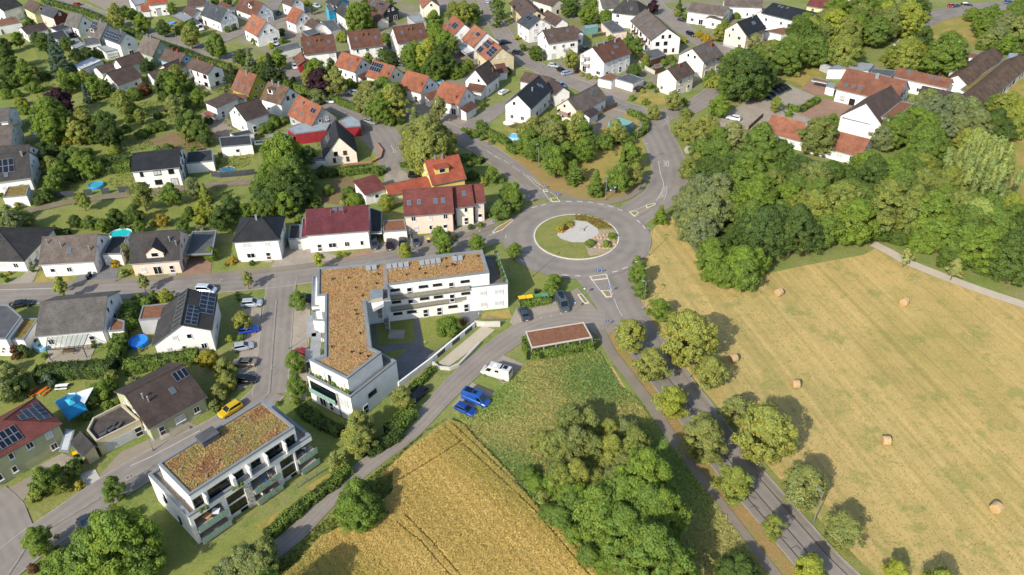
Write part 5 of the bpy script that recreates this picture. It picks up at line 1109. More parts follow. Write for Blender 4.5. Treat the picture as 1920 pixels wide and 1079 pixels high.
188.9 299.2 10.1 round mid 1 0 133
183.2 292.8 9.5 round silver 1 0 134
185.3 288.4 9.3 round silver 1 3 133
176.4 284.7 8.3 round silver 1 0 134
172.7 284.1 6.3 round grey 1 0 134
181.0 276.6 7.2 round mid 1 3 133
176.2 277.1 5.3 oval fresh 1 0 134
172.3 284.0 5.1 bush mid 1 0 134
175.8 283.4 5.6 bush mid 1 0 134
201.7 317.8 7.5 round mid 1 0 133
126.0 225.9 7.7 round silver 1 2 122
132.4 231.2 5.4 round grey 1 0 122
121.2 212.6 10.8 round silver 1 3 119
122.2 223.2 6.9 round silver 1 0 119
127.9 215.3 10.2 round silver 1 1 122
132.3 214.4 9.4 round silver 1 3 118
131.5 207.8 8.8 round silver 1 1 122
113.6 206.9 9.9 round mid 1 1 119
109.4 205.4 9.1 round mid 1 1 120
106.6 203.6 7.9 round mid 1 1 120
116.1 205.2 9.1 round mid 1 1 118
120.8 205.6 8.7 round silver 1 1 119
125.5 205.9 8.3 round silver 1 3 119
138.3 215.5 5.1 round silver 1 1 122
103.5 202.6 6.8 round silver 1 1 120
116.5 200.4 7.4 round mid 1 1 119
136.1 207.5 7.6 round dark 1 1 122
140.5 212.8 7.0 round dark 1 3 119
139.5 206.3 6.5 round dark 1 3 118
146.3 219.1 9.1 round lime 1 3 122
147.7 216.1 7.9 round lime 1 3 122
146.3 225.6 6.1 round mid 1 3 122
153.1 234.5 4.4 bush mid 1 1 124
143.8 208.8 6.5 round lime 1 1 122
128.0 199.8 7.0 round willow 1 1 119
126.4 202.1 6.0 round linden 1 1 119
-107.0 147.3 1.5 column dark 0.6 2 142
-109.0 153.4 1.3 column olive 0.7 3 141
-111.3 143.6 1.5 ball fresh 1 1 141
-112.1 146.6 1.0 ball gold 1 1 141
-113.2 145.5 1.1 ball dark 1 1 141
-96.9 139.3 2.6 young lime 1 1 142
-79.0 139.1 2.9 young linden 1 2 191
-56.8 139.6 2.9 young linden 1 0 192
-68.3 151.5 3.6 ball fresh 1 1 145
-58.5 149.0 1.5 ball dark 1 1 146
-63.2 149.9 2.4 bush gold 1 1 146
-64.4 148.7 1.0 column gold 0.4 1 145
-87.8 152.2 2.3 column olive 0.6 2 144
-89.5 156.4 2.0 cone lime 0.5 0 143
-86.3 145.6 2.4 bush grey 1 1 143
-84.4 146.6 1.6 bush gold 1 1 144
-78.9 147.0 1.6 bush pale 1 1 144
-83.3 146.0 1.6 bush lime 1 1 144
-89.6 149.4 2.4 bush gold 1 1 143
-119.0 163.7 5.9 round grey 1 0 141
-117.4 166.4 4.5 round grey 1 0 141
-123.6 167.5 3.6 round dark 1 1 138
-121.5 170.2 3.3 round mid 1 1 138
-109.4 163.4 2.7 cone mid 0.5 0 141
-111.5 162.0 2.2 bush dark 1 0 141
-107.0 174.4 4.0 sparse olive 1 1 182
-105.6 166.1 3.3 round dark 1 0 142
-101.5 165.1 3.6 round mid 1 0 142
-97.8 163.8 3.5 round mid 1 0 143
-95.8 166.5 4.5 round dark 1 0 143
-91.5 167.9 4.8 round dark 1 0 144
-93.3 164.4 2.6 bush dark 1 0 143
-91.7 174.1 6.1 sparse olive 1 1 139
-87.5 166.9 2.3 bush lime 1 0 143
-84.6 166.2 3.3 round gold 1 0 143
-89.0 163.2 3.2 round mid 1 0 144
-78.3 162.7 3.5 round mid 1 0 145
-85.6 176.9 5.6 round mid 1 1 139
-81.0 179.4 5.0 sparse grey 1 1 139
-77.7 178.0 4.1 cone lime 0.7 1 139
-74.2 170.4 3.6 cone lime 0.6 0 145
-72.7 170.6 3.0 round lime 1 0 145
-76.0 167.9 3.2 bush lime 1 0 145
-69.5 164.0 5.6 round dark 1 0 145
-68.6 168.7 5.4 round dark 1 0 145
-68.1 173.2 2.5 cone mid 0.7 0 145
-65.1 169.5 3.9 round mid 1 0 146
-63.9 171.1 3.7 round grey 1 0 146
-79.9 171.9 3.2 bush dark 1 0 145
-79.7 169.3 3.2 bush mid 1 0 145
-77.0 171.7 3.4 round lime 1 0 145
-65.2 167.7 3.2 bush mid 1 0 146
-67.0 166.8 1.7 bush olive 1 0 145
-120.3 178.2 3.3 bush dark 1 3 138
-118.6 179.4 3.5 round dark 1 2 182
-118.7 182.2 4.1 round mid 1 2 182
-119.2 186.1 5.2 round mid 1 0 138
-119.6 190.2 5.6 round mid 1 2 183
-123.8 193.7 5.3 round olive 1 3 136
-117.2 190.2 3.6 round dark 1 2 183
-116.0 194.2 6.0 round mid 1 0 182
-112.6 193.0 5.6 round mid 1 0 138
-121.7 196.8 4.7 round dark 1 3 136
-119.9 199.5 5.1 round mid 1 2 183
-112.0 191.4 2.8 bush mid 1 2 183
-120.1 205.5 3.7 bush mid 1 3 137
-124.6 204.5 3.8 round mid 1 3 137
-110.6 196.8 2.9 bush mid 1 0 183
-128.8 205.5 3.8 round dark 1 0 137
-130.9 204.7 4.5 round dark 1 3 23
-128.6 199.7 4.4 round deep 1 3 137
-128.0 176.1 1.8 bush mid 1 1 138
-132.4 182.6 1.5 bush mid 1 2 138
-66.7 183.0 2.9 round dark 1 1 81
-90.0 206.8 3.0 bush mid 1 0 140
-81.1 200.4 1.3 bush yellow 1 3 140
-97.7 207.4 3.7 bush mid 1 1 187
-100.4 207.1 3.0 bush mid 1 1 187
-112.8 206.9 3.7 bush lime 1 0 183
-67.6 163.1 1.7 bush mid 1 2 146
-107.0 199.9 2.9 bush dark 1 0 183
-109.9 201.6 3.0 bush mid 1 2 139
-77.6 160.3 1.7 bush dark 1 0 145
-124.9 176.2 2.4 bush olive 1 1 138
-72.2 177.7 3.3 bush mid 1 0 145
-74.8 163.9 2.5 bush pale 1 0 145
-58.6 187.1 11.8 round mid 1.1 1 81
-55.8 180.7 9.7 round mid 1.05 2 151
-61.8 186.1 7.6 round mid 1 1 81
-56.6 194.0 6.7 round dark 1 1 81
-57.3 175.2 9.5 round dark 1 0 149
-53.0 177.2 7.0 round dark 1 2 151
-62.9 180.3 6.4 round mid 1 0 147
-63.2 176.5 4.8 round dark 1 0 146
-59.2 171.8 6.5 round dark 1 0 147
-55.2 170.2 6.1 round mid 1 0 149
-61.7 170.6 4.7 round mid 1 0 147
-56.5 202.5 5.1 bush dark 1 0 81
-51.8 167.4 3.1 bush mid 1 0 149
-49.7 173.4 2.8 bush mid 1 0 147
-53.8 173.0 6.5 round dark 1 0 149
-59.9 169.9 4.7 round dark 1 0 147
-52.8 183.7 5.7 round mid 1 2 151
-63.5 196.7 8.0 round mid 1 2 81
-54.5 170.7 2.1 bush dark 1 0 149
-31.0 173.6 4.3 ball lime 1.05 1 156
-39.6 152.6 1.2 ball lime 1 1 148
-38.2 152.2 1.4 ball lime 1 1 150
-42.7 146.5 2.9 young lime 1 1 148
-23.8 149.2 3.3 oval lime 1.1 1 157
-16.7 155.2 4.0 oval fresh 1 1 152
-15.1 150.3 4.3 oval fresh 1.1 1 157
-7.8 152.2 4.0 oval mid 0.9 1 153
-2.6 167.5 5.0 round mid 1 3 154
-1.0 176.3 4.8 round mid 1 0 154
-4.8 186.4 4.2 round mid 1 3 155
-2.4 186.7 2.2 bush mid 1 3 155
-7.3 184.9 1.7 column lime 0.5 3 155
-7.7 188.3 2.2 bush dark 1 3 155
-5.6 169.1 1.7 bush mid 1 3 154
-9.7 163.3 1.6 ball dark 1 1 153
-7.5 164.2 2.0 bush mid 1 1 154
-13.6 158.3 1.3 ball lime 1 1 152
-15.0 160.7 1.7 bush mid 1 1 152
-12.3 188.6 3.0 bush mid 1 3 156
-10.2 189.0 3.4 bush dark 1 3 155
-11.2 196.1 2.3 bush mid 1 0 155
-13.0 159.7 1.2 bush pale 1 1 153
-9.3 160.3 1.0 bush pale 1 1 154
-21.6 190.9 11.6 round linden 1 0 155
-18.9 195.6 9.1 round linden 1 0 156
-26.4 198.5 7.6 round linden 1 1 193
-23.7 191.6 6.7 round olive 1 0 155
-16.6 197.2 5.2 round olive 1 0 155
-47.2 181.7 3.6 bush mid 1 2 151
-42.0 181.1 3.3 bush fresh 1 2 151
-39.4 175.9 4.6 bush fresh 1 1 151
-49.7 176.7 3.9 bush mid 1 0 149
-42.3 174.8 2.5 bush pale 1 1 151
-36.1 192.0 3.4 bush mid 1 0 151
-50.4 191.8 4.1 bush dark 1 1 81
-47.9 191.6 3.4 bush dark 1 1 77
-43.3 178.7 1.8 bush olive 1 2 151
-0.4 150.5 2.0 young mid 1 0 201
-4.1 152.5 1.3 bush pale 1 0 201
12.0 189.0 7.0 round mid 1.15 2 180
10.9 194.2 6.3 round mid 1 0 180
15.3 195.7 6.4 round mid 1 1 106
9.6 198.5 6.8 round mid 1 3 155
19.8 197.9 6.4 round mid 1 1 100
20.9 198.0 4.4 round mid 1 1 181
16.7 185.6 5.7 cone mid 0.62 2 180
21.7 179.3 5.6 cone mid 0.66 1 180
27.9 180.3 6.7 round mid 1.1 3 180
31.8 192.4 6.7 round mid 1.1 1 181
32.6 184.7 5.0 round linden 1.1 3 180
26.7 182.9 3.3 bush mid 1 3 180
6.7 198.8 6.0 round mid 1 0 154
4.5 200.7 5.3 round mid 1 1 111
36.0 165.1 4.2 cone mid 0.6 3 168
27.9 146.1 2.6 oval mid 0.8 1 168
27.0 138.8 4.4 oval mid 1 0 202
1.0 174.5 4.8 round mid 1.2 3 153
1.2 171.1 4.0 round mid 1 0 168
9.1 138.3 3.4 round fresh 1 0 201
0.7 150.0 3.3 oval mid 0.9 0 201
18.2 155.0 2.6 ball fresh 0.75 1 168
21.9 154.7 2.5 ball fresh 0.75 3 168
23.7 158.2 2.3 ball fresh 0.75 1 180
11.9 161.6 2.0 bush gold 1 2 168
14.3 163.6 1.7 bush gold 1 0 168
13.3 163.8 2.4 bush olive 1 0 168
14.4 164.8 1.7 bush gold 1 1 180
11.4 162.7 1.3 bush yellow 1 0 168
12.9 162.4 1.7 bush russet 1 0 168
45.7 169.9 8.9 round silver 1.05 3 180
49.7 167.9 9.5 round silver 1.1 3 180
42.9 166.8 8.1 round silver 1 3 168
45.2 158.6 9.5 round silver 1.1 3 168
50.3 164.0 8.7 round silver 1 1 181
41.6 157.6 6.8 round silver 1 1 180
43.1 153.2 7.7 round silver 1 0 202
41.5 163.4 5.9 round silver 1 3 201
41.3 157.6 5.2 bush grey 1 3 168
46.8 186.2 5.8 round olive 1 3 180
49.4 189.1 5.8 round olive 1 3 181
51.4 194.0 7.5 round mid 1 3 181
54.8 189.3 9.3 round mid 1 3 181
53.8 178.4 9.6 round dark 1 3 180
50.8 181.6 8.3 round dark 1 3 180
57.7 182.5 9.8 round dark 1 3 181
55.1 176.1 7.3 round dark 1 1 181
43.4 140.4 7.5 round mid 1 0 178
44.3 138.5 5.6 round mid 1 3 202
48.8 139.4 8.4 round fresh 1 0 178
48.9 137.1 7.1 round fresh 1 3 202
44.0 146.6 6.5 round mid 1 3 168
53.1 142.3 6.3 round fresh 1 2 194
115.3 174.3 15.9 willow willow 1.15 0 194
86.7 145.1 2.9 young pale 1 2 194
94.8 139.6 3.5 young pale 1 1 194
105.9 155.1 10.0 round willow 1 0 194
96.4 151.0 8.6 round mid 1 0 194
22.4 117.5 6.7 oval linden 0.75 1 202
25.1 108.9 6.4 oval linden 0.8 0 177
32.4 113.4 10.8 round linden 1 2 178
35.6 106.9 6.3 oval linden 0.75 0 179
29.7 126.9 5.0 oval mid 0.72 3 202
27.4 99.7 6.1 oval lime 0.75 2 177
38.2 98.3 5.3 oval linden 0.75 0 179
31.9 94.0 5.7 oval linden 0.7 1 177
27.1 134.8 3.7 round mid 1 3 202
8.4 135.9 3.4 round fresh 1 3 201
30.5 89.5 7.6 oval linden 0.8 1 179
33.9 81.4 5.9 oval lime 0.8 1 177
40.3 89.6 10.1 round linden 1 1 179
31.5 67.9 4.1 round dark 1 1 200
29.8 66.8 4.1 round dark 1 1 177
31.9 65.9 4.7 round dark 1 1 179
44.2 80.5 7.2 oval linden 0.75 2 200
37.9 73.6 3.4 young lime 1 1 200
47.5 72.6 5.7 oval linden 0.8 1 200
41.1 66.6 4.9 oval lime 0.75 1 200
53.1 66.3 3.5 oval lime 0.9 1 179
58.1 63.9 5.2 round lime 1 1 200
-44.3 131.9 3.9 oval fresh 0.85 3 192
-40.6 112.3 4.1 oval fresh 0.9 0 175
-39.0 105.8 4.0 oval mid 0.9 2 171
-39.2 104.0 2.0 bush mid 1 2 171
-12.8 123.7 5.3 bush fresh 1 3 170
-10.0 126.7 1.7 bush russet 1 3 170
-19.7 102.4 4.1 oval linden 0.85 0 196
-26.1 95.5 5.0 oval linden 0.85 2 196
-42.3 103.9 1.3 cone mid 0.4 3 175
-37.9 112.7 1.6 bush lime 1 0 171
-95.0 135.9 3.1 young lime 1 0 158
-76.9 126.2 2.7 ball mid 1.1 0 159
-77.9 130.2 2.4 round dark 1 0 159
-78.0 133.8 3.0 round mid 1 1 191
-76.4 133.1 2.8 round mid 1 0 163
-75.6 135.4 2.0 column mid 0.5 1 191
-72.8 134.9 3.3 round lime 1 1 191
-74.4 135.5 2.4 bush lime 1 1 191
-58.0 135.6 1.3 column dark 0.6 0 192
-54.3 125.8 4.0 round linden 1 1 192
-55.8 121.7 1.6 oval lime 0.8 1 192
-53.9 122.3 1.7 ball mid 1 1 192
-76.3 118.0 2.8 round mid 1 1 159
-76.0 119.8 2.6 round mid 1 1 163
-76.1 116.0 2.3 round mid 1 0 190
-75.5 117.7 2.0 round mid 1 2 162
-76.9 115.1 2.2 bush mid 1 1 159
-77.5 123.5 1.5 bush mid 1 3 159
-82.4 120.7 1.2 ball mid 1 2 159
-79.8 120.8 1.2 bush lime 1 1 159
-98.5 119.6 2.8 round lime 1 1 161
-95.9 117.6 2.8 round russet 1 1 161
-94.5 117.9 2.8 round dark 1 1 161
-91.9 108.9 5.3 round grey 1 2 189
-91.3 105.6 5.0 round grey 1 1 189
-89.5 106.8 4.1 round dark 1 1 189
-95.6 112.6 3.2 round mid 1 2 189
-85.7 109.5 2.7 round blue 1 1 189
-57.4 114.0 4.0 round yellow 1 0 164
-53.5 111.1 3.9 round linden 1.1 0 175
-52.2 107.9 3.6 round linden 1 3 164
-53.1 105.3 3.3 round linden 1 0 172
-53.3 102.8 2.9 bush olive 1 2 175
-74.6 107.1 4.4 bush fresh 1 3 190
-75.4 104.3 2.7 bush lime 1 3 190
-75.4 103.3 1.3 column dark 0.5 3 190
-72.6 103.3 2.5 bush mid 1 3 190
-75.4 100.8 2.2 bush mid 1 1 190
-70.4 109.6 2.6 bush pale 1 2 164
-74.5 110.4 2.7 round olive 1 0 190
-74.9 105.4 1.8 bush mid 1 0 167
-71.1 104.3 1.8 bush mid 1 2 164
-72.7 119.2 0.9 column olive 0.4 1 159
-93.0 120.9 1.5 bush mid 1 3 161
-94.9 122.2 1.5 bush dark 1 3 161
-90.7 117.6 1.5 bush mid 1 1 161
-74.4 84.4 4.4 round mid 1.1 3 176
-74.2 87.5 2.6 round fresh 1 0 176
-72.8 85.4 3.8 bush olive 1 3 176
-75.7 83.1 2.7 bush olive 1 1 176
-71.7 88.1 3.1 round mid 1 0 176
-69.9 85.5 1.8 bush yellow 1 3 176
-62.5 82.6 3.9 oval mid 0.95 3 176
-69.4 72.8 4.3 oval mid 0.95 1 176
-55.5 70.2 10.7 round fresh 1 1 172
-59.6 69.7 7.9 round fresh 1 1 176
-52.9 69.0 6.8 round fresh 1 1 172
-63.8 68.7 5.4 round mid 1 1 176
-61.2 67.8 5.4 round fresh 1 1 176
-56.2 67.8 5.8 round fresh 1 1 166
-65.7 68.7 3.5 round mid 1 1 166
-59.4 79.4 2.2 bush olive 1 2 172
-58.5 80.2 1.3 bush mid 1 2 172
-61.8 78.5 1.3 bush lime 1 3 176
-41.0 69.3 4.2 bush grey 1 1 172
-38.3 69.3 4.6 sparse grey 1 1 172
-37.0 68.2 4.2 round grey 1 1 172
-72.3 96.5 1.2 bush mid 1 0 166
-42.6 68.1 3.2 bush grey 1 1 172
-70.0 70.2 1.8 bush russet 1 1 176
-67.6 72.9 1.9 bush russet 1 1 166
-24.1 80.4 5.4 round mid 1.1 1 174
-32.7 60.5 8.1 round mid 1.2 1 174
-24.5 77.4 5.3 round fresh 1 1 174
-23.0 76.8 4.6 round fresh 1 1 196
-22.1 78.7 4.7 round dark 1 1 174
-25.2 79.4 4.5 round mid 1 1 196
-23.3 82.7 3.4 round mid 1 1 171
-20.5 79.0 2.4 bush fresh 1 1 174
-29.1 88.4 3.1 oval linden 0.9 2 174
-25.8 91.8 5.6 oval linden 0.8 0 174
-36.1 70.8 4.2 sparse grey 1 1 174
-36.0 68.7 4.6 round grey 1 1 174
-21.6 77.8 2.1 bush mid 1 1 174"""
FILLS = [
([(55.35,180.91),(63.83,184.83),(72.04,184.61),(81.01,178.48),(92.23,176.19),(104.26,189.24),(116.85,198.64),(113.27,185.9),(104.03,161.3),(109.69,155.1),(110.99,147.1),(117.24,140.57),(113.32,131.76),(107.8,136.73),(98.0,145.66),(91.85,153.19),(81.86,152.28),(71.19,149.14),(60.83,146.1),(52.88,142.46),(52.63,150.7),(56.17,170.26)],6.2,(8.0,11.5),['round','round','oval','round'],['dark','dark','mid','mid','olive','mid','olive','fresh'],'trees of the wood beside the hay field','tree of the wood',3,'woodland_tree','tree',1.0),
([(49.22,160.36),(64.15,184.07),(94.35,183.27),(114.75,191.86),(120.04,163.56),(115.27,133.09),(106.3,137.16),(97.83,144.5),(91.55,151.86),(82.29,151.4),(71.89,149.19),(61.13,145.12),(50.91,141.81),(44.59,144.65)],6.5,(5.0,7.5),['bush','round'],['mid','dark','mid','fresh'],'undergrowth shrubs of the wood','shrub of the wood',4,'wood_shrub','bush',1.0),
([(83.46,253.66),(99.5,285.24),(117.75,299.88),(135.5,315.87),(146.94,323.95),(165.59,327.57),(160.61,307.98),(146.83,292.44),(126.98,281.27),(117.4,265.11),(103.99,262.99),(89.36,255.91),(77.56,237.65),(70.62,240.09),(75.62,253.94)],8.5,(9.5,13),['round','broad','round'],['dark','mid','mid','olive','lime','dark'],'tree belt behind the school','tree of the belt',5,'belt_tree','tree',1.0),
([(122.68,173.07),(125.8,167.69),(125.79,148.61),(136.9,170.03)],7,(3.5,5.5),['bush'],['mid','lime','olive'],'meadow shrubs at the right edge','meadow shrub',6,'bush','bush',1.0),
([(5.01,92.35),(9.69,95.95),(14.83,97.5),(19.62,95.52),(22.25,90.05),(23.36,84.94),(19.75,83.38),(12.95,82.42),(5.5,83.61),(3.08,87.27)],2.9,(3.6,5.6),['bush','round','sparse','bush'],['olive','grey','linden','olive','grey','mid'],'pale scrub of the thicket','scrub tree of the thicket',8,'tree','tree',1.0),
([(1.82,88.84),(6.35,83.76),(12.05,81.55),(14.54,74.06),(17.36,65.98),(11.66,68.64),(5.93,75.62),(1.72,83.84)],3.0,(3.0,5.0),['bush'],['mid','fresh','olive','mid'],'bushes at the wheat edge','bush of the thicket edge',9,'bush','bush',1.0),
([(11.3,79.06),(17.67,81.53),(20.97,78.91),(22.48,73.52),(24.1,67.64),(25.0,64.67),(16.61,61.95),(12.37,69.56)],4.4,(6.5,9.5),['round','oval'],['mid','fresh','mid','fresh'],'tall green trees of the thicket','high tree of the thicket front',10,'tree','tree',1.0)]
WL = [
('club house',88.17,214.87),
('white school hall',108.13,217.99),
('mouth of the gravel path',85.02,153.66),
('round pale willow by the roundabout',47.66,169.62),
('yellow-green weeping willow',124.76,187.21),
('western hay field corner',51.35,141.94),
('far hay bale',64.19,145.81),
('middle of the field path',94.35,138.99),
('lower end of the field path',105.02,132.96),
('north road bend',49.15,198.68),
('classroom wing',128.64,225.09),
('middle of the wood',79.03,168.85),
('top right road',166.96,317.33),
('school car park',83.31,243.3),
('red-striped white block',112.64,306.25),
('tent roof of the school',145.12,289.67),
('footpath start',19.11,105.49),
('wheat field tip',-0.37,88.2),
('meadow by the lane',3.44,99.05),
('lamp-lit road side',27.94,85.5),
('lower wheat edge',10.71,74.52),
('bottom of the footpath',28.44,71.46)]
ROADS = [
('main_road',[(51.2,56.4,7.0),(47.1,64.3,7.0),(44.4,68.9,7.0),(41.3,76.1,7.0),(37.2,85.8,7.2),(35.2,91.0,7.3),(32.1,100.9,7.4),(27.9,113.0,7.8),(24.5,124.2,8.8),(22.3,132.8,9.8),(20.6,141.0,11.5),(19.1,146.8,13.5)]),
('northwest_road',[(7.1,177.3,7.0),(3.9,186.8,7.0),(-1.0,196.8,7.0),(-8.7,208.4,7.0),(-16.9,218.7,7.0),(-26.6,227.5,7.0),(-39.9,238.1,7.0),(-51.5,247.7,7.0),(-64.0,258.3,7.0),(-79.4,270.8,7.0),(-100.0,284.4,7.0),(-114.9,294.6,7.0),(-129.5,305.5,7.0),(-151.0,321.2,7.0),(-174.4,341.3,7.0),(-200.7,364.3,7.0),(-227.8,385.4,7.0)]),
('north_road',[(27.5,166.3,9.5),(34.5,173.9,9.5),(39.6,180.7,9.5),(42.8,190.9,9.5),(43.6,203.8,9.5),(43.0,214.4,9.5),(42.9,221.9,9.5),(43.8,229.7,9.5)]),
('side_street',[(42.8,223.0,7.0),(48.4,229.6,7.0),(55.7,233.4,7.0),(64.5,243.9,7.0),(74.6,257.5,7.0),(83.6,272.4,7.0),(84.7,280.5,7.0),(76.0,289.3,7.0),(70.7,302.8,7.0),(66.8,321.4,7.0),(63.2,339.6,7.0),(61.1,363.6,7.0)]),
('church_street',[(44.7,221.8,7.0),(41.2,231.0,7.0),(34.5,237.5,7.0),(27.1,249.6,7.0),(19.0,259.4,7.0),(12.1,268.6,7.0),(5.8,277.8,7.0),(1.1,290.9,7.0),(-2.3,307.5,7.0),(-6.2,327.8,7.0),(-9.5,350.4,7.0),(-11.7,375.6,7.0)]),
('yard_street',[(12.1,268.6,6.0),(7.9,252.6,6.0),(1.6,241.5,6.0),(-4.3,234.1,6.0),(-8.3,227.3,6.0),(-12.2,221.6,6.0)]),
('residential_street',[(5.3,164.3,7.2),(-0.5,162.7,7.2),(-6.8,158.8,7.2),(-12.3,156.2,7.2),(-24.3,151.7,7.2),(-33.6,148.4,7.2),(-42.7,145.7,7.2),(-54.0,143.4,7.2),(-65.3,141.9,7.2),(-76.5,140.7,7.2),(-87.8,140.0,7.2),(-99.0,139.0,7.2),(-110.1,138.3,7.2),(-118.9,137.7,7.2)]),
('parking_street',[(-50.6,143.4,6.2),(-49.5,136.2,6.2),(-47.5,124.5,6.2),(-45.6,114.0,6.2),(-44.5,106.6,6.2)]),
('lower_street',[(-44.6,107.4,6.6),(-47.0,102.8,6.6),(-52.0,97.2,6.6),(-59.1,91.2,6.6),(-62.9,87.3,6.6),(-66.4,83.2,6.6),(-70.0,78.2,6.6),(-72.5,74.8,6.6),(-75.0,70.3,6.6),(-77.6,65.2,6.6)]),
('lower_side_street',[(-73.2,73.0,6.0),(-76.7,76.8,6.0),(-79.5,80.3,6.0),(-83.9,83.5,6.0)]),
('lane',[(18.9,127.5,6),(10.8,128.2,5.5),(4.2,125.7,5.5),(-1.2,121.0,5),(-5.8,115.5,4.8),(-9.0,111.3,4.6),(-12.8,105.4,4.0),(-17.7,96.9,3.5),(-22.6,91.2,3.3),(-26.9,86.1,3.2),(-30.4,80.6,3.2),(-33.1,76.0,3.2),(-35.8,72.8,3.2),(-38.3,69.3,3.2),(-40.8,64.7,3.2)]),
('cul_de_sac',[(-67.2,251.8,8.5),(-57.3,241.2,8.5),(-48.4,233.4,8.5),(-40.6,224.4,8.5),(-35.2,213.0,8.5),(-31.9,204.3,8.5),(-32.4,195.1,8.5)]),
('top_right_road',[(161.4,314.2,11),(174.8,325.4,11),(185.3,329.3,11),(198.8,334.6,11),(219.3,339.8,11),(241.7,347.4,11)]),
('west_side_road',[(-116.7,295.3,6.0),(-112.8,301.1,6.0),(-107.4,311.0,6.0),(-102.7,321.3,6.0),(-94.9,329.3,6.0),(-87.3,334.7,6.0),(-83.6,349.6,6.0)]),
('far_street',[(-39.5,372.4,5.5),(-28.5,351.2,5.5),(-23.1,338.0,5.5),(-10.7,331.6,5.5)]),
('left_top_street',[(-101.7,313.3,6.0),(-97.0,319.7,6.0),(-100.5,338.9,6.0),(-101.7,358.4,6.0),(-102.0,375.3,6.0)]),
('footpath',[(17.5,124.0,2.1),(18.9,117.4,2.1),(21.3,111.2,2.1),(24.6,102.4,2.1),(27.4,93.0,2.1),(30.9,83.3,2.1),(35.5,71.3,2.1),(39.1,62.7,2.1)]),
('gravel_path',[(83.7,154.6,2.7),(86.2,150.9,2.7),(88.4,147.0,2.7),(93.7,141.4,2.7),(99.7,135.7,2.7),(106.4,130.3,2.7),(115.7,122.9,2.7)]),
('dirt_lane',[(-131.0,173.5,3.0),(-123.1,173.9,3.0),(-119.4,175.9,3.0),(-112.2,179.5,3.0),(-99.6,182.6,3.0),(-89.3,184.9,3.0),(-78.8,187.2,3.0),(-69.2,188.5,3.0),(-64.7,187.5,3.0)]),
('park_footpath',[(-16.6,213.6,2.2),(-7.8,202.9,2.2),(0.4,191.8,2.2),(7.3,183.8,2.2),(14.0,178.5,2.2),(20.5,175.3,2.2),(27.4,176.3,2.2),(32.8,181.4,2.2),(36.3,189.6,2.2)]),
('north_sidewalk',[(-4.3,164.6,1.8),(-12.5,159.7,1.8),(-24.6,154.8,1.8),(-34.0,151.5,1.8),(-43.3,149.1,1.8),(-54.8,146.8,1.8),(-66.3,145.1,1.8),(-77.7,144.0,1.8),(-89.2,143.2,1.8),(-105.1,142.1,1.8),(-118.5,141.0,1.8)])]
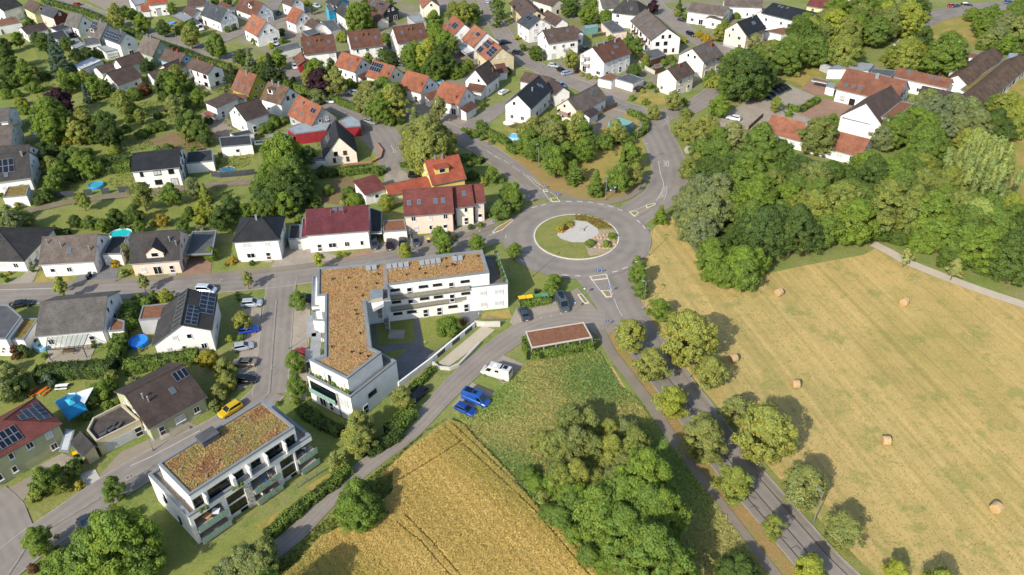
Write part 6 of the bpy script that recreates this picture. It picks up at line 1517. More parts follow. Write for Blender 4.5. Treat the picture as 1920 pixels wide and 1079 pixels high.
SHEETS = [
('hay_field','hay',1,[(39.1,169.8),(41.2,156.3),(43.7,144.2),(51.3,141.5),(64.2,145.8),(80.1,150.2),(85.0,153.7),(88.4,147.0),(96.2,138.0),(106.3,130.2),(122.5,117.0),(122.1,84.0),(91.2,53.7),(54.4,54.2),(50.7,64.2),(48.6,69.8),(46.0,77.4),(42.1,86.9),(39.0,95.9),(35.4,104.5),(31.1,115.9),(27.6,127.3),(26.5,137.5),(26.2,145.6),(30.8,157.7)]),
('verge_grass','vergegreen',2,[(41.5,84.7),(42.9,85.3),(47.6,74.9),(52.1,65.9),(49.9,64.2),(46.9,72.9)]),
('wheat_soil','wheatsoil',1,[(-11.3,99.6),(-8.5,98.0),(-5.8,93.9),(-0.4,86.7),(3.7,80.1),(9.1,74.1),(14.6,66.8),(21.5,54.6),(-36.0,55.4),(-34.9,66.7),(-31.7,71.0),(-29.3,75.1),(-25.7,77.5),(-22.7,79.4),(-19.5,83.6),(-19.9,87.1),(-22.3,85.8),(-18.2,92.0)]),
('meadow_ground','meadow',1,[(-10.7,101.7),(-6.0,102.5),(2.4,114.6),(5.0,116.4),(16.7,118.3),(18.9,112.8),(22.0,105.2),(26.2,93.0),(31.2,80.7),(35.2,70.5),(37.6,62.8),(23.1,59.8),(9.1,74.4),(3.7,80.3),(-0.4,87.0),(-5.8,94.2),(-8.5,98.2)]),
('dry_patch','dry',2,[(15.8,114.0),(18.9,112.8),(20.5,107.2),(18.4,107.6),(16.5,110.1)]),
('lane_verge','vergegreen',1,[(-11.0,100.3),(-14.9,97.3),(-22.2,86.5),(-19.9,87.4),(-19.2,83.0),(-22.7,79.1),(-26.5,77.0),(-30.1,74.7),(-32.5,69.2),(-35.0,65.4),(-36.6,67.5),(-33.7,72.2),(-31.4,75.5),(-28.4,79.7),(-24.9,85.0),(-20.5,90.4),(-15.6,96.2)]),
('footpath_verge','brownverge',2,[(18.1,124.5),(20.0,124.5),(25.3,111.1),(31.6,91.0),(37.3,76.1),(40.3,69.0),(42.3,63.5),(37.9,63.6),(36.6,71.3),(28.3,91.3),(25.1,103.7),(20.1,117.1)]),
('park_lawn','drylawn',1,[(-14.0,219.4),(-4.1,213.2),(3.2,237.2),(16.9,226.5),(26.3,222.4),(33.1,226.0),(38.8,212.0),(37.1,194.2),(32.1,183.8),(28.2,177.6),(20.6,176.4),(12.7,179.7),(4.0,191.7),(-4.0,203.5)]),
('park_dry_edge','brownverge',2,[(-4.0,204.1),(4.2,199.9),(10.5,191.8),(20.0,185.5),(31.4,186.7),(34.8,191.2),(32.6,183.2),(28.2,177.6),(20.6,176.4),(12.7,179.7),(4.7,190.4)]),
('garden_lawn','lawn',1,[(-120.6,163.7),(-115.9,168.5),(-114.2,175.0),(-99.0,180.9),(-82.0,183.8),(-77.8,172.7),(-82.1,167.7),(-95.8,164.3),(-111.5,163.4),(-115.4,163.5)]),
('pool_lawn','lawn',2,[(-117.7,186.2),(-116.3,192.1),(-112.5,195.1),(-104.3,196.5),(-100.1,186.6),(-107.1,183.9),(-115.8,183.0)]),
('small_lawn','lawn',2,[(-82.5,199.7),(-81.1,205.0),(-72.0,206.1),(-69.2,196.2),(-78.3,195.1)]),
('upper_left_lawn','lawn',2,[(-188.8,296.2),(-183.5,305.0),(-167.6,278.6),(-172.2,275.0),(-180.7,284.5)]),
('shaded_lawn','lawn',2,[(-130.6,225.1),(-124.0,232.9),(-116.8,249.8),(-107.4,242.8),(-106.1,224.4),(-111.1,216.3),(-122.5,217.4)]),
('orchard_grass','lawn',2,[(-164.0,258.3),(-154.0,270.3),(-140.3,259.9),(-135.5,252.7),(-142.5,248.4),(-153.8,246.5)]),
('garden_lawn_two','lawn',2,[(-121.8,213.7),(-112.7,212.4),(-110.1,205.8),(-116.9,204.0)]),
('front_lawn','drylawn',2,[(-105.4,142.7),(-104.9,147.9),(-98.3,145.2),(-96.8,143.1),(-103.9,142.1)]),
('town_ground','townmix',0.5,[(-140.3,377.0),(-8.0,371.0),(-4.4,280.9),(-8.6,239.7),(-26.7,242.4),(-58.7,269.5),(-83.3,279.4),(-114.7,307.4)]),
('town_ground','townmix',0.5,[(-4.0,310.8),(11.3,370.1),(120.9,365.2),(106.5,306.5),(70.2,246.0),(43.5,253.8),(12.5,277.6)]),
('corner_lawn','drylawn',2,[(39.8,239.4),(43.6,248.2),(50.0,244.4),(49.3,237.4),(43.6,236.3)]),
('fenced_lawn','lawn',2,[(29.4,308.2),(35.7,310.6),(38.7,299.7),(31.3,296.9)]),
('cream_house_garden','lawn',2,[(-44.7,212.2),(-41.3,212.1),(-38.6,210.6),(-35.3,201.0),(-39.2,197.2),(-49.1,196.9),(-49.9,199.5)]),
('playground_lawn','lawn',2,[(-8.2,223.4),(-1.0,219.4),(2.9,213.0),(-2.6,208.6),(-8.9,217.0)]),
('pool_garden','lawn',2,[(0.2,215.6),(6.2,221.0),(9.0,211.8),(3.5,203.3)]),
('school_meadow','drylawn',1,[(149.2,304.8),(168.1,320.0),(182.6,323.6),(194.0,316.2),(176.1,288.5),(154.3,283.5),(149.5,295.5)]),
('hall_meadow','drylawn',1,[(144.9,228.6),(177.7,263.9),(195.9,268.4),(139.5,162.3),(120.5,167.8),(135.8,196.3),(142.4,217.0)]),
('street_island','vergegreen',3,[(-77.8,82.4),(-77.0,84.5),(-73.9,86.6),(-71.3,86.5),(-69.3,84.3),(-70.9,81.9),(-73.3,80.7),(-75.4,80.8)]),
('corner_garden','lawn',1,[(-57.6,75.5),(-52.8,80.4),(-46.8,72.6),(-34.2,82.7),(-29.9,87.0),(-28.6,89.6),(-26.6,88.6),(-30.7,82.1),(-35.8,75.2),(-40.3,68.5),(-54.6,65.7)]),
('dry_turf_squares','drylawn',2,[(-39.6,77.7),(-36.5,80.2),(-33.5,77.6),(-36.9,75.0)]),
('dry_turf_squares','drylawn',2,[(-33.6,84.7),(-30.7,87.6),(-28.4,88.4),(-31.0,83.7)]),
('block_lawn','lawn',2,[(-25.2,97.2),(-19.7,106.9),(-18.1,105.5),(-18.3,102.1),(-22.6,98.2),(-24.2,96.3)]),
('side_garden','lawn',1,[(-39.3,102.4),(-36.1,103.0),(-29.1,98.3),(-25.2,97.0),(-27.2,92.1),(-28.8,91.0),(-37.3,99.8)]),
('picnic_lawn','lawn',1,[(-90.0,99.4),(-93.7,107.5),(-90.0,111.1),(-80.0,110.9),(-76.3,104.4),(-80.6,99.2),(-86.9,104.6)]),
('shaded_garden','lawn',1,[(-92.9,114.9),(-93.0,120.4),(-76.7,117.7),(-71.8,113.0),(-78.0,110.8),(-89.7,110.3)]),
('forecourt_paving','greypave',2,[(-96.0,142.1),(-96.6,146.9),(-93.1,149.3),(-89.1,149.7),(-87.0,143.3)]),
('driveway','paving',2,[(-112.3,142.5),(-109.1,145.5),(-108.8,150.3),(-106.9,149.6),(-105.3,142.5)]),
('rose_driveway','redpave',2,[(-73.1,145.1),(-74.3,151.5),(-69.0,153.6),(-67.2,146.2)]),
('white_house_driveway','paving',2,[(-54.2,146.8),(-53.6,156.2),(-49.6,157.3),(-40.3,152.5),(-39.5,149.0)]),
('entrance_paving','redpave',2,[(-39.9,150.3),(-37.3,152.9),(-33.3,155.0),(-29.7,155.6),(-29.3,152.2),(-38.6,149.8)]),
('garage_forecourt','paving',2,[(-32.9,154.6),(-30.0,158.7),(-24.5,159.5),(-18.7,161.2),(-18.0,157.4),(-24.6,154.4),(-29.0,151.8)]),
('row_forecourt','paving',2,[(-18.4,157.7),(-13.9,163.1),(-7.0,168.4),(-3.1,167.8),(-6.8,161.0),(-13.6,156.4)]),
('yellow_house_drive','paving',2,[(-33.5,186.9),(-34.3,195.2),(-31.0,196.1),(-22.9,186.7),(-27.6,183.9)]),
('garage_yard','asphalt2',2,[(-67.8,87.6),(-66.4,92.8),(-61.1,97.0),(-57.5,100.1),(-54.8,98.8),(-62.8,89.2),(-66.5,86.5)]),
('gravel_bed','gravel',3,[(-71.3,88.2),(-69.1,89.3),(-66.7,86.5),(-68.4,84.9)]),
('hip_house_paving','paving',2,[(-76.1,86.6),(-79.6,89.5),(-76.1,92.9),(-73.5,91.7),(-71.6,89.4),(-74.1,87.1)]),
('side_yard','asphalt2',2,[(-80.2,78.8),(-76.2,80.0),(-77.8,82.4),(-77.5,86.6),(-78.9,88.0),(-82.9,84.0)]),
('parking_bays','paving',3,[(-57.4,136.4),(-53.2,136.3),(-50.2,122.0),(-47.9,109.6),(-50.6,107.5),(-54.1,122.1)]),
('right_parking_bays','paving',2,[(-47.6,136.2),(-43.0,137.0),(-40.3,121.8),(-37.4,105.1),(-40.2,104.5),(-42.6,112.4)]),
('lower_parking_bays','cobble',3,[(-69.6,75.5),(-67.6,80.1),(-63.9,82.1),(-62.5,80.8),(-65.5,76.1),(-67.7,74.0)]),
('resident_parking','paving',4,[(-0.6,127.0),(0.8,131.4),(9.9,135.4),(13.1,129.4),(11.0,128.0),(2.6,126.7),(0.1,125.8)]),
('van_bay','paving',3,[(-5.5,112.8),(-2.0,116.9),(2.2,114.0),(-1.6,108.4)]),
('blue_van_bay','paving',3,[(-11.1,103.0),(-7.6,109.1),(-3.2,106.2),(-7.0,100.1)]),
('junction_asphalt','asphalt2',3,[(9.6,135.0),(14.1,138.7),(15.8,134.8),(20.4,124.3),(17.7,120.7),(14.9,124.9),(10.7,125.9),(12.1,130.3)]),
('turning_yard','asphalt2',2,[(-44.1,215.1),(-43.6,228.4),(-38.3,225.5),(-29.3,200.9),(-31.0,189.9),(-35.3,195.2),(-38.0,204.4)]),
('yard_of_rows','asphalt2',2,[(-33.1,238.3),(-26.5,240.3),(-12.5,229.4),(-9.0,221.5),(-15.3,219.4),(-25.6,229.0)]),
('parking_yard','asphalt2',2,[(-78.6,275.5),(-73.7,270.1),(-56.6,257.1),(-48.0,247.6),(-48.8,241.0),(-62.7,251.7),(-78.5,266.7)]),
('corner_parking','asphalt2',3,[(16.7,268.5),(19.9,274.6),(31.6,259.0),(25.5,250.6),(18.9,258.4)]),
('garage_access','asphalt2',3,[(30.5,248.6),(34.7,255.0),(41.8,248.2),(37.4,240.4)]),
('shed_yard','darkasphalt',2,[(23.0,221.3),(32.7,236.3),(38.2,234.0),(39.6,225.8),(37.5,216.4),(31.5,212.2),(25.4,212.4)]),
('shed_dry_ring','drylawn',3,[(25.6,217.8),(31.3,224.1),(36.2,231.2),(39.5,227.0),(38.8,220.1),(34.8,213.5),(28.4,212.3)]),
('school_parking','paving',2,[(61.4,217.5),(65.5,229.0),(71.9,235.0),(87.5,252.3),(92.8,252.1),(101.6,236.2),(101.3,227.9),(92.5,218.5),(78.3,218.9),(70.0,217.3)]),
('school_yard','redpave',3,[(88.2,229.6),(100.5,240.5),(109.4,236.8),(101.1,222.8),(93.9,220.3)]),
('school_entrance','redpave',3,[(95.1,248.3),(101.2,256.6),(105.9,251.7),(104.0,243.5),(98.6,242.8)]),
('school_dry_lawn','drylawn',2,[(92.4,256.9),(98.8,266.6),(107.8,271.5),(105.7,256.4),(97.3,249.6)]),
('play_sand','path',2,[(146.4,301.8),(148.2,297.4),(152.2,292.4),(146.3,287.9),(143.8,293.9)]),
('play_sand','path',2,[(49.1,204.7),(51.2,209.5),(52.4,208.0),(51.0,201.9),(49.3,201.3)]),
('top_yards','asphalt2',1,[(-105.6,328.3),(-87.3,334.7),(-53.3,312.7),(-19.7,311.4),(-10.5,281.1),(-17.7,270.7),(-38.2,287.8),(-64.4,303.6),(-81.5,307.4),(-93.3,304.7)]),
('upper_left_yard','asphalt2',1,[(-187.8,362.1),(-170.2,365.5),(-157.7,345.1),(-171.6,345.7)]),
('courtyards','asphalt2',1,[(-94.0,229.9),(-89.4,233.8),(-83.8,225.7),(-83.8,214.4),(-87.3,215.6)]),
('bend_yard','asphalt2',1,[(53.7,273.4),(67.1,283.9),(63.8,257.9),(56.8,248.7)]),
('west_gable_yard','asphalt2',1,[(-131.2,336.5),(-121.1,329.0),(-105.3,314.8),(-106.7,308.4),(-123.4,322.1)]),
('court_lawn','lawn',3,[(-19.0,128.6),(-11.4,130.2),(-8.7,126.3),(-14.9,118.1),(-17.6,119.7)]),
('court_lawn','lawn',3,[(-24.5,128.0),(-20.4,128.6),(-19.3,121.1),(-26.5,119.9),(-27.6,126.7)]),
('court_lawn','lawn',3,[(-25.5,118.0),(-20.5,119.0),(-22.2,116.3),(-24.6,115.9)]),
('court_paving','greypave',2,[(-28.5,128.4),(-18.9,130.9),(-6.7,132.5),(-6.1,129.8),(-15.1,117.3),(-19.2,111.2),(-21.6,110.2),(-25.1,118.3),(-27.4,119.9)]),
('east_lawn','drylawn',3,[(-6.5,130.1),(-0.6,131.3),(0.1,128.2),(-6.1,128.0)]),
('ramp','concrete',4,[(-6.0,125.9),(-3.5,124.5),(-8.4,117.9),(-12.1,113.7),(-14.4,114.5)]),
('east_garden','lawn',2,[(-0.5,147.3),(1.9,149.3),(9.4,142.9),(9.0,138.9),(-0.0,135.2)]),
('vegetable_plot','soil',1,[(-107.9,216.2),(-96.3,224.1),(-85.7,218.1),(-87.9,207.5),(-100.6,208.9)]),
('vegetable_plot','soil',1,[(-49.2,187.4),(-42.8,191.7),(-40.2,184.2),(-43.0,175.9),(-48.7,177.4)]),
('carport_floor','paving',3,[(3.0,118.5),(14.8,120.7),(14.8,125.8),(2.5,123.0)]),
('church_corner','brownverge',2,[(-4.3,162.1),(-0.4,167.0),(2.2,168.2),(-1.1,163.2),(-3.7,160.9)]),
('red_wall_plot','drylawn',1,[(-38.7,204.4),(-34.8,191.5),(-30.9,195.1),(-33.0,201.0)])]
MARKS = [
('give_way_dash',[(13.98,176.09),(15.42,175.85)],0.28),
('give_way_dash',[(16.69,176.03),(18.08,175.65)],0.28),
('give_way_dash',[(19.42,175.55),(20.77,175.17)],0.28),
('give_way_dash',[(21.97,174.67),(23.32,174.03)],0.28),
('give_way_dash',[(24.45,173.53),(25.69,172.7)],0.28),
('give_way_dash',[(26.64,171.95),(27.74,170.87)],0.28),
('give_way_dash',[(30.63,166.48),(31.32,164.9)],0.28),
('give_way_dash',[(31.66,163.83),(32.08,162.29)],0.28),
('give_way_dash',[(22.16,144.18),(23.46,144.72)],0.28),
('give_way_dash',[(24.61,145.43),(25.84,146.25)],0.28),
('give_way_dash',[(10.97,143.44),(12.51,143.21)],0.28),
('give_way_dash',[(13.82,143.02),(15.05,142.94)],0.28),
('give_way_dash',[(5.19,172.88),(6.53,173.78)],0.28),
('give_way_dash',[(7.58,174.16),(8.88,174.73)],0.28),
('give_way_dash',[(1.89,149.74),(2.72,148.85)],0.28),
('lane_line',[(0.42,195.98),(2.56,192.62)],0.15),
('lane_line',[(3.26,191.37),(4.3,189.51),(6.64,184.54),(8.02,182.19)],0.14),
('lane_line',[(4.32,190.42),(5.72,189.25),(7.38,185.84),(8.7,183.61)],0.14),
('hatching',[(4.57,189.05),(5.12,189.64)],0.22),
('hatching',[(5.11,188.13),(5.66,188.74)],0.22),
('hatching',[(5.65,187.22),(6.2,187.85)],0.22),
('hatching',[(6.18,186.32),(6.73,186.97)],0.22),
('hatching',[(6.71,185.42),(7.26,186.09)],0.22),
('hatching',[(7.24,184.53),(7.79,185.22)],0.22),
('island_edge_line',[(8.28,181.83),(10.08,175.85)],0.2),
('lane_line',[(10.15,181.07),(12.05,177.86)],0.14),
('lane_line',[(40.81,197.68),(40.22,190.99),(40.19,185.71),(39.85,183.16)],0.16),
('lane_line',[(39.82,183.38),(38.82,179.97),(36.78,175.72)],0.14),
('lane_line',[(39.88,183.38),(40.75,183.36),(40.19,179.94),(38.81,176.15)],0.14),
('hatching',[(39.43,182.09),(40.58,182.93)],0.22),
('hatching',[(39.1,181.23),(40.34,182.06)],0.22),
('hatching',[(38.76,180.38),(40.11,181.2)],0.22),
('hatching',[(38.43,179.53),(39.88,180.34)],0.22),
('hatching',[(38.1,178.69),(39.65,179.49)],0.22),
('hatching',[(37.77,177.85),(39.43,178.64)],0.22),
('hatching',[(37.45,177.02),(39.2,177.8)],0.22),
('lane_line',[(29.34,170.37),(33.72,173.23)],0.15),
('lane_line',[(30.52,168.08),(35.19,171.87)],0.15),
('lane_line',[(17.04,142.9),(18.39,138.65)],0.2),
('lane_line',[(20.89,143.33),(21.21,138.59)],0.2),
('lane_line',[(18.39,138.66),(19.88,135.0)],0.2),
('lane_line',[(21.12,138.6),(21.37,135.68)],0.2),
('lane_line',[(21.52,134.49),(21.94,130.76),(22.55,128.27)],0.14),
('lane_line',[(-6.64,205.66),(-4.9,203.07)],0.15),
('lane_line',[(-4.52,202.22),(-2.53,200.1)],0.2),
('lane_line',[(-1.71,199.26),(-0.13,196.96)],0.15),
('lane_line',[(-12.8,207.98),(-10.8,205.35)],0.15),
('gutter_strip',[(-50.05,135.69),(-47.62,122.56),(-45.98,114.08),(-44.64,106.82),(-45.3,105.38)],0.38),
('gutter_strip',[(-59.66,89.79),(-61.42,88.02),(-62.97,86.38)],0.4),
('gutter_strip',[(-65.75,83.18),(-68.48,80.23),(-71.14,77.47)],0.4),
('gutter_strip',[(-73.03,74.47),(-73.13,71.65),(-73.31,69.31)],0.4),
('kerb_line',[(-54.37,97.61),(-60.42,91.9),(-63.4,89.76)],0.16),
('kerb_line',[(-111.21,140.45),(-99.73,140.7)],0.16),
('bay_line',[(1.61,127.25),(1.77,126.88)],0.16),
('bay_line',[(3.78,127.85),(3.82,127.48)],0.14),
('bay_line',[(5.79,128.46),(5.94,127.95)],0.14),
('bay_line',[(7.92,129.02),(8.03,128.5)],0.14),
('bay_line',[(9.95,129.67),(10.1,129.17)],0.14),
('bay_line',[(3.62,132.95),(3.73,132.56)],0.14),
('bay_line',[(4.91,132.35),(5.01,131.86)],0.14),
('bay_line',[(6.94,132.98),(7.06,132.49)],0.14),
('bay_line',[(9.01,133.52),(9.16,133.03)],0.14),
('turn_arrow_mark',[(-34.34,209.91),(-33.3,206.84),(-33.16,204.96),(-32.49,204.69),(-32.52,205.96),(-33.32,207.01)],0.16),
('give_way_dash',[(53.73,230.54),(54.38,230.01)],0.3),
('give_way_dash',[(54.56,229.9),(55.06,229.48)],0.3),
('give_way_dash',[(55.27,229.27),(55.77,228.85)],0.3),
('give_way_dash',[(-184.43,354.33),(-180.62,352.2)],0.3),
('give_way_dash',[(-119.03,301.79),(-116.74,300.18)],0.3),
('give_way_dash',[(4.44,268.57),(7.01,269.25)],0.3),
('lane_line',[(-7.69,161.84),(-7.46,163.05)],0.15),
('lane_line',[(-1.31,160.19),(-1.31,158.88)],0.15),
('lane_line',[(-5.33,160.28),(-4.39,160.74)],0.15)]
HEDGES = [
([(-14.97,112.7),(-16.96,109.4),(-18.94,106.92)],1.2,1.2,'mid','narrow hedge along the white basement wall by the lane','hedges', False),
([(-17.81,100.57),(-19.64,98.01),(-21.46,95.86)],2.6,2.2,'mid','thick hedge between the lane and the small street tree','hedges', False),
([(-27.84,94.34),(-24.52,91.57),(-21.05,94.22),(-19.47,96.36)],2.2,2.0,'dark','broad dark hedge turning round the tree beside the lane','hedges', False),
([(-26.86,88.08),(-29.3,84.66),(-31.76,82.03),(-34.54,78.5),(-37.13,74.88)],1.7,1.8,'mid','long straight clipped hedge between corner block lawn and lane','hedges', False),
([(2.27,120.12),(3.28,115.42),(7.51,116.13),(11.42,117.24),(16.03,118.35)],1.3,2.2,'mid','hedge wrapping the brown-roofed carport','hedges', False),
([(1.76,132.16),(4.98,132.79),(8.09,133.66)],1.6,1.3,'mid','low hedge in front of the coloured bins','hedges', False),
([(-73.29,113.18),(-69.47,114.44),(-64.77,115.51),(-60.27,116.59)],2.6,2.3,'mid','tall hedge in front of the solar house with split roof','hedges', False),
([(-89.0,111.44),(-83.73,112.45),(-78.84,112.74),(-75.05,112.67)],3.0,2.6,'dark','tall shaded hedge below the pergola terrace','hedges', False),
([(-79.68,131.85),(-77.91,125.16),(-76.77,118.92),(-75.81,114.58)],2.4,2.6,'mid','lumpy hedge between pergola house and paddling pool','hedges', False),
([(-69.92,253.16),(-61.81,247.71),(-53.6,240.26),(-46.25,233.68)],2.0,2.0,'mid','hedge between the cul-de-sac and the parking street','hedges', False),
([(-76.09,256.91),(-70.05,253.75)],2.2,2.0,'fresh','bright hedge at the west end of the parking street','hedges', False),
([(-204.67,359.67),(-196.45,353.3),(-178.43,341.01),(-164.02,327.76),(-151.38,316.19),(-139.44,305.28),(-128.69,296.47),(-118.65,288.78),(-111.69,282.2),(-101.9,275.08)],3.2,1.8,'mid','very long hedge following the upper road','hedges', True),
([(-101.9,275.08),(-95.31,268.34)],3,1.8,'olive','yellowish end of the long road hedge','hedges', False),
([(-115.66,191.54),(-111.68,194.92),(-106.8,196.36),(-104.15,197.08)],3.6,2.2,'mid','broad hedge behind the paddling pool lawn','hedges', False),
([(-113.59,200.37),(-109.0,201.88),(-106.28,203.05)],3.0,2.0,'dark','dark hedge row behind the broad hedge','hedges', False),
([(-46.21,191.78),(-41.76,193.21),(-37.21,194.26)],2.6,2.0,'mid','hedge below the sandstone wall of the cream house','hedges', False),
([(-36.89,193.08),(-33.91,193.78)],1.8,1.6,'mid','short hedge east of the sandstone wall','hedges', False),
([(-30.17,195.94),(-26.26,197.03)],1.4,1.3,'mid','short hedge by the wooden gate in the turning street','hedges', False),
([(-9.16,223.47),(-8.46,219.62),(-4.04,213.93),(-0.17,208.55)],2.2,1.6,'mid','clipped hedge round the playground garden','hedges', True),
([(-0.63,206.84),(1.98,203.35)],2.0,1.6,'mid','hedge piece at the first park tree','hedges', False),
([(36.44,229.8),(39.7,226.67),(40.62,221.74),(39.42,216.1),(36.2,212.53),(31.15,209.11)],1.8,1.8,'mid','hedge curving round the turquoise shed plot','hedges', True),
([(86.14,232.71),(89.48,230.02),(93.04,233.54),(97.65,238.18)],2.2,1.5,'mid','L-shaped hedge at the school car park','hedges', False),
([(146.5,298.49),(150.16,294.51)],2.2,1.6,'mid','hedge between tree belt and school meadow','hedges', False),
([(-112.83,162.75),(-108.45,162.95),(-105.86,162.89)],1.6,1.6,'dark','dark hedge behind the white bungalow','hedges', False),
([(-14.98,198.95),(-11.35,200.49),(-7.58,197.93)],2.4,1.5,'mid','hedge behind the yellow house by the main road','hedges', False),
([(0.9,208.73),(5.08,207.65),(8.07,205.84)],1.6,1.4,'mid','hedge behind the round pool with white shed','hedges', False),
([(-201.17,315.36),(-197.88,323.6)],2.6,2.0,'dark','dark hedge in front of the low red-brown roof','hedges', False),
([(-37.93,102.33),(-35.39,100.3),(-32.63,97.99),(-29.6,96.51)],2.4,1.4,'dark','dark planted strip beside the sunken path of the long block','hedges', False),
([(-60.98,78.47),(-58.76,80.2)],1.6,1.0,'olive','low hedge by the young tree and paved slabs','hedges', False)]
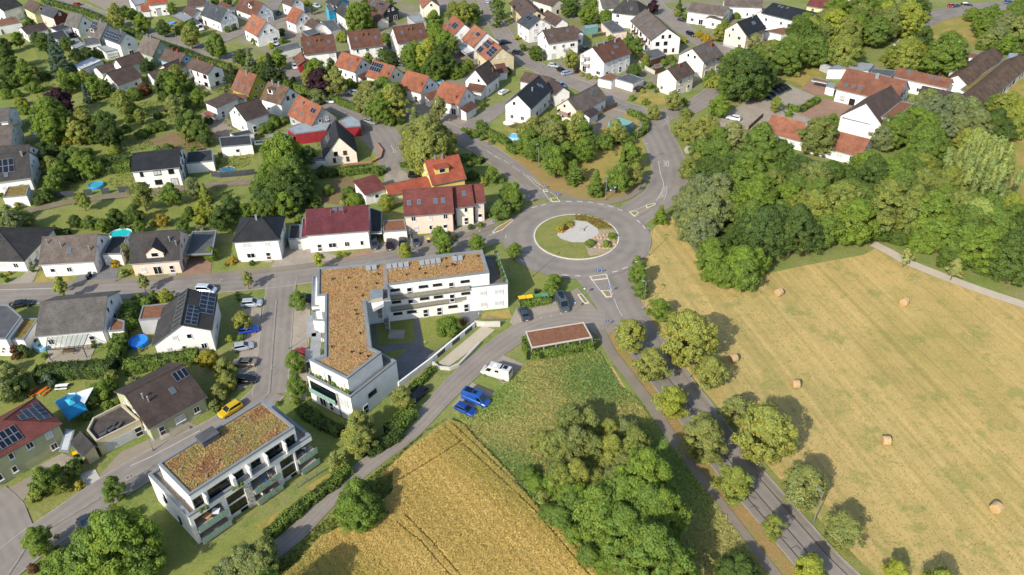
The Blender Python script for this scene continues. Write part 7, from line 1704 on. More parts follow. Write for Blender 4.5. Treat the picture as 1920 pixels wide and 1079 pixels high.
CARS = [
(-3.09,110.91,2.715,'camper','#c9c9c7','white camper van with dark roof hatches on its own paved bay','vans','camper_van','van'),
(-6.72,104.09,-0.544,'van','#1f4f9c','blue van with solar panel beside the blue hatchback','vans','van','van'),
(-8.51,101.55,-0.588,'hatch','#123f8c','bright blue hatchback parked beside the blue van','parked cars','parked_car','car'),
(-17.33,105.34,-2.207,'estate','#16191d','dark car half under the small tree on the lane','parked cars','parked_car','car'),
(2.39,129.06,1.831,'sedan','#3a434e','slate grey sedan in the marked bays near the yellow bins','parked cars','parked_car','car'),
(10.43,132.27,-1.346,'van','#4c5559','grey van with silver windscreen shade beside the bins','vans','van','van'),
(-50.32,102.19,-2.279,'suv','#c9a80e','bright yellow car with dark roof at the kerb of the lower street','parked cars','parked_car','car'),
(-65.66,77.92,2.267,'hatch','#33424d','blue-grey small car on the cobbled bays under the tree','parked cars','parked_car','car'),
(-52.65,119.7,0.294,'hatch','#a6abb0','silver hatchback in the bay below the yellow flowering bush','parked cars','parked_car','car'),
(-51.18,114.93,3.071,'sedan','#8b7f6e','beige old sedan in the parking bays','parked cars','parked_car','car'),
(-49.59,110.11,-0.019,'hatch','#17191b','black car in shade in the lowest parking bay','parked cars','parked_car','car'),
(-54.63,133.76,0.093,'suv','#a9b2ba','silver sports utility car in the top parking bay','parked cars','parked_car','car'),
(-53.05,124.9,0.271,'hatch','#1a3fa0','blue car under the young tree in the parking bays','parked cars','parked_car','car'),
(-39.99,112.91,-2.748,'hatch','#1d2024','dark car tucked below the bright street tree','parked cars','parked_car','car'),
(-40.77,117.57,2.629,'hatch','#8c1d1f','red car hidden behind the bright street tree','parked cars','parked_car','car'),
(-43.56,135.42,-0.26,'sedan','#1b2026','dark car beside the long block near the top street tree','parked cars','parked_car','car'),
(-103.54,134.56,0.32,'sedan','#141c19','black-green car at the kerb by the grey house','parked cars','parked_car','car'),  # greenish black is the paint colour of this car
(-65.76,138.91,-0.1,'mpv','#b9c2cb','pale silver car on the residential street behind the solar house','parked cars','car','car'),
(-109.73,152.46,-1.05,'hatch','#34638f','blue car in the narrow drive beside the bungalow','parked cars','parked_car','car'),
(-31.87,156.48,-1.439,'mpv','#3d444b','grey car in front of the plum carport','parked cars','parked_car','car'),
(-28.29,155.95,-1.454,'hatch','#2a1216','dark red car before the rust-topped garages','parked cars','parked_car','car'),
(-25.41,156.46,-1.433,'hatch','#1b1f24','black car half hidden by the slim tree','parked cars','parked_car','car'),
(-22.31,157.4,-1.4,'hatch','#474f5b','slate coloured car before the pink row house door','parked cars','parked_car','car'),
(-25.3,190.42,0.116,'suv','#16191d','black car behind the yellow house','parked cars','parked_car','car'),
(-51.13,248.61,2.813,'suv','#d6d8da','white car in the middle of the parking yard','parked cars','parked_car','car'),
(-57.95,242.15,-0.337,'hatch','#d2d5d7','white car under the purple tree on the cul-de-sac','parked cars','parked_car','car'),
(-42.3,225.65,-0.582,'estate','#8f9496','silver estate at the kerb by the red garage','parked cars','parked_car','car'),
(-25.59,228.6,2.867,'estate','#15171a','black estate at the end of the row garden','parked cars','parked_car','car'),
(-75.74,273.61,-1.176,'hatch','#d5d7d9','white car in the shade of the red gate garage','parked cars','parked_car','car'),
(-38.3,274.93,-0.57,'hatch','#5d6973','blue-grey car behind the columnar trees','parked cars','parked_car','car'),
(-31.78,270.75,-0.57,'hatch','#c4c8ca','pale car in the shade of the big garden trees','parked cars','parked_car','car'),
(-1.38,296.4,0.332,'suv','#1c1f24','black car on the top street near the beige gable','parked cars','parked_car','car'),
(-1.83,247.86,0.941,'estate','#dadcdd','white estate beside the dark brown corner house','parked cars','parked_car','car'),
(-9.07,349.62,1.622,'hatch','#a9adb0','silver car driving on the top street','parked cars','car','car'),
(-96.49,337.59,-1.06,'estate','#17181c','black estate between the orange gable and brown houses','parked cars','parked_car','car'),
(-81.97,346.38,-0.724,'hatch','#b7c3cf','pale blue car by the small orange house','parked cars','parked_car','car'),
(-88.94,298.04,-0.248,'hatch','#c9ccce','white car before the orange gable house','parked cars','parked_car','car'),
(3.26,284.55,-0.592,'suv','#1e2228','black car driving at the bend by the round bush','parked cars','car','car'),
(15.6,271.37,-0.445,'hatch','#9aa3ab','silver small car at the corner parking','parked cars','parked_car','car'),
(18.12,266.44,-0.948,'hatch','#1a1d22','black hatchback between two silver cars','parked cars','parked_car','car'),
(19.95,264.15,0.506,'estate','#8ea0b4','light blue estate in the corner parking','parked cars','parked_car','car'),
(17.34,253.01,-1.125,'hatch','#6c88a8','blue-white car behind the dark rear wing','parked cars','parked_car','car'),
(69.83,303.56,-1.15,'estate','#191c20','black car on the street below the long terrace','parked cars','parked_car','car'),
(42.65,249.25,0.745,'estate','#15181c','dark car in front of the grey-topped garages','parked cars','parked_car','car'),
(67.8,224.84,2.613,'suv','#dedfe0','white car alone on the parking place by the club house','parked cars','parked_car','car'),
(69.79,320.9,-0.66,'hatch','#2a2d31','dark car in the recess of the cross-roof house','parked cars','parked_car','car'),
(28.11,288.14,0.718,'sedan','#131518','black car beside the loggia block','parked cars','parked_car','car'),
(82.58,241.46,-0.952,'estate','#14171a','black car nearest the small tree in the school parking row','parked cars','parked_car','car'),
(84.97,243.96,-0.96,'estate','#3c4046','dark grey car second from the small tree in the school row','parked cars','parked_car','car'),
(86.77,245.78,-0.967,'estate','#15181c','black car in the middle of the school parking row','parked cars','parked_car','car'),
(88.59,247.62,-0.973,'estate','#121416','black car fourth from the small tree in the school row','parked cars','parked_car','car'),
(90.26,248.9,-0.979,'estate','#1b1e22','black car at the far end of the school parking row','parked cars','parked_car','car'),
(101.05,269.34,-0.624,'hatch','#8c949b','silver car under the trees behind the school parking','parked cars','parked_car','car'),
(174.11,339.82,-1.59,'van','#dcdddd','white van at the top edge of the right road','vans','van','van'),
(176.36,338.26,1.198,'hatch','#23272c','dark car beside the white van at the top edge','parked cars','parked_car','car'),
(184.7,335.7,0.413,'hatch','#9c1f20','red car between the roadside trees at the top right','parked cars','parked_car','car'),
(186.25,335.45,0.485,'estate','#3f444a','grey car next to the red one at the top right','parked cars','parked_car','car'),
(191.71,337.29,-0.564,'sedan','#181b1f','black car at the top right roadside','parked cars','parked_car','car'),
(210.37,339.65,0.343,'hatch','#2f4f86','blue car at the far top right','parked cars','parked_car','car'),
(-187.76,353.53,2.589,'hatch','#8e1d1c','red car driving on the upper road','parked cars','car','car'),
(-199.69,354.34,-0.625,'sedan','#1b1e22','dark car at the upper road hedge beside the coral house','parked cars','parked_car','car'),
(-122.87,318.04,-1.035,'van','#d9dadb','white van in the yard of the blue-roofed house','vans','van','van'),
(-124.68,326.61,-0.919,'hatch','#17191d','black car beside the white van in the yard','parked cars','parked_car','car'),
(-170.81,311.67,-0.659,'hatch','#14171b','black car in the yard of the steep grey house','parked cars','parked_car','car'),
(23.79,117.93,1.037,'hatch','#1d4fae','blue car on the main road half hidden under two trees','parked cars','car','car')]
LAMPS = [
(45.29,76.67,7.2,2.4,'street lamp standing in bright grass where the main road leaves the picture'),
(32.85,109.72,7.2,2.4,'street lamp rising from the large crown beside the main road'),
(31.24,150.87,7.2,2.8,'street lamp on the dry verge east of the roundabout'),
(24.0,176.57,7.2,-1.6,'street lamp with a small blue sign at the park corner'),
(4.51,142.97,7.2,1.2,'street lamp south-west of the roundabout beside the residents block'),
(7.69,195.01,7.2,-2.2,'street lamp among the park trees on the north-west road'),
(35.75,193.93,7.2,0,'street lamp beside the last park tree on the north road'),
(27.11,130.43,7.2,2.6,'street lamp at the hay field corner below the roundabout trees'),
(-87.05,143.14,6.0,-1.5,'street lamp on the grey forecourt of the white bungalow'),
(-43.71,119.33,5.0,3.1,'street lamp beside the long block facing the parking bays'),
(-23.05,154.3,6.0,-1.5,'street lamp in front of the pink row house'),
(-60.85,93.1,5.0,-1.0,'street lamp before the garage terrace of the beige house'),
(36.33,209.54,5.5,0,'street lamp by the hedge of the turquoise shed'),
(11.76,271.56,6.0,-2,'street lamp opposite the loggia block'),
(-127.04,302.86,6.0,-2,'street lamp on the upper road by the yellow-green tree')]
SIGNS = [
(20.43,135.6,0.1,'round','round blue arrow sign on the splitter island',2.4),
(27.44,145.0,0.3,'yield','red and white give-way triangle by the small tree',2.4),
(15.25,135.33,-0.3,'square','blue square path sign at the lane entrance',2.4),
(12.91,130.26,-0.6,'round','small round sign at the corner of the resident parking',2.4),
(25.35,177.87,0.2,'square','blue plate sign at the park corner',2.4),
(26.41,178.19,0.3,'square','tall grey direction sign beside the park corner lamp',3.0),
(-4.0,163.28,0.4,'round','round blue cycle sign on the brown strip west of the roundabout',2.4),
(8.83,182.53,0.2,'round','small arrow sign on the north-west splitter island',1.4),
(11.9,178.21,0.2,'round','arrow sign at the tip of the north-west splitter island',1.4),
(18.89,143.89,0.2,'round','west one of two posts on the south splitter island',1.2),
(19.77,143.87,0.2,'round','east one of two posts on the south splitter island',1.2),
(38.54,96.49,0.9,'direction','yellow direction board standing under the big linden',2.4),
(18.97,124.84,0.4,'round','sign post on the verge where the footpath begins',1.8)]
BALES = [
(41.89,114.24,1.9,'hay bale close to the shadow of the roadside linden'),
(51.49,106.86,1.6,'hay bale above the big linden shadow'),
(56.37,135.18,2.2,'hay bale nearest to the wood'),
(81.3,131.27,2.35,'hay bale in the far middle of the field'),
(62.46,92.75,1.5,'hay bale seen broadside in the middle of the mown field'),
(73.88,78.62,2.2,'hay bale nearest to the lower right corner')]
POOLS = [
(-109.76,187.25,1.9,1,0.7,'blue inflatable pool on the open lawn','#2f86c8','#3f97a6'),
(-73.92,121.58,1.9,1,0.9,'bright blue round pool beside the solar house','#1f74cf','#2b85dd'),
(-92.51,120.92,1.6,1,0.9,'pale blue round pool beside the glass pergola','#7fb2cf','#8fc0d8'),
(-93.08,161.92,2.6,0.8,1.1,'turquoise pool behind the dark garage roof','#c8d3d3','#1fb5b5'),
(1.53,213.55,1.9,1,0.9,'round light blue pool beside the park trees','#9fc6dd','#58a9d6'),
(-77.64,195.84,2.4,0.8,0.15,'sunken oval blue pool in the paved garden','#b59f87','#2a6f94'),
(-137.16,326.89,1.4,1,0.4,'small blue paddling pool near the carport','#2f7fd0','#5ba6d8'),
(-23.71,257.22,1.8,1,0.8,'pale blue pool between orange row houses and corner house','#8bb9cc','#74b5c9')]
PARASOLS = [
(-0.3,220.31,1.8,'#d8d2c6','cream parasol at the black-roofed corner house',2.3)]
FENCES = [
([(-117.45,181.31),(-115.19,181.67),(-112.96,182.11)],1.8,'dark panel fence beside the dirt lane west of the pool lawn','panel','anth'),
([(-110.66,182.4),(-108.79,182.92)],1.8,'western single anthracite fence panel before the pool lawn','panel','anth'),
([(-106.52,183.15),(-104.51,183.53)],1.8,'middle anthracite fence panel before the pool lawn','panel','anth'),
([(-102.4,183.9),(-99.74,184.27)],1.8,'eastern anthracite fence panel before the pool lawn','panel','anth'),
([(-80.64,192.31),(-77.87,191.47),(-74.44,192.07),(-71.34,192.6),(-69.17,193.32)],1.7,'grey and beige panel fence in front of the sunken pool','panel','anth'),
([(-45.81,197.25),(-38.3,198.81),(-36.23,201.45)],0.7,'low sandstone wall round the cream house lawn','wall','stone'),
([(-36.23,201.45),(-36.25,206.07),(-38.59,210.91)],0.7,'low sandstone wall along the turning street','wall','stone'),
([(-21.15,108.86),(-15.78,116.09),(-7.91,127.03)],1.0,'steel railing on top of the basement wall','rail','rail'),
([(-7.61,126.03),(-5.44,125.68),(-2.47,125.71)],1.2,'white retaining wall with bicycle stands above the ramp','wall','white'),
([(-15.26,114.34),(-14.03,112.98),(-11.86,112.64),(-10.27,113.67),(-6.51,119.91)],0.7,'white curved parapet wall of the garage ramp','wall','white'),
([(33.94,236.14),(36.64,230.86)],1.6,'white lattice fence of the transformer plot','rail','rail'),
([(28.81,231.11),(33.94,236.14)],1.5,'pale board fence behind the transformer plot','panel','wood'),
([(-34.78,84.7),(-30.77,88.52)],1.1,'steel terrace railing at the east end of the corner block','rail','rail'),
([(70.43,217.15),(77.26,226.59)],1.5,'slatted fence beside the club house parking','panel','wood'),
([(45.81,273.65),(47.68,267.06),(49.87,263.19)],1.2,'white and blue fence curving behind the hedge garden','wall','white'),
([(31.85,302.23),(38.33,305.6)],1.3,'dark fence of the greenhouse lawn','panel','anth'),
([(-82.37,204.4),(-74.95,206.31)],1.2,'dark panel fence of the pool house garden','panel','anth'),
([(-30.06,196.02),(-27.38,196.74)],1.3,'wooden gate fence by the turning street','panel','wood')]
BINS = [
(2.07,133.95,0.3,'#e0b400','first large bin with yellow lid', True),
(3.62,134.25,0.3,'#e6ba00','second large bin with yellow lid', True),
(5.4,134.5,0.3,'#4f7f4a','large bin with green lid', True),
(6.88,134.8,0.3,'#4c8b7c','large bin with blue-green lid', True),
(-73.31,91.97,0.6,'#e0b400','yellow-lidded bin beside the dark-roofed shed', False),
(-71.9,90.63,0.6,'#3f6a45','green bin beside the dark-roofed shed', False),
(-93.57,144.3,0.3,'#33373a','grey bin on the bungalow forecourt', False),
(-93.56,145.33,0.3,'#2c2f33','dark bin nearest to the bungalow wall', False),
(-19.46,157.67,0.1,'#e0c000','bin with yellow lid at the pink house', False),
(5.11,136.75,0.3,'#2d3033','dark bin behind the coloured bins', False)]
BENCHES = [
(-86.28,107.76,1.2,'#d06a10','orange picnic table set nearest to the white ones'),
(-88.08,107.55,1.2,'#c25f10','orange picnic table set farther left in the shade'),
(-83.36,109.0,0.1,'#dddddd','white picnic table set beside the blue tent'),
(-90.0,107.23,0.1,'#d5d5d5','white picnic table set under the grey-green tree')]
BOLLARDS = [
(-17.31,120.12,'small path light on the sunny court lawn'),
(-6.88,129.1,'small path light by the court corner')]
K = {'pent': [(-39.54,133.89),(-32.07,134.99),(-10.2,139.21),(-6.13,139.95),(-4.51,131.56),(-8.1,130.87),(-24.62,127.66),(-23.4,122.77),(-28.04,122.34),(-25.12,108.54),(-23.11,107.16),(-28.11,100.33),(-35.65,105.47),(-33.14,106.47),(-36.36,124.46),(-37.81,124.31)], 'pentwall': [(-39.54,133.89),(-32.07,134.99),(-10.2,139.21),(-6.13,139.95),(-4.51,131.56),(-8.1,130.87),(-28.98,126.8),(-25.12,108.54),(-23.11,107.16),(-28.11,100.33),(-35.65,105.47),(-33.14,106.47),(-36.36,124.46),(-37.81,124.31)], 'swblock': [(-36.37,104.87),(-27.76,99.02),(-20.91,108.37),(-23.65,110.43),(-30.84,107.15),(-34.76,110.26)], 'westlow': [(-41.63,136.13),(-40.45,136.22),(-37.64,125.5),(-39.69,125.54)], 'westwhite': [(-39.64,125.0),(-37.64,125.5),(-36.36,121.45),(-38.74,121.84)], 'eastblock': [(-8.55,130.76),(-0.83,131.92),(-3.13,142.87),(-5.81,142.3)], 'gal': [(-24.11,127.19),(-8.53,130.38)], 'gal2': [(-24.43,127.34),(-8.57,130.87)], 'canopies': [[(-41.18,126.41),(-39.05,126.73),(-38.15,119.81),(-40.06,119.84)],[(-39.2,120.83),(-37.45,121.13),(-36.55,116.34),(-38.5,116.22)],[(-39.4,116.08),(-36.66,116.34),(-36.21,113.96),(-38.81,112.18)]], 'stair': [(-30.2,134.68),(-25.8,135.36),(-24.04,125.03),(-27.36,124.4)], 'stairtop': [(-28.37,126.38),(-24.17,126.83),(-24.03,124.68),(-24.99,124.7),(-24.65,121.9),(-26.43,120.23)], 'aer': [(-27.34,124.82),(-25.15,124.96),(-24.82,122.64),(-27.02,121.98)], 'solarrows': [[(-29.72,133.72),(-27.39,134.18)],[(-25.57,134.22),(-20.98,135.11)],[(-19.0,135.34),(-14.56,136.37)],[(-12.3,136.8),(-10.07,137.16)]], 'lowpar': [(-56.32,82.54),(-47.34,74.42),(-32.73,90.33)], 'lowroof': [(-53.79,82.04),(-47.0,75.9),(-34.64,89.21),(-41.21,95.48)], 'lift': [(-49.02,86.72),(-48.01,88.12),(-45.81,86.8),(-47.2,85.16)], 'basement': [(-20.93,107.96),(-15.3,114.92),(-12.35,119.01),(-7.59,125.38)], 'ramp': [(-15.22,113.76),(-11.9,113.32),(-10.3,114.25),(-6.52,120.31),(-3.82,125.09),(-7.33,125.8)], 'carport': [(2.48,120.27),(14.04,123.0),(15.31,118.23),(3.54,115.31)], 'terrace': [(-71.85,94.95),(-69.18,92.35),(-63.69,97.22),(-68.49,101.3),(-72.03,97.82)], 'garage': [(-69.32,92.54),(-63.82,97.42)], 'pergola': [(-90.85,120.96),(-83.23,122.05),(-82.47,117.56),(-89.2,116.9)], 'tent': [(-81.57,103.34),(-78.25,106.04),(-74.86,101.21),(-76.98,98.64)], 'sail': [(-80.1,105.25),(-78.18,104.7),(-75.07,105.51),(-75.51,102.1)], 'roundc': (15.351956623605046,159.3594083893937), 'num30': [(41.5,194.46),(43.13,194.42),(43.6,197.85),(42.06,197.89)], 'isl': [[(9.9,177.78),(11.88,177.87),(12.52,175.93),(10.41,175.71)],[(8.38,182.47),(9.42,182.44),(9.71,181.29),(8.39,181.18)],[(29.17,170.37),(30.88,170.79),(31.65,169.86),(30.27,167.96)],[(33.77,173.57),(36.28,174.65),(36.42,173.83),(33.86,171.9)],[(17.02,142.65),(20.8,143.59),(21.08,141.79),(17.46,141.11)],[(18.99,137.42),(20.99,137.38),(21.22,135.11),(19.87,134.85)],[(13.89,136.08),(14.9,136.3),(15.72,134.14),(16.18,132.96),(15.04,132.75)],[(-4.49,161.77),(-3.62,163.57),(0.21,167.86),(0.59,166.9),(-2.01,162.62),(-4.39,160.86)]], 'islpave': [(30.85,170.53),(33.67,172.9),(35.19,171.87),(31.38,168.38)], 'hub': [(10.75,159.9),(11.31,161.39),(15.34,166.54),(18.37,165.84),(20.67,162.69),(20.76,160.26),(18.99,158.23),(16.97,156.52),(14.17,156.59),(11.76,158.1)], 'sand': [(17.03,155.37),(18.97,157.93),(20.93,162.07),(24.44,161.99),(25.2,158.97),(23.59,154.36),(21.15,151.61),(17.7,150.58)], 'red': [(15.71,169.41),(18.67,169.33),(22.38,167.0),(24.5,162.59),(20.67,162.69),(18.4,166.15),(15.85,166.84)], 'stone': [(15.97,161.88),(16.83,162.78)], 'wheat': [(-11.3,99.6),(-8.5,98.0),(-5.8,93.9),(-0.4,86.7),(3.7,80.1),(9.1,74.1),(14.6,66.8),(21.5,54.6),(-36.0,55.4),(-34.9,66.7),(-31.7,71.0),(-29.3,75.1),(-25.7,77.5),(-22.7,79.4),(-19.5,83.6),(-19.9,87.1),(-22.3,85.8),(-18.2,92.0)], 'meadow': [(-10.5,101.9),(-6.0,102.5),(2.4,114.0),(4.9,115.8),(16.6,117.5),(19.8,107.2),(21.9,104.6),(26.2,93.0),(31.2,80.7),(35.2,70.5),(37.6,62.8),(23.1,59.8),(9.1,74.4),(3.7,80.3),(-0.4,87.0),(-5.8,94.2),(-8.5,98.2)], 'strip': [(-25.95,134.87),(-24.96,128.06)], 'tram': [[(-11.9,97.4),(2.9,79.6),(10.9,67.3)],[(-10.5,98.0),(4.5,79.5),(12.4,67.3)],[(-18.0,77.4),(-14.0,73.9),(-8.9,67.6)],[(-16.9,78.8),(-12.4,73.9),(-7.4,67.5)],[(-8.5,94.2),(-15.2,88.4),(-19.2,85.2)]], 'bush': None, 'bike': [(-5.76,127.96),(-2.48,126.36)], 'pump': None}
# ---------------------------------------------------------------- ground
def gmat(name, cols, scale, fine, amt=.3, bump=.4, rot=None, patch=None, rough=.97):
    """ground cover: noise through several colours, fine grain, optional streaks along one direction, optional patches of another colour"""
    if name in MATS: return MATS[name]
    m, n, l, b = newmat(name); tc = n.new('ShaderNodeTexCoord'); co = tc.outputs['Object']; t = noise(n, l, co, scale, 6, .65)
    k = len(cols); r = ramp(n, [(.28 + .44*i/(k-1), srgb(c)) for i, c in enumerate(cols)]); l.new(t.outputs[0], r.inputs[0]); out = r.outputs[0]
    if rot is not None:
        mp = n.new('ShaderNodeMapping'); mp.inputs['Rotation'].default_value = (0, 0, -rot); l.new(co, mp.inputs[0]); mp2 = n.new('ShaderNodeMapping'); mp2.inputs['Scale'].default_value = (.012, .75, 1); l.new(mp.outputs[0], mp2.inputs[0])
        s = noise(n, l, mp2.outputs[0], 1.0, 5, .7); r3 = ramp(n, [(.3, (.74, .78, .70, 1)), (.7, (1.2, 1.17, 1.14, 1))]); l.new(s.outputs[0], r3.inputs[0]); out = mixc(n, l, 1., out, r3.outputs[0], 'MULTIPLY')
    if patch:
        p = noise(n, l, co, patch[1], 7, .75); r4 = ramp(n, [(patch[2], (0, 0, 0, 1)), (patch[2]+.08, (1, 1, 1, 1))]); l.new(p.outputs[0], r4.inputs[0]); mm = n.new('ShaderNodeMix'); mm.data_type = 'FLOAT'; mm.inputs[2].default_value = 0; mm.inputs[3].default_value = patch[3]; l.new(r4.outputs[0], mm.inputs[0])
        out = mixc(n, l, mm.outputs[0], out, srgb(patch[0]))
    t2 = noise(n, l, co, fine, 4, .75); r2 = ramp(n, [(.3, (1-amt,)*3+(1,)), (.7, (1+amt,)*3+(1,))]); l.new(t2.outputs[0], r2.inputs[0]); out = mixc(n, l, 1., out, r2.outputs[0], 'MULTIPLY')
    l.new(out, b.inputs['Base Color']); b.inputs['Roughness'].default_value = rough; b.inputs['Specular IOR Level'].default_value = .15
    if bump: bp = n.new('ShaderNodeBump'); bp.inputs['Strength'].default_value = bump; bp.inputs['Distance'].default_value = .12; l.new(t2.outputs[0], bp.inputs['Height']); l.new(bp.outputs[0], b.inputs['Normal'])
    MATS[name] = m; return m
ROT = -1.3394
G_ = {
 'garden': gmat('garden_ground', ['#606e38', '#6f7c40', '#7d7f4c', '#878064'], .09, 2.2, .25, .4, patch=('#586a34', .35, .52, .5)),
 'hay': gmat('mown_hay', ['#8f8750', '#a3915c', '#b09a66', '#9f905c', '#b7a06e'], .03, 3.4, .12, .2, rot=ROT, patch=('#788046', .16, .53, .6)),
 'meadow': gmat('tall_grass_ground', ['#6a7c3c', '#7a8844', '#969050'], .12, 2, .3, .6), 'wheatsoil': gmat('wheat_soil', ['#ab955a', '#9d8850', '#8f8150'], .3, 3, .3, .5),
 'dry': gmat('dry_grass', ['#a58a58', '#b09668', '#94824f'], .3, 3, .22, .4), 'drylawn': gmat('dry_lawn', ['#8a8142', '#7d7d3d', '#99854f', '#6f7838'], .16, 2.6, .22, .4),
 'lawn': gmat('lawn', ['#69733a', '#727a3f', '#7d8244', '#777444'], .14, 2.4, .22, .4), 'vergegreen': gmat('verge_grass', ['#666f3a', '#767a42', '#87804c'], .3, 2.6, .28, .4),
 'brownverge': gmat('brown_verge', ['#9b8058', '#92784f', '#847a4a', '#a58a62'], .25, 2.8, .25, .4), 'soil': gmat('bare_soil', ['#6f5d44', '#7c6a4e', '#5f6236'], .3, 3, .3, .5),
 'gravel': gmat('pale_gravel', ['#b4b1aa', '#a8a59e'], .8, 9, .2, .4), 'path': gmat('pale_path', ['#b5ab9b', '#a79d8c'], .4, 6, .1, .2), 'dirt': gmat('dirt_track', ['#85796a', '#776b5b', '#6c6a4c'], .3, 4, .18, .4),
 'concrete': gmat('ramp_concrete', ['#b0a795', '#a59b89'], .4, 5, .06, .1)}
def asphalt(name, c1, c2, lanes=4):
    m = gmat(name, [c1, c2, c1], .12, 8, .08, .15, rough=.88); n, l = m.node_tree.nodes, m.node_tree.links; b = n['Principled BSDF']; src = b.inputs['Base Color'].links[0].from_socket
    tc = n.new('ShaderNodeTexCoord'); sx = n.new('ShaderNodeSeparateXYZ'); l.new(tc.outputs['UV'], sx.inputs[0]); mu = n.new('ShaderNodeMath'); mu.operation = 'MULTIPLY'; mu.inputs[1].default_value = 6.2832*lanes; l.new(sx.outputs[1], mu.inputs[0])
    sn = n.new('ShaderNodeMath'); sn.operation = 'COSINE'; l.new(mu.outputs[0], sn.inputs[0]); t = noise(n, l, tc.outputs['Object'], .07, 5, .7); ad = n.new('ShaderNodeMath'); ad.operation = 'MULTIPLY_ADD'; ad.inputs[1].default_value = .09; l.new(sn.outputs[0], ad.inputs[0]); l.new(t.outputs[0], ad.inputs[2])
    r = ramp(n, [(.25, (.84, .84, .85, 1)), (.5, (1, 1, 1, 1)), (.75, (1.13, 1.12, 1.1, 1))]); l.new(ad.outputs[0], r.inputs[0]); l.new(mixc(n, l, 1., src, r.outputs[0], 'MULTIPLY'), b.inputs['Base Color']); return m
A_ = asphalt('asphalt', '#75706a', '#837d76'); A2 = asphalt('asphalt_patch', '#7c766f', '#888178'); A3 = asphalt('asphalt_dark', '#625c56', '#6c655e'); A4 = asphalt('asphalt_path', '#726b60', '#7e766a')
A5 = gmat('asphalt_walk', ['#746d62', '#80786c', '#746d62'], .12, 8, .08, .15, rough=.9); A6 = gmat('asphalt_plain', ['#7d7568', '#898073', '#7d7568'], .12, 8, .08, .15, rough=.9)
def paver(name, c1, c2, w, h, mortar='#6a6259'):
    m, n, l, b = newmat(name); tc = n.new('ShaderNodeTexCoord'); br = n.new('ShaderNodeTexBrick'); br.inputs['Scale'].default_value = 1; br.inputs['Color1'].default_value = srgb(c1); br.inputs['Color2'].default_value = srgb(c2); br.inputs['Mortar'].default_value = srgb(mortar)
    br.inputs['Brick Width'].default_value = w; br.inputs['Row Height'].default_value = h; br.inputs['Mortar Size'].default_value = .02; mp = n.new('ShaderNodeMapping'); mp.inputs['Rotation'].default_value = (0, 0, .4); l.new(tc.outputs['Object'], mp.inputs[0]); l.new(mp.outputs[0], br.inputs[0])
    t = noise(n, l, tc.outputs['Object'], .35, 5, .7); r = ramp(n, [(.3, (.82, .82, .82, 1)), (.7, (1.14, 1.12, 1.1, 1))]); l.new(t.outputs[0], r.inputs[0]); l.new(mixc(n, l, 1., br.outputs[0], r.outputs[0], 'MULTIPLY'), b.inputs['Base Color']); b.inputs['Roughness'].default_value = .92; return m
G_.update(paving=paver('block_paving', '#a1998b', '#978f82', .4, .2), redpave=paver('red_paving', '#9a7a66', '#8c6f5d', .4, .2, '#6f5c50'), greypave=paver('grey_paving', '#747678', '#6a6c6e', .5, .25, '#555759'), cobble=paver('cobble_bays', '#8f887d', '#7d766c', .35, .35, '#57534d'), asphalt2=A6, darkasphalt=A6)
G_['townmix'] = gmat('town_ground', ['#8a8377', '#7e786c', '#737a45', '#66743a'], .13, 2.5, .22, .4)
sheet('ground', [(-900, -200), (900, -200), (900, 1600), (-900, 1600)], 0, G_['garden'])
for i, (nm, mt, st, poly) in enumerate(SHEETS): sheet(nm, poly, .02*st + .0006*i, G_[mt])
RM = {'footpath': A5, 'gravel_path': G_['path'], 'dirt_lane': G_['dirt'], 'park_footpath': A5, 'north_sidewalk': A5, 'lane': A2, 'parking_street': A_, 'residential_street': A_, 'lower_street': A_}
for i, (nm, pts) in enumerate(ROADS):
    z = .085 + .004*i; ribbon(nm, pts, 0, z, RM.get(nm, A_))
    if nm in ('northwest_road', 'north_road', 'residential_street', 'parking_street', 'lower_street', 'church_street', 'side_street', 'main_road'):
        c = spline(pts); d = np.gradient(c[:, :2], axis=0); d /= np.linalg.norm(d, axis=1)[:, None]; nrm = np.c_[-d[:, 1], d[:, 0]]; cut = 4 if nm in ('northwest_road', 'north_road', 'residential_street') else 0
        if nm == 'main_road': c, nrm = c[:-12], nrm[:-12]
        if nm in ('northwest_road', 'residential_street', 'north_road'): c, nrm = c[9:], nrm[9:]
        for s in (-1, 1): ribbon('kerb', c[:, :2] + nrm*s*(c[:, 2:3]/2), .16, z+.03, M_kerb if 'M_kerb' in globals() else globals().setdefault('M_kerb', surf('kerb_stone', '#a09a90', '#8f897f', .8, .9, fine=4, fine_amt=.1)), smooth=False, t=.05)
# roundabout: carriageway disc, kerb ring, planted island
rc = K['roundc']; RI = 10.1; RO = 17.6
def disc(r0, r1, n=96, c=rc): return [((c[0]+r0*math.cos(6.28319*i/n), c[1]+r0*math.sin(6.28319*i/n)), (c[0]+r1*math.cos(6.28319*i/n), c[1]+r1*math.sin(6.28319*i/n))) for i in range(n+1)]
b = MB(); dd = disc(RI-.1, RO)
for (a, c), (a2, c2) in zip(dd, dd[1:]): b.face([(*a, 0), (*c, 0), (*c2, 0), (*a2, 0)], 0, [(0, 0), (0, .62), (.1, .62), (.1, 0)])
o = b.build('roundabout_road', A_, loc=(0, 0, .178)); o['kind'] = 'structure'
b = MB(); dd = disc(RI-.35, RI)
for (a, c), (a2, c2) in zip(dd, dd[1:]): b.face([(*a, .12), (*c, .12), (*c2, .12), (*a2, .12)]); b.face([(*c, -.1), (*c2, -.1), (*c2, .12), (*c, .12)])
o = b.build('roundabout_kerb', M_kerbw if False else surf('white_kerb', '#c9c2b6', '#b8b1a5', 1, .85), loc=(0, 0, .18)); o['kind'] = 'structure'
M_island = G_['vergegreen']; isl_poly = [c for a, c in disc(0, RI-.34)][:-1]
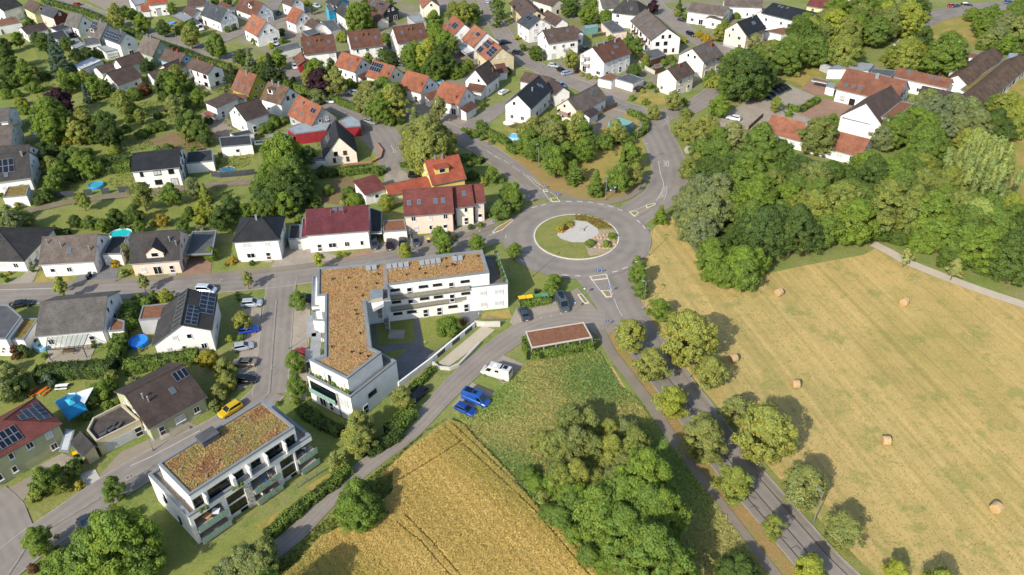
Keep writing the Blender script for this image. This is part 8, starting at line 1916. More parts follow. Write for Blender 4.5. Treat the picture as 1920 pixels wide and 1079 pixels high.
sheet('island_grass', isl_poly, .22, G_['vergegreen']); sheet('island_pebbles', K['hub'], .26, G_['gravel']); sheet('island_sand_bed', K['sand'], .25, gmat('rock_garden', ['#a8977f', '#978a74', '#8a7f5f'], .8, 5, .25, .5)); sheet('island_heather_bed', K['red'], .24, gmat('heather_ground', ['#6b4f3a', '#77663a', '#8a7f3a'], .5, 4, .3, .5))
scatter('heather', K['red'], 3200, (.15, .4), (.12, .3), ['#75563e', '#7f7444', '#948c48', '#6e5640'], 'low russet and yellow heather carpet on the roundabout island', 'ground cover', freq=.8)
for i in range(34):
    a = i*2.4; r = .35+.07*(i % 5); q = K['sand']; cx, cy = np.mean(q, 0); x, y = cx + (i % 7 - 3)*1.0 + .3*math.sin(a*3), cy + (i//7 - 2)*1.3 + .3*math.cos(a*5)
    if not inpoly(np.array([[x, y]]), q)[0]: continue
    b = MB(); b.lathe([(0, .0), (r*.9, .0), (r, r*.35), (r*.7, r*.7), (r*.2, r*.85), (0, r*.8)], 6 + i % 3); o = b.build('rock', surf('sandstone_rock', '#b39a80', '#96806a', 2, .9, fine=6), loc=(x, y, .2), rz=a); o.scale = (1, .7, .8); tag(o, 'pale sandstone rock set in the gravel bed of the roundabout', 'rock', 'rocks in the roundabout bed')
b = MB(); b.box(-.45, .45, -.3, .3, 0, .5); b.box(-.1, .1, -.1, .1, .5, 1.9); o = b.build('stone_post', M_conc, loc=(K['stone'][1][0], K['stone'][1][1]-1.2, .26)); tag(o, 'small stone post on a plinth at the centre of the pebble disc', 'monument')
for i, q in enumerate(K['isl']):
    b = MB(); b.prism(q, 0, .13); o = b.build('traffic_island', surf('white_kerb', '#c9c2b6', '#b8b1a5'), loc=(0, 0, .12)); o['kind'] = 'structure'
    sheet('island_planting', inset(q, .25), .262, A6 if i == 4 else G_['brownverge' if i in (5, 7) else 'vergegreen'])
sheet('island_paving', K['islpave'], .205, A6)
# painted markings
M_mark = surf('road_paint', '#c4c2bc', '#a9a6a0', .9, .8, fine=5, fine_amt=.12); M_gut = surf('gutter_blocks', '#8d8780', '#7f7972', 1, .9)
for i, (nm, pts, w) in enumerate(MARKS): ribbon(nm, pts, w, .196 + .0005*(i % 9), M_gut if nm == 'gutter_strip' else M_mark, smooth=False)
n3 = [np.array(p) for p in K['num30']]; ex = (n3[1]-n3[0])/2; ey = (n3[3]-n3[0])
for k, segs in enumerate(([(.12, .95, .8, .95), (.8, .95, .8, .05), (.8, .05, .12, .05), (.25, .5, .8, .5)], [(.2, .95, .85, .95), (.85, .95, .85, .05), (.85, .05, .2, .05), (.2, .05, .2, .95)])):
    o0 = n3[0] + ex*k*1.05
    for j, (x0, y0, x1, y1) in enumerate(segs): ribbon('speed_digit', [tuple(o0+ex*x0+ey*y0), tuple(o0+ex*x1+ey*y1)], .34 if y0 == y1 else .17, .2 + .001*j, M_mark, smooth=False)
# cracks sealed with bitumen on the main road
M_seal = plain('bitumen_seal', '#2f2c2a', .8); cr = np.array([p[:2] for p in ROADS[0][1]])
for off, a, b_ in ((.4, 1, 7), (-1.9, 1, 4), (2.3, 2, 5)): ribbon('sealed_crack', [tuple(p)+(.1,) for p in cr[a:b_+1]], .1, .19, M_seal, off=off)
ribbon('shoulder_strip', [tuple(p)+(.35,) for p in cr[0:9]], .35, .188, surf('shoulder_dust', '#8c8070', '#7a7064', .6), off=-2.6)
for k in range(10):
    p = cr[2]*(1-k/9)+cr[4]*k/9 + np.array([-3.2+k % 3*.5, -.5]); ribbon('sealed_crack', [tuple(p), tuple(p+np.array([.9, .5])), tuple(p+np.array([1.4+.3*(k % 2), -.2]))], .08, .192, M_seal)
for (x, y) in [tuple(np.array(ROADS[6][1][i][:2])+np.array([1.5, 1])) for i in range(2, 9)] + [tuple(ROADS[8][1][i][:2]) for i in (1, 4)] + [ROADS[7][1][3][:2]]:
    b = MB(); b.lathe([(0, .01), (.32, .01), (.32, 0)], 14); b.lathe([(.3, .012), (.45, .012), (.46, 0)], 14, 1); o = b.build('manhole_cover', [M_zinc, M_conc], loc=(x, y, .2)); tag(o, 'round manhole cover set in the street', 'manhole cover', 'manhole covers')

# ---------------------------------------------------------------- houses
for r in HOUSES: d = dict(zip(('x', 'y', 'rz', 'L', 'w', 'w2', 'he', 'hr', 'roof', 'wall', 'label', 'o'), r)); house(d)
for r in BOXES: flatbox(dict(zip(('poly', 'h', 'roof', 'wall', 'label', 'o'), r)))

# ---------------------------------------------------------------- the long L-shaped block
WW = WALL['white']; M_gal = surf('gallery_grating', '#77736c', '#69655f', .8, .8, fine=5, fine_amt=.15)
def walls(name, poly, z0, z1, P, mat=WW): b = MB(); b.prism(poly, z0, z1, 0); return b.build(name, mat, P)
def parapet(poly, h, P, w=.35, up=.45, mat=None, wall=WW):
    n = len(poly); inn = inset(poly, w); a = sum(poly[i-1][0]*poly[i][1]-poly[i][0]*poly[i-1][1] for i in range(n)); op, ip = (poly, inn) if a > 0 else (poly[::-1], inn[::-1]); b = MB()
    for i in range(n):
        j = (i+1) % n; b.face([(*op[i], h+up), (*op[j], h+up), (*ip[j], h+up), (*ip[i], h+up)], 0); b.face([(*ip[j], h), (*ip[i], h), (*ip[i], h+up), (*ip[j], h+up)], 0); b.face([(*op[i], h+up-.3), (*op[j], h+up-.3), (*op[j], h+up), (*op[i], h+up)], 0); b.face([(*op[i], h-.02), (*op[j], h-.02), (*op[j], h+up-.3), (*op[i], h+up-.3)], 1)
    b.build('parapet', [mat or M_coping, wall], P)
def sedum(name, poly, h, P, seed, n, label):
    b = MB(); q = inset(poly, .36); a = sum(q[i-1][0]*q[i][1]-q[i][0]*q[i-1][1] for i in range(len(q))); b.face([(*p, h) for p in (q if a > 0 else q[::-1])]); o = b.build('roof', ROOF['sedum'], P); me = o.data; bm = bmesh.new(); bm.from_mesh(me); bmesh.ops.triangulate(bm, faces=bm.faces); bm.to_mesh(me); bm.free()
    i0, i1 = inset(poly, .4), inset(poly, .85); g = MB(); s_ = 1 if a > 0 else -1
    for i in range(len(i0)): j = (i+1) % len(i0); f = [(*i0[i], h+.02), (*i0[j], h+.02), (*i1[j], h+.02), (*i1[i], h+.02)]; g.face(f if s_ > 0 else f[::-1])
    g.build('gravel_margin', M_gravel, P)
    s = scatter('sedum_growth', inset(poly, .8), n, (.03, .13), (.14, .34), ['#9a7050', '#ae885c', '#bc9c68', '#b09460', '#9a965a', '#bc9e6c', '#9c7452'], label, 'roof planting', up=2.4, freq=.6, aspect=1.3, amp=.9, jit=.15); s.location = (0, 0, h); s.parent = P; del s['category']; del s['label']
P = empty('apartment_block', (0, 0, 0), 0, 'long angled white apartment block with planted rust-coloured roof round a courtyard', 'apartment block')
pent = K['pent']; sw = K['swblock']; sw = sw[:4] + sw[5:]
walls('wall', inset(K['pentwall'], .05), 0.0, 8.98, P); parapet(pent, 9.0, P, .45, .35, M_coping); sedum('roof', pent, 9.05, P, 3, 17000, 'planting')
walls('lower_block', inset(sw, .04), 0, 5.75, P); parapet(sw, 5.78, P, .4, .52)
eb = K['eastblock']; walls('east_block', inset(eb, .04), 0, 5.75, P); parapet(eb, 5.78, P, .35, .52)
for q_ in (inset(eb, .4), inset(sw, .45)): b = MB(); b.face([(*p, 5.8) for p in q_]); b.build('terrace_floor', surf('terrace_decking', '#6d665e', '#5f5952', 1, .9), P)
for q in (K['westlow'], K['westwhite']): walls('west_bay', q, 0, 5.6 if q is K['westlow'] else 5.0, P); parapet(q, 5.6 if q is K['westlow'] else 5.0, P, .3, .4)
for i, q in enumerate(K['canopies']):
    b = MB(); b.prism(q, 2.6, 2.78); b.build('canopy', ROOF['lightfelt'], P)
    for p in q: b = MB(); b.tube((*p, 0), (*p, 2.6), .06, n=6); b.build('canopy_post', M_metal, P)
def along(a, b, t): return (a[0]+(b[0]-a[0])*t, a[1]+(b[1]-a[1])*t)
# facade helpers: a, b ends of a wall seen from outside, left to right
def fac(a, b): rz = math.atan2(b[1]-a[1], b[0]-a[0]); return rz, math.dist(a, b), (math.sin(rz), -math.cos(rz))
# galleries with doors along the inner side of the north wing
for (ga, gb), z in ((K['gal'], 5.9), (K['gal2'], 2.95)):
    rz, L, nrm = fac(ga, gb); back = 1.7; q = [ga, gb, (gb[0]-nrm[0]*back, gb[1]-nrm[1]*back), (ga[0]-nrm[0]*back, ga[1]-nrm[1]*back)]
    b = MB(); b.prism(q, z-.2, z); b.build('gallery', M_gal, P); n = int(L/1.15)
    me = cached(('gp', round(L/n, 2)), lambda: _galpanel(L/n)) if False else None
    for i in range(n):
        p = along(ga, gb, i/n); w = L/n; b = MB(); b.box(.03, w-.03, -.02, .02, .12, 1.0, 0); b.box(0, w, -.03, .03, 1.0, 1.06, 1); b.box(-.025, .025, -.03, .03, 0, 1.05, 1); 
        me = cached('galrail', lambda: b.mesh('railing_panel', [surf('gallery_mesh', '#8c8879', '#7b776a', .6, .6, fine=9, fine_amt=.2), M_metal])); put('railing_panel', me, P, (p[0], p[1], z), rz)
# inner facade wall line (south side of the north wing) lies under the roof edge
pa, pb = pent[6], pent[5]; rz, L, nrm = fac(pa, pb); rnd = random.Random(3)
for k, z in enumerate((.05, 2.98, 5.95)):
    for i in range(6):
        t = (i+.5)/6; x, y = along(pa, pb, t); x += nrm[0]*.02; y += nrm[1]*.02
        if i in ((1, 4), (1, 4), (3, 5))[2-k] or (k == 0 and i == 2): put('door', m_door(1.05, 2.1, M_dark), P, (x, y, z+.05), rz)
        else: window(P, x, y, z+1.7, rz, 1.8, .5, M_frame_an)
b = MB(); b.tube((0, 0, 0), (0, 0, .01), .01); 
# east block south face windows and roof terrace glass
ea, eb_ = eb[0], eb[1]; rz, L, nrm = fac(ea, eb_)
for z in (.9, 3.8):
    for t, w in ((.34, 1.3), (.75, 1.8)): x, y = along(ea, eb_, t); window(P, x+nrm[0]*.02, y+nrm[1]*.02, z, rz, w, 1.2, shut=True)
ea, eb_ = eb[1], eb[2]; rz, L, nrm = fac(ea, eb_)
for i in range(6): p = along(ea, eb_, i/6); b = MB(); b.box(.03, L/6-.03, -.02, .02, .0, .55); me = cached('tglass', lambda: b.mesh('glass_panel', M_frost)); put('glass_panel', me, P, (p[0], p[1], 6.3), rz)
# penthouse windows on the courtyard side of the west wing, and south-west tip
def strip(a, b_, specs, P=P):
    rz, L, nrm = fac(a, b_)
    for (t, z, w, h, kd) in specs:
        x, y = along(a, b_, t); x += nrm[0]*.03; y += nrm[1]*.03
        if kd == 'd': put('door', m_door(w, h, M_dark), P, (x, y, z), rz)
        else: window(P, x, y, z, rz, w, h, M_frame if kd != 'a' else M_frame_an, kd == 's')
strip(pent[12], pent[11], [(.28, 6.1, 2.0, 2.1, 's'), (.52, 6.1, 1.0, 2.1, 'w'), (.8, 6.1, 1.8, 2.1, 's')])
strip(sw[0], sw[1], [(.83, 3.2, 1.8, 1.9, 's'), (.83, .3, 1.8, 1.9, 's'), (.3, .3, 1.6, 2.1, 'w'), (.5, .3, 1.0, 2.1, 'd'), (.62, .3, 1.6, 2.1, 's')])
strip(sw[1], sw[2], [(.42, 3.1, 2.0, .9, 'a'), (.25, .05, 1.2, 2.1, 'd')])
strip(pent[8], pent[9], [(.5, .3, 1.2, 8, 'a'), (.8, 3.3, 1.4, 2.1, 'w'), (.2, 3.3, 1.4, 2.1, 'w')])
rz, L, nrm = fac(sw[0], sw[1]); a0 = along(sw[0], sw[1], .04); a1 = along(sw[0], sw[1], .66); b = MB(); LL = math.dist(a0, a1); b.box(0, LL, -.5, .3, -.18, 0); b.build('balcony_slab', M_conc, P, (*a0, 2.95), rz)
b = MB(); b.box(.1, LL-.1, -.04, -.02, 0, 2.3); b.build('balcony_opening', M_glass, P, (*a0, 3.0), rz)
for i in range(8): b = MB(); b.box(.02, LL/8-.02, -.52, -.48, 0, 1.0); put('balcony_panel', cached('swp', lambda: b.mesh('balcony_panel', M_frost)), P, (*along(a0, a1, i/8), 2.95), rz)
x, y = along(sw[0], sw[1], .69); b = MB(); b.tube((0, -.12, 0), (0, -.12, 5.6), .06); b.tube((.25, -.12, 0), (.25, -.12, 5.6), .05); b.build('downpipe', M_zinc, P, (x, y, 0), rz)
# planters on the terrace
for i in range(9):
    x, y = along(sw[0], sw[1], .06+.1*i); tree(x-nrm[0]*.75, y-nrm[1]*.75, .8 + .3*(i % 3), 'bush', ('mid', 'lime', 'fresh')[i % 3], 'leafy balcony planting behind the parapet of the long block tip', 'terrace plants of the long block', 'terrace_plant', 'plant').location.z = 5.85
for i in range(6):
    x, y = along(eb[1], eb[2], .1+.15*i); rz_, L_, n_ = fac(eb[1], eb[2]); tree(x-n_[0]*.6, y-n_[1]*.6, .9, 'column', 'mid', 'slim potted shrub on the east roof terrace', 'potted shrubs on the east terrace', 'potted_shrub', 'plant', hs=.55).location.z = 5.85
# stair tower, roof lantern, solar collectors, roof vents
st = K['stairtop']; b = MB(); b.prism([st[0], st[1], st[2], st[3], st[4], st[5]], 8.3, 9.0); b.build('stair_canopy', WW, P); q = K['stair']; n = 9
for f in range(2):
    for i in range(n):
        p0 = along(q[0], q[3], i/n); p1 = along(q[1], q[2], i/n); p2 = along(q[1], q[2], (i+1)/n); p3 = along(q[0], q[3], (i+1)/n); z = 6.0 - f*3 - i*.32; m0 = along(p0, p1, .25+.3*f); m1 = along(p3, p2, .25+.3*f); m2 = along(p3, p2, .5+.3*f); m3 = along(p0, p1, .5+.3*f); b = MB(); b.prism([m0, m1, m2, m3], z-.15, z); b.build('stair_tread', M_conc, P)
    b = MB(); c0 = along(q[0], q[1], .55+.3*f); c1 = along(q[3], q[2], .55+.3*f); d0 = along(q[0], q[1], .5+.3*f); d1 = along(q[3], q[2], .5+.3*f)
    lo = [(*d0, 5.8-3*f), (*d1, 2.9-3*f), (*c1, 2.9-3*f), (*c0, 5.8-3*f)]; hi = [(x, y, z+1.2) for x, y, z in lo]; b.face(hi); b.face(lo[::-1])
    for i in range(4): j = (i+1) % 4; b.face([lo[i], lo[j], hi[j], hi[i]])
    b.build('stair_parapet', WW, P)
o = ribbon('roof_walkway', K['strip'], .9, 9.2, M_gravel, kind=None, smooth=False); o.parent = P
walls('roof_lantern', K['aer'], 9.0, 10.1, P, M_conc); b = MB(); b.prism(inset(K['aer'], -.12), 10.1, 10.2); b.build('lantern_cap', M_coping, P)
for q in K['solarrows']:
    rz, L, nrm = fac(q[0], q[1]); n = int(L/1.1); 
    for i in range(n):
        p = along(q[0], q[1], i/n); b = MB(); b.face([(0.03, -.9, .15), (1.0, -.9, .15), (1.0, .0, .75), (.03, .0, .75)], 0); b.face([(.03, 0, .72), (1.0, 0, .72), (1.0, -.9, .12), (.03, -.9, .12)], 1); b.box(.05, .1, -.05, 0, 0, .72, 1); b.box(.9, .95, -.05, 0, 0, .72, 1); b.box(.3, .7, -1.6, -1.2, 0, .12, 1)
        put('solar_collector', cached('scol', lambda: b.mesh('solar_collector', [plain('collector_glass', '#8a9094', .3, .2), M_conc])), P, (p[0], p[1], 9.08), rz)
rv = random.Random(5); cnt = 0
while cnt < 22:
    x = rv.uniform(min(p[0] for p in pent), max(p[0] for p in pent)); y = rv.uniform(min(p[1] for p in pent), max(p[1] for p in pent))
    if inpoly(np.array([[x, y]]), inset(pent, 1.2))[0]:
        cnt += 1; b = MB(); b.tube((0, 0, 0), (0, 0, .35), .12, n=7); b.lathe([(0, .5), (.2, .42), (.2, .35)], 8); put('roof_vent', cached('rvent', lambda: b.mesh('roof_vent', M_dark)), P, (x, y, 9.05))
for a, b_ in (((.0), .0),): pass
# ---------------------------------------------------------------- corner apartment block (local frame: x along the long front, y inwards)
l0, l1, l2 = K['lowpar']; rz = math.atan2(l2[1]-l1[1], l2[0]-l1[0]); P = empty('apartment_block', (l1[0], l1[1], 0), rz, 'white three-storey corner apartment block with balconies and rust-coloured planted roof', 'apartment block')
cs, sn = math.cos(-rz), math.sin(-rz)
def loc(p): x, y = p[0]-l1[0], p[1]-l1[1]; return (x*cs - y*sn, x*sn + y*cs)
A0, A2_ = loc(l0), loc(l2); LX, LY = A2_[0], A0[1]; R4 = [loc(p) for p in K['lowroof']]; rx0 = (R4[0][0]+R4[1][0])/2; rx1 = (R4[2][0]+R4[3][0])/2; ry0 = (R4[1][1]+R4[2][1])/2; ry1 = (R4[0][1]+R4[3][1])/2
rect = lambda x0, x1, y0, y1: [(x0, y0), (x1, y0), (x1, y1), (x0, y1)]
LY = max(LY, ry1+.2)
print('corner block', LX, LY, rx0, rx1, ry0, ry1)
# facade of the long front: bays (x0, x1, type)
bays = [(0, .025, 'wall'), (.025, .24, 'balc'), (.24, .27, 'wall'), (.27, .41, 'glass'), (.41, .465, 'plant'), (.465, .67, 'balc'), (.67, .71, 'wall'), (.71, .83, 'glass'), (.83, .845, 'wall'), (.845, 1.0, 'balc')]
dp = 1.7; b = MB(); b.prism(rect(0, LX, dp, LY), 0, 5.8); b.build('wall', WW, P)
b = MB(); b.box(0, LX, 0, dp, 5.1, 5.8); b.build('top_band', WW, P); parapet(rect(0, LX, 0, LY), 5.82, P, .5, .48)
b = MB(); b.face([(*p, 5.84) for p in rect(.5, LX-.5, .5, LY-.5)]); b.build('terrace_floor', surf('terrace_tiles', '#8c8276', '#7d746a', 1, .9, fine=4), P)
for (u0, u1, k) in bays:
    x0, x1 = u0*LX, u1*LX
    if k in ('wall', 'plant'):
        b = MB(); b.box(x0, x1, 0 if k == 'wall' else -.08, dp, 0, 5.08); b.build('pier', WW if k == 'wall' else surf('patterned_render', '#c2c0b8', '#6d6f62', 2.2, .9, stops=(.5, .62)), P)
    elif k == 'glass':
        b = MB(); b.box(x0, x1, .3, dp, 0, .75); b.box(x0, x1, .3, dp, 2.75, 3.1); b.build('spandrel', WW, P)
        for z in (.75, 3.1):
            b = MB(); h = 2.0; b.box(x0+.05, x1-.05, .42, .46, z, z+h, 0); n = 3
            for i in range(n+1): xx = x0+.05+(x1-x0-.1)*i/n; b.box(xx-.04, xx+.04, .36, .42, z, z+h, 1)
            b.box(x0, x1, .36, .42, z+h-.08, z+h, 1); b.box(x0, x1, .36, .42, z, z+.08, 1); b.build('window', [M_glass, M_frame_an], P)
        b = MB(); b.box(x0+(x1-x0)*.55, x0+(x1-x0)*.95, .22, .3, 0.02, .6); b.build('cellar_window', M_glass, P)
    else:
        for z in (0.55, 3.1):
            b = MB(); b.box(x0-.1, x1+.05, -1.0, dp, z-.22, z); b.build('balcony_slab', M_conc, P); b = MB(); b.box(x0, x1, dp-.08, dp-.03, z, z+2.1, 0)
            for i in range(4): xx = x0+(x1-x0)*i/3; b.box(xx-.04, xx+.04, dp-.12, dp-.08, z, z+2.1, 1)
            b.build('window', [M_glass, M_frame_an], P); n = 4
            for i in range(n):
                w = (x1-x0+.15)/n; b = MB(); b.box(.03, w-.03, -.02, .02, .05, 1.0, 0); b.box(0, w, -.03, .03, 1.0, 1.05, 1); b.build('balcony_panel', [M_frost, M_metal], P, (x0-.1+w*i, -.98, z))
            for i, (c, w) in enumerate((('#8a6a48', .5), ('#2a6fc0' if z > 1 and u0 > .4 and u0 < .6 else '#6a5240', .7), ('#c9c4ba', .45))):
                b = MB(); b.box(-w/2, w/2, -.3, .3, .4, .46); [b.box(sx*w*.45-.03, sx*w*.45+.03, sy*.25-.03, sy*.25+.03, 0, .4) for sx in (-1, 1) for sy in (-1, 1)]; b.box(-w/2, w/2, .25, .3, .4, .85 if i != 1 else .46)
                o = b.build('chair' if i != 1 else 'table', M_obj, P, (x0+(x1-x0)*(.25+.25*i), .2, z), .3*i, srgb(c)) if False else None
bl = bays
# penthouse
b = MB(); b.prism(rect(rx0+.05, rx1-.05, ry0+.05, ry1-.05), 5.83, 9.0); b.build('penthouse_wall', WW, P); parapet(rect(rx0, rx1, ry0, ry1), 9.0, P, .42, .35); Lr = rx1-rx0
b = MB(); b.face([(*p, 9.06) for p in rect(rx0+.4, rx1-.4, ry0+.4, ry1-.4)]); b.build('roof', ROOF['sedum'], P)
s = scatter('sedum_growth', rect(rx0+.75, rx1-.75, ry0+.7, ry1-.7), 9000, (.03, .14), (.14, .34), ['#977356', '#ac8a62', '#b89e6a', '#a89c62', '#8f905a', '#b5a068', '#a07c5c'], '', '', up=2.4, freq=.6, aspect=1.3, amp=1.0, jit=.15); s.location = (0, 0, 9.06); s.parent = P
for u, w, h, z in ((.06, 1.8, 2.1, 5.9), (.25, 4.0, 2.1, 5.9), (.42, 1.6, 1.2, 6.6), (.585, 1.6, 1.2, 6.6), (.77, 3.6, 2.1, 5.9), (.93, 1.6, 2.1, 5.9)): window(P, rx0+u*Lr, ry0+.05, z, 0, w, h, M_frame_an)
for u in (.1, .345, .36, .5, .67, .855): b = MB(); b.box(-.12, .12, -1.0, .1, 5.84, 8.1); b.build('screen_wall', WW, P, (rx0+u*Lr, ry0, 0))
for v, z in ((.35, 3.4), (.62, 1.0)): window(P, .0, LY*(1-v)-.0, z, -math.pi/2, .7, 1.5, M_frame_an)
lq = [loc(p) for p in K['lift']]; x0, x1, y0, y1 = min(p[0] for p in lq), max(p[0] for p in lq), min(p[1] for p in lq), max(p[1] for p in lq); b = MB(); cx, cy = (x0+x1)/2, (y0+y1)/2; b.box(cx-1.4, cx+1.4, cy-1.0, cy+1.0, 9.06, 10.3); b.build('lift_housing', ROOF['felt'], P); b = MB(); b.box(cx-1.5, cx+1.5, cy-1.1, cy+1.1, 10.3, 10.38); b.build('lift_cap', ROOF['felt'], P)
for (u, v) in ((.2, .15), (.55, .45), (.62, .5), (.1, .6), (.8, .8), (.35, .3)): b = MB(); b.tube((0, 0, 0), (0, 0, .3), .1, n=7); b.lathe([(0, .42), (.17, .36), (.17, .3)], 8); put('roof_vent', cached('rvent2', lambda: b.mesh('roof_vent', M_metal)), P, (rx0+u*Lr, ry0+v*(ry1-ry0), 9.06))
M3 = Matrix.Translation((l1[0], l1[1], 0)) @ Matrix.Rotation(rz, 4, 'Z')
def glob(x, y, z=0): return tuple(M3 @ Vector((x, y, z)))
for i, (u, dy, z, k, c, lab) in enumerate(((.06, .9, 3.1, 'chair', '#9a7548', 'first wooden chair on the west upper balcony'), (.12, .4, 3.1, 'table', '#b98a5c', 'wooden table on the west upper balcony of the corner block'), (.18, .2, 3.1, 'table', '#d9dde0', 'white table on the west upper balcony of the corner block'), (.57, .2, 3.1, 'chair', '#2a7fd6', 'bright blue chair on the middle upper balcony'), (.62, .4, 3.1, 'chair', '#c9c4ba', 'pale chair on the middle upper balcony'), (.53, .2, .55, 'chair', '#cfcabf', 'pale lounger on the middle lower balcony'), (.9, .5, 3.1, 'table', '#3a3d40', 'round dark table on the east upper balcony'), (.94, .9, 3.1, 'chair', '#c8cacc', 'light chair on the east upper balcony'))):
    x, y, _ = glob(u*LX, dy); Q = empty('balcony_'+k, (x, y, z), rz+.4*i, lab, k, 'balcony furniture'); w = .3 if k == 'chair' else .55; hh = .45 if k == 'chair' else .72
    b = MB(); b.box(-w, w, -w, w, hh-.05, hh); b.build('seat' if k == 'chair' else 'table_top', M_obj, Q, color=srgb(c))
    for sx in (-1, 1):
        for sy in (-1, 1): b = MB(); b.box(sx*w*.85-.025, sx*w*.85+.025, sy*w*.85-.025, sy*w*.85+.025, 0, hh-.05); b.build('leg', M_metal, Q)
    if k == 'chair': b = MB(); b.box(-w, w, w-.06, w, hh, hh+.5); b.build('backrest', M_obj, Q, color=srgb(c))
for i, u in enumerate((.49, .52, .56, .6, .64)):
    for z in (3.1, .55): x, y, _ = glob(u*LX, -.75); tree(x, y, .6+.15*(i % 2), 'bush', ('mid', 'lime', 'fresh', 'yellow', 'mid')[i], 'flower box greenery on the middle balconies of the corner block', 'balcony flowers of the corner block', 'balcony_plant', 'plant').location.z = z+.3
for i, u in enumerate((.03, .08, .33, .37, .4)): x, y, _ = glob(rx0+u*Lr, ry0-.9); tree(x, y, .9, 'bush', 'mid', 'potted shrub on the roof terrace of the corner block', 'potted shrubs of the corner block terrace', 'potted_shrub', 'plant').location.z = 5.85

# ---------------------------------------------------------------- basement wall and garage ramp of the courtyard
P = empty('garage_basement', (*K['basement'][0], 0), 0, 'white basement wall with dark garage openings along the courtyard lawn', 'wall'); o0 = np.array(K['basement'][0])
bp = [tuple(np.array(p)-o0) for p in K['basement']]; tops = [.9, 1.1, 1.3, 1.5]
for i in range(3):
    a, c = bp[i], bp[i+1]; rz, L, nrm = fac(a, c); b = MB(); b.box(0, L, 0, .3, 0, 1.3); b.build('wall', WW, P, (*a, 0), rz)
    for k in range(max(1, int(L/3.2))):
        if i == 0: continue
        b = MB(); b.box(-1.15, 1.15, -.03, .0, .15, 1.05, 0); [b.box(-1.15+j*.46, -1.11+j*.46, -.05, -.03, .15, 1.05, 1) for j in range(6)]; b.build('grille', [M_glass, M_metal], P, (*along(a, c, (k+.5)/int(L/3.2)), 0), rz)
b = MB(); rp = K['ramp']; 
P = empty('bicycle_stand', (*K['bike'][0], 0), 0, 'row of grey bicycle stands on the white wall by the ramp', 'bicycle stand'); rz, L, nrm = fac(*K['bike'])
for i in range(9): x, y = along(*K['bike'], i/8); b = MB(); b.tube((0, 0, 0), (0, 0, .8), .04); b.tube((0, 0, .8), (.0, .9, .8), .04); b.tube((0, .9, .8), (0, .9, 0), .04); b.build('hoop', M_metal, P, (x-K['bike'][0][0], y-K['bike'][0][1], 0), rz)
# stone table in the shaded court
b = MB(); b.box(-1.6, 1.6, -1.3, 1.3, .0, .25); o = b.build('stone_slab', M_conc, loc=(float(np.mean([p[0] for p in SHEETS[[s[0] for s in SHEETS].index('court_lawn')+1][3]]))+.5, float(np.mean([p[1] for p in SHEETS[[s[0] for s in SHEETS].index('court_lawn')+1][3]]))-1.5, .08)); tag(o, 'pale square stone slab on the shaded court lawn', 'slab')
# ---------------------------------------------------------------- carport with planted roof beside the lane
q = K['carport']; P = empty('carport', (*q[0], 0), 0, 'long open carport with rust-brown planted roof wrapped by a hedge', 'carport'); ql = [(p[0]-q[0][0], p[1]-q[0][1]) for p in q]
b = MB(); b.prism(inset(ql, .12), 2.75, 2.95); b.build('roof', ROOF['redsedum'], P); parapet(ql, 2.9, P, .25, .14, plain('pale_trim', '#b5aea3', .6), plain('pale_trim', '#b5aea3', .6))
for (a, c) in ((ql[3], ql[2]), (ql[0], ql[1])):
    rz, L, nrm = fac(a, c)
    for i in range(6): x, y = along(a, c, i/5); b = MB(); b.box(-.08, .08, -.08, .08, 0, 2.75); b.build('post', plain('post_paint', '#8d9299', .5), P, (x, y, 0), rz)
cc = np.mean(q, 0); rzc = math.atan2(q[1][1]-q[0][1], q[1][0]-q[0][0])
for i, (t, c, lab) in enumerate((('hatch', '#8c3a30', 'red car under the carport roof'), ('sedan', '#a8adb2', 'silver car in the middle of the carport'), ('suv', '#b5b9bc', 'pale car at the east end of the carport'))):
    p = cc + np.array([math.cos(rzc), math.sin(rzc)])*(-3.5+3.6*i) ; car(float(p[0]), float(p[1]), rzc-math.pi/2, t, c, lab, 'parked cars')
# ---------------------------------------------------------------- beige house: garage with roof terrace, glass pergola, tent, sail
q = K['terrace']; P = empty('garage', (*q[0], 0), 0, 'beige double garage with planted roof terrace and wide pale gate', 'garage'); ql = [(p[0]-q[0][0], p[1]-q[0][1]) for p in q]
walls('wall', ql, 0, 2.9, P, WALL['beige']); parapet(ql, 2.9, P, .3, .5, surf('terrace_coping', '#b1a994', '#a39b87'), WALL['beige']); b = MB(); a_ = sum(ql[i-1][0]*ql[i][1]-ql[i][0]*ql[i-1][1] for i in range(5)); b.face([(*p, 2.93) for p in (ql if a_ > 0 else ql[::-1])]); b.build('terrace_floor', surf('dark_decking', '#4e4843', '#3f3a36', 1, .9, fine=5), P)
rz, L, nrm = fac(ql[1], ql[2]); x, y = along(ql[1], ql[2], .45); b = MB(); b.box(-2.4, 2.4, -.05, 0, 0.05, 2.2, 0); [b.box(-2.4, 2.4, -.07, -.05, .1+.5*k, .5+.5*k, 0) for k in range(4)]; b.build('garage_door', M_shut, P, (x+nrm[0]*.02, y+nrm[1]*.02, 0), rz); x, y = along(ql[1], ql[2], .88); put('door', m_door(1.3, 2.2, M_dark), P, (x+nrm[0]*.02, y+nrm[1]*.02, .02), rz)
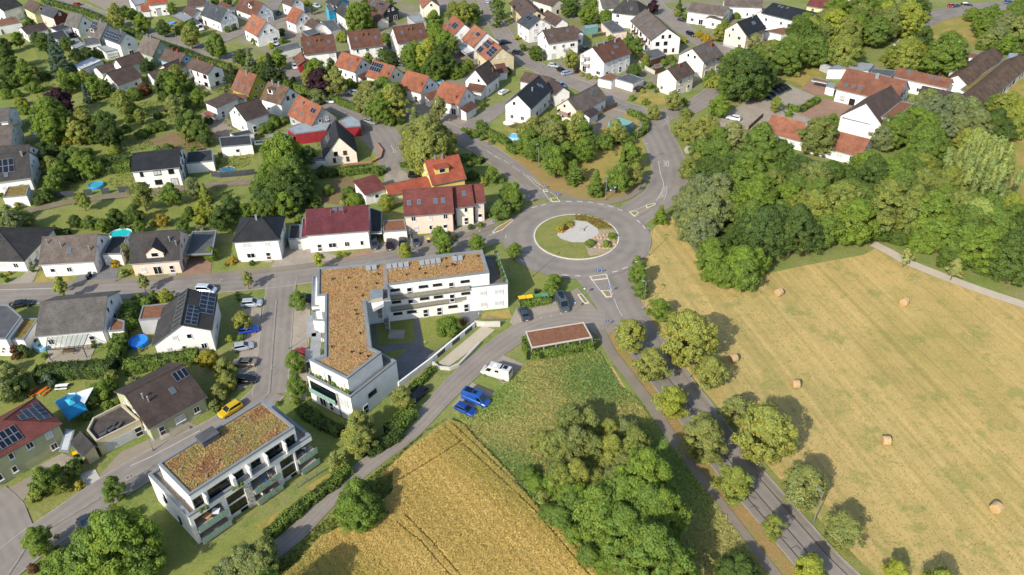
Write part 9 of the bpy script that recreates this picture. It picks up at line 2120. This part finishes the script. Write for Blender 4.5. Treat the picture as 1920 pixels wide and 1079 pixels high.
for i, (t, s) in enumerate(((.25, .5), (.5, .45), (.7, .6))):
    if 1: pass
    x, y = along(along(q[1], q[2], t), along(q[0], q[4], t), .25); b = MB(); b.box(-.6, .6, -.35, .35, .3, .42); [b.box(sx*.5-.03, sx*.5+.03, sy*.3-.03, sy*.3+.03, 0, .3) for sx in (-1, 1) for sy in (-1, 1)]; b.box(-.6, .6, .3, .38, .42, .8)
    Q = empty('garden_sofa', (x, y, 2.93), rz+.3*i); b.build('cushions', M_obj, Q, color=srgb('#4a4d52')); tag(Q, ('western grey cushioned seat on the garage terrace', 'middle grey cushioned seat on the garage terrace', 'eastern grey cushioned seat on the garage terrace')[i], 'garden sofa')
q = K['pergola']; P = empty('pergola', (*q[0], 0), 0, 'anthracite steel pergola with glass roof over the paved terrace', 'pergola'); ql = [(p[0]-q[0][0], p[1]-q[0][1]) for p in q]; M_an = M_frame_an
for i in range(4):
    a, c = ql[i], ql[(i+1) % 4]; b = MB(); b.tube((*a, 0), (*a, 2.6), .08, n=4); b.build('post', M_an, P); b = MB(); b.tube((*a, 2.65), (*c, 2.65), .08, n=4); b.build('beam', M_an, P)
for i in range(1, 8): a, c = along(ql[0], ql[1], i/8), along(ql[3], ql[2], i/8); b = MB(); b.tube((*a, 2.72), (*c, 2.72), .04, n=4); b.build('rafter', M_an, P)
def glassroof():
    m, n, l, bb = newmat('clear_roof_glass'); tr = n.new('ShaderNodeBsdfTransparent'); tr.inputs[0].default_value = (.8, .85, .85, 1); gl = n.new('ShaderNodeBsdfGlossy'); gl.inputs['Roughness'].default_value = .08; mx = n.new('ShaderNodeMixShader'); mx.inputs[0].default_value = .06; l.new(tr.outputs[0], mx.inputs[1]); l.new(gl.outputs[0], mx.inputs[2]); l.new(mx.outputs[0], n['Material Output'].inputs[0]); return m
M_rg = glassroof()
for i in range(8): a, c, e, f = along(ql[0], ql[1], (i+.05)/8), along(ql[0], ql[1], (i+.95)/8), along(ql[3], ql[2], (i+.95)/8), along(ql[3], ql[2], (i+.05)/8); b = MB(); b.face([(*f, 2.78), (*e, 2.78), (*c, 2.78), (*a, 2.78)]); b.build('glass_pane', M_rg, P)
sheet('pergola_terrace', inset(q, -.8), .11, G_['paving']); c0 = np.mean(q, 0); b = MB(); b.box(-1.1, 1.1, -.5, .5, .7, .76); [b.box(sx-.04, sx+.04, sy-.04, sy+.04, 0, .7) for sx in (-1, 1) for sy in (-.4, .4)]; o = b.build('garden_table', M_wood, loc=(float(c0[0]), float(c0[1])-.5, .11), rz=.1); tag(o, 'wooden dining table under the glass pergola', 'table')
q = K['tent']; ct = np.mean(q, 0); P = empty('garden_tent', (*map(float, ct), 0), 0, 'turquoise blue garden pavilion tent with pyramid top on the picnic lawn', 'tent'); ql = [(p[0]-ct[0], p[1]-ct[1]) for p in q]; M_tent = surf('tent_cloth', '#1f86b8', '#1a77a8', .8, .6); b = MB()
for i in range(4): a, c = ql[i], ql[(i+1) % 4]; m = along(a, c, .5); b.face([(*a, 2.1), (*m, 2.25), (0, 0, 3.2)][::-1]); b.face([(*m, 2.25), (*c, 2.1), (0, 0, 3.2)][::-1]); b.face([(*a, 1.85), (*c, 1.85), (*c, 2.1), (*a, 2.1)][::-1])
b.build('canopy', M_tent, P); b = MB(); s_ = [(x*.35, y*.35) for x, y in ql]
for i in range(4): b.face([(*s_[i], 3.0), (*s_[(i+1) % 4], 3.0), (0, 0, 3.5)][::-1])
b.build('vent_cap', plain('tent_vent_cloth', '#35a3b8', .6), P)
for p in ql: b = MB(); b.tube((*p, 0), (*p, 2.1), .04); b.build('pole', M_metal, P)
q = K['sail']; ct = np.mean(q, 0); P = empty('shade_sail', (*map(float, ct), 0), 0, 'pale grey shade sail stretched beside the turquoise tent', 'shade sail'); ql = [(p[0]-ct[0], p[1]-ct[1]) for p in q]; b = MB(); zz = (2.2, 2.9, 3.4, 2.6); N_ = 8
def bil(u, v): a = along(ql[0], ql[1], u); c = along(ql[3], ql[2], u); p = along(a, c, v); return (p[0], p[1], (zz[0]*(1-u)+zz[1]*u)*(1-v)+(zz[3]*(1-u)+zz[2]*u)*v-.5*math.sin(math.pi*u)*math.sin(math.pi*v))
for i in range(N_):
    for j in range(N_): b.face([bil(i/N_, j/N_), bil(i/N_, (j+1)/N_), bil((i+1)/N_, (j+1)/N_), bil((i+1)/N_, j/N_)])
b.build('cloth', plain('sail_cloth', '#aeb7bf', .7), P)
for p, z in zip(ql, zz): b = MB(); b.tube((*p, 0), (*p, z), .04); b.build('mast', M_metal, P)
# ---------------------------------------------------------------- things from the tables
for a in CARS: x, y, rz, t, c, lab, grp, nm, ct = a; car(x, y, rz, t, c, lab, grp, nm, ct)
for x, y, h, rz, lab in LAMPS: lamp(x, y, h, rz, lab)
for x, y, rz, k, lab, h in SIGNS: sign(x, y, rz, k, lab, h)
for a in BALES: bale(*a)
for a in POOLS: pool(*a)
for a in PARASOLS: parasol(*a)
for pts, h, lab, st_, co in FENCES: fence(pts, h, lab, st_, co, 'fences and garden walls')
for a in BINS: bin_(*a)
for a in BENCHES: bench(*a)
for a in BOLLARDS: bollard(*a)
for pts, w, h, tn, lab, g, sm in HEDGES: hedge(pts, w, h, tn, lab, g, sm)
GRP = {'bush': 'bushes in the gardens', 'ball': 'clipped shrubs', 'cone': 'conifers in the gardens', 'young': 'young trees along the streets', 'column': 'slender columnar trees'}
for ln in TREES.split('\n'):
    x, y, W_, kd, tn, hs, rl, li = ln.split(); x, y, W_, hs, rl, li = float(x), float(y), float(W_), float(hs), int(rl), int(li)
    tree(x, y, W_, kd, tn, treelabel(W_, tn, kd, rl, LM[li]), GRP.get(kd, 'trees of the neighbourhood') if rl < 4 else 'greenery by the ' + LM[li], treename(kd, tn), 'bush' if kd in ('bush', 'ball') else 'tree', hs=hs)
for poly, step, wr, kinds, tones, grp, lab, seed, nm, ct, hs in FILLS:
    rs = random.Random(seed); ys = [q[1] for q in poly]; xs = [q[0] for q in poly]; y = min(ys); kk = 0
    while y < max(ys):
        x = min(xs) + (step/2 if kk % 2 else 0)
        while x < max(xs):
            q = (x + rs.uniform(-.3, .3)*step, y + rs.uniform(-.3, .3)*step); r1, r2, r3, r4, r5 = rs.random(), rs.uniform(*wr), rs.choice(kinds), rs.uniform(.85, 1.15), rs.random()
            if inpoly(np.array([q]), poly)[0]:
                v = .5+.5*math.sin(q[0]*.11+2*math.sin(q[1]*.07))*math.cos(q[1]*.09); tn = tones[min(len(tones)-1, int((v*.6+r1*.4)*len(tones)))]
                sz = 'smaller' if r2 < (wr[0]+wr[1])/2 - .3 else 'taller'; near = min(WL, key=lambda k_: (k_[1]-q[0])**2 + (k_[2]-q[1])**2)[0]; tree(q[0], q[1], r2, r3, tn, sz + ' ' + TN[tn] + ' ' + lab + ' near the ' + near, grp, nm, ct, hs=hs*r4)
            x += step
        y += step*.87; kk += 1
# ---------------------------------------------------------------- crops and grass as real growth
wheat = K['wheat']; WROW = math.atan2(wheat[5][1]-wheat[2][1], wheat[5][0]-wheat[2][0]) + math.pi/2; tr = [np.array(t) for t in K['tram']]
def offtram(Pp):
    keep = np.ones(len(Pp), bool)
    for t in tr:
        for a, b_ in zip(t, t[1:]):
            ab = b_-a; u = np.clip(((Pp-a)@ab)/(ab@ab), 0, 1); d = np.linalg.norm(Pp-(a+u[:, None]*ab), axis=1); keep &= d > .17
    return keep
scatter('wheat', inset(wheat, .3), 260000, (.6, .85), (.1, .22), ['#c0ac66', '#cbb66e', '#d6c07a', '#c8b26a', '#baab60', '#a8a258', '#cfba76'], 'ripe golden wheat standing in the field with wheel tracks', 'wheat', up=4, freq=.12, amp=.9, jit=.1, rows=(WROW, 1.5, .07), mask=offtram, lean=(.25, .1), aspect=2.6)
scatter('tall_grass', K['meadow'], 150000, (.1, .34), (.14, .34), ['#78944a', '#8aa054', '#a0a85e', '#b4a86c', '#a8a264', '#84964e', '#6c8a4c'], 'rough tall grass and weeds beside the footpath', 'tall grass', up=3.2, freq=.13, aspect=2.6, amp=1.0)
scatter('verge_growth', [s for s in SHEETS if s[0] == 'lane_verge'][0][3], 16000, (.05, .4), (.12, .35), ['#4f6428', '#64752f', '#7b8038'], 'weedy green verge between lane and wheat', 'grass', up=.3, freq=.3, aspect=2.4)
scatter('field_stubble', [s for s in SHEETS if s[0] == 'hay_field'][0][3], 70000, (.02, .05), (.08, .22), ['#b69f6e', '#ac9866', '#a0925e', '#8e8e52', '#b29d6a'], 'mown stubble and stray hay on the big field', 'stubble', up=1.2, freq=.06, aspect=2.8)
scatter('garden_weeds', [(-120, 180), (-60, 180), (-45, 205), (-75, 250), (-120, 262), (-160, 290), (-175, 280), (-150, 215)], 60000, (.02, .35), (.15, .5), ['#5a6c34', '#6e7e3c', '#84884a', '#667a3a'], 'wild garden growth and vegetable beds between the shrubs of the west gardens', 'undergrowth', up=1.2, freq=.15, mask=lambda q: np.sin(q[:, 0]*.31+1.7*np.sin(q[:, 1]*.17))+np.sin(q[:, 1]*.27+q[:, 0]*.11) > .35)
0 and scatter('west_growth', [(-150, 150), (-60, 150), (-48, 185), (-110, 185), (-150, 190)], 30000, (.03, .4), (.18, .5), ['#4f6228', '#5f7030', '#74803a'], 'low garden growth round the western lawns', 'undergrowth', up=.7, freq=.15)
print('objects', len(bpy.data.objects), 'verts', sum(len(m.vertices) for m in bpy.data.meshes))
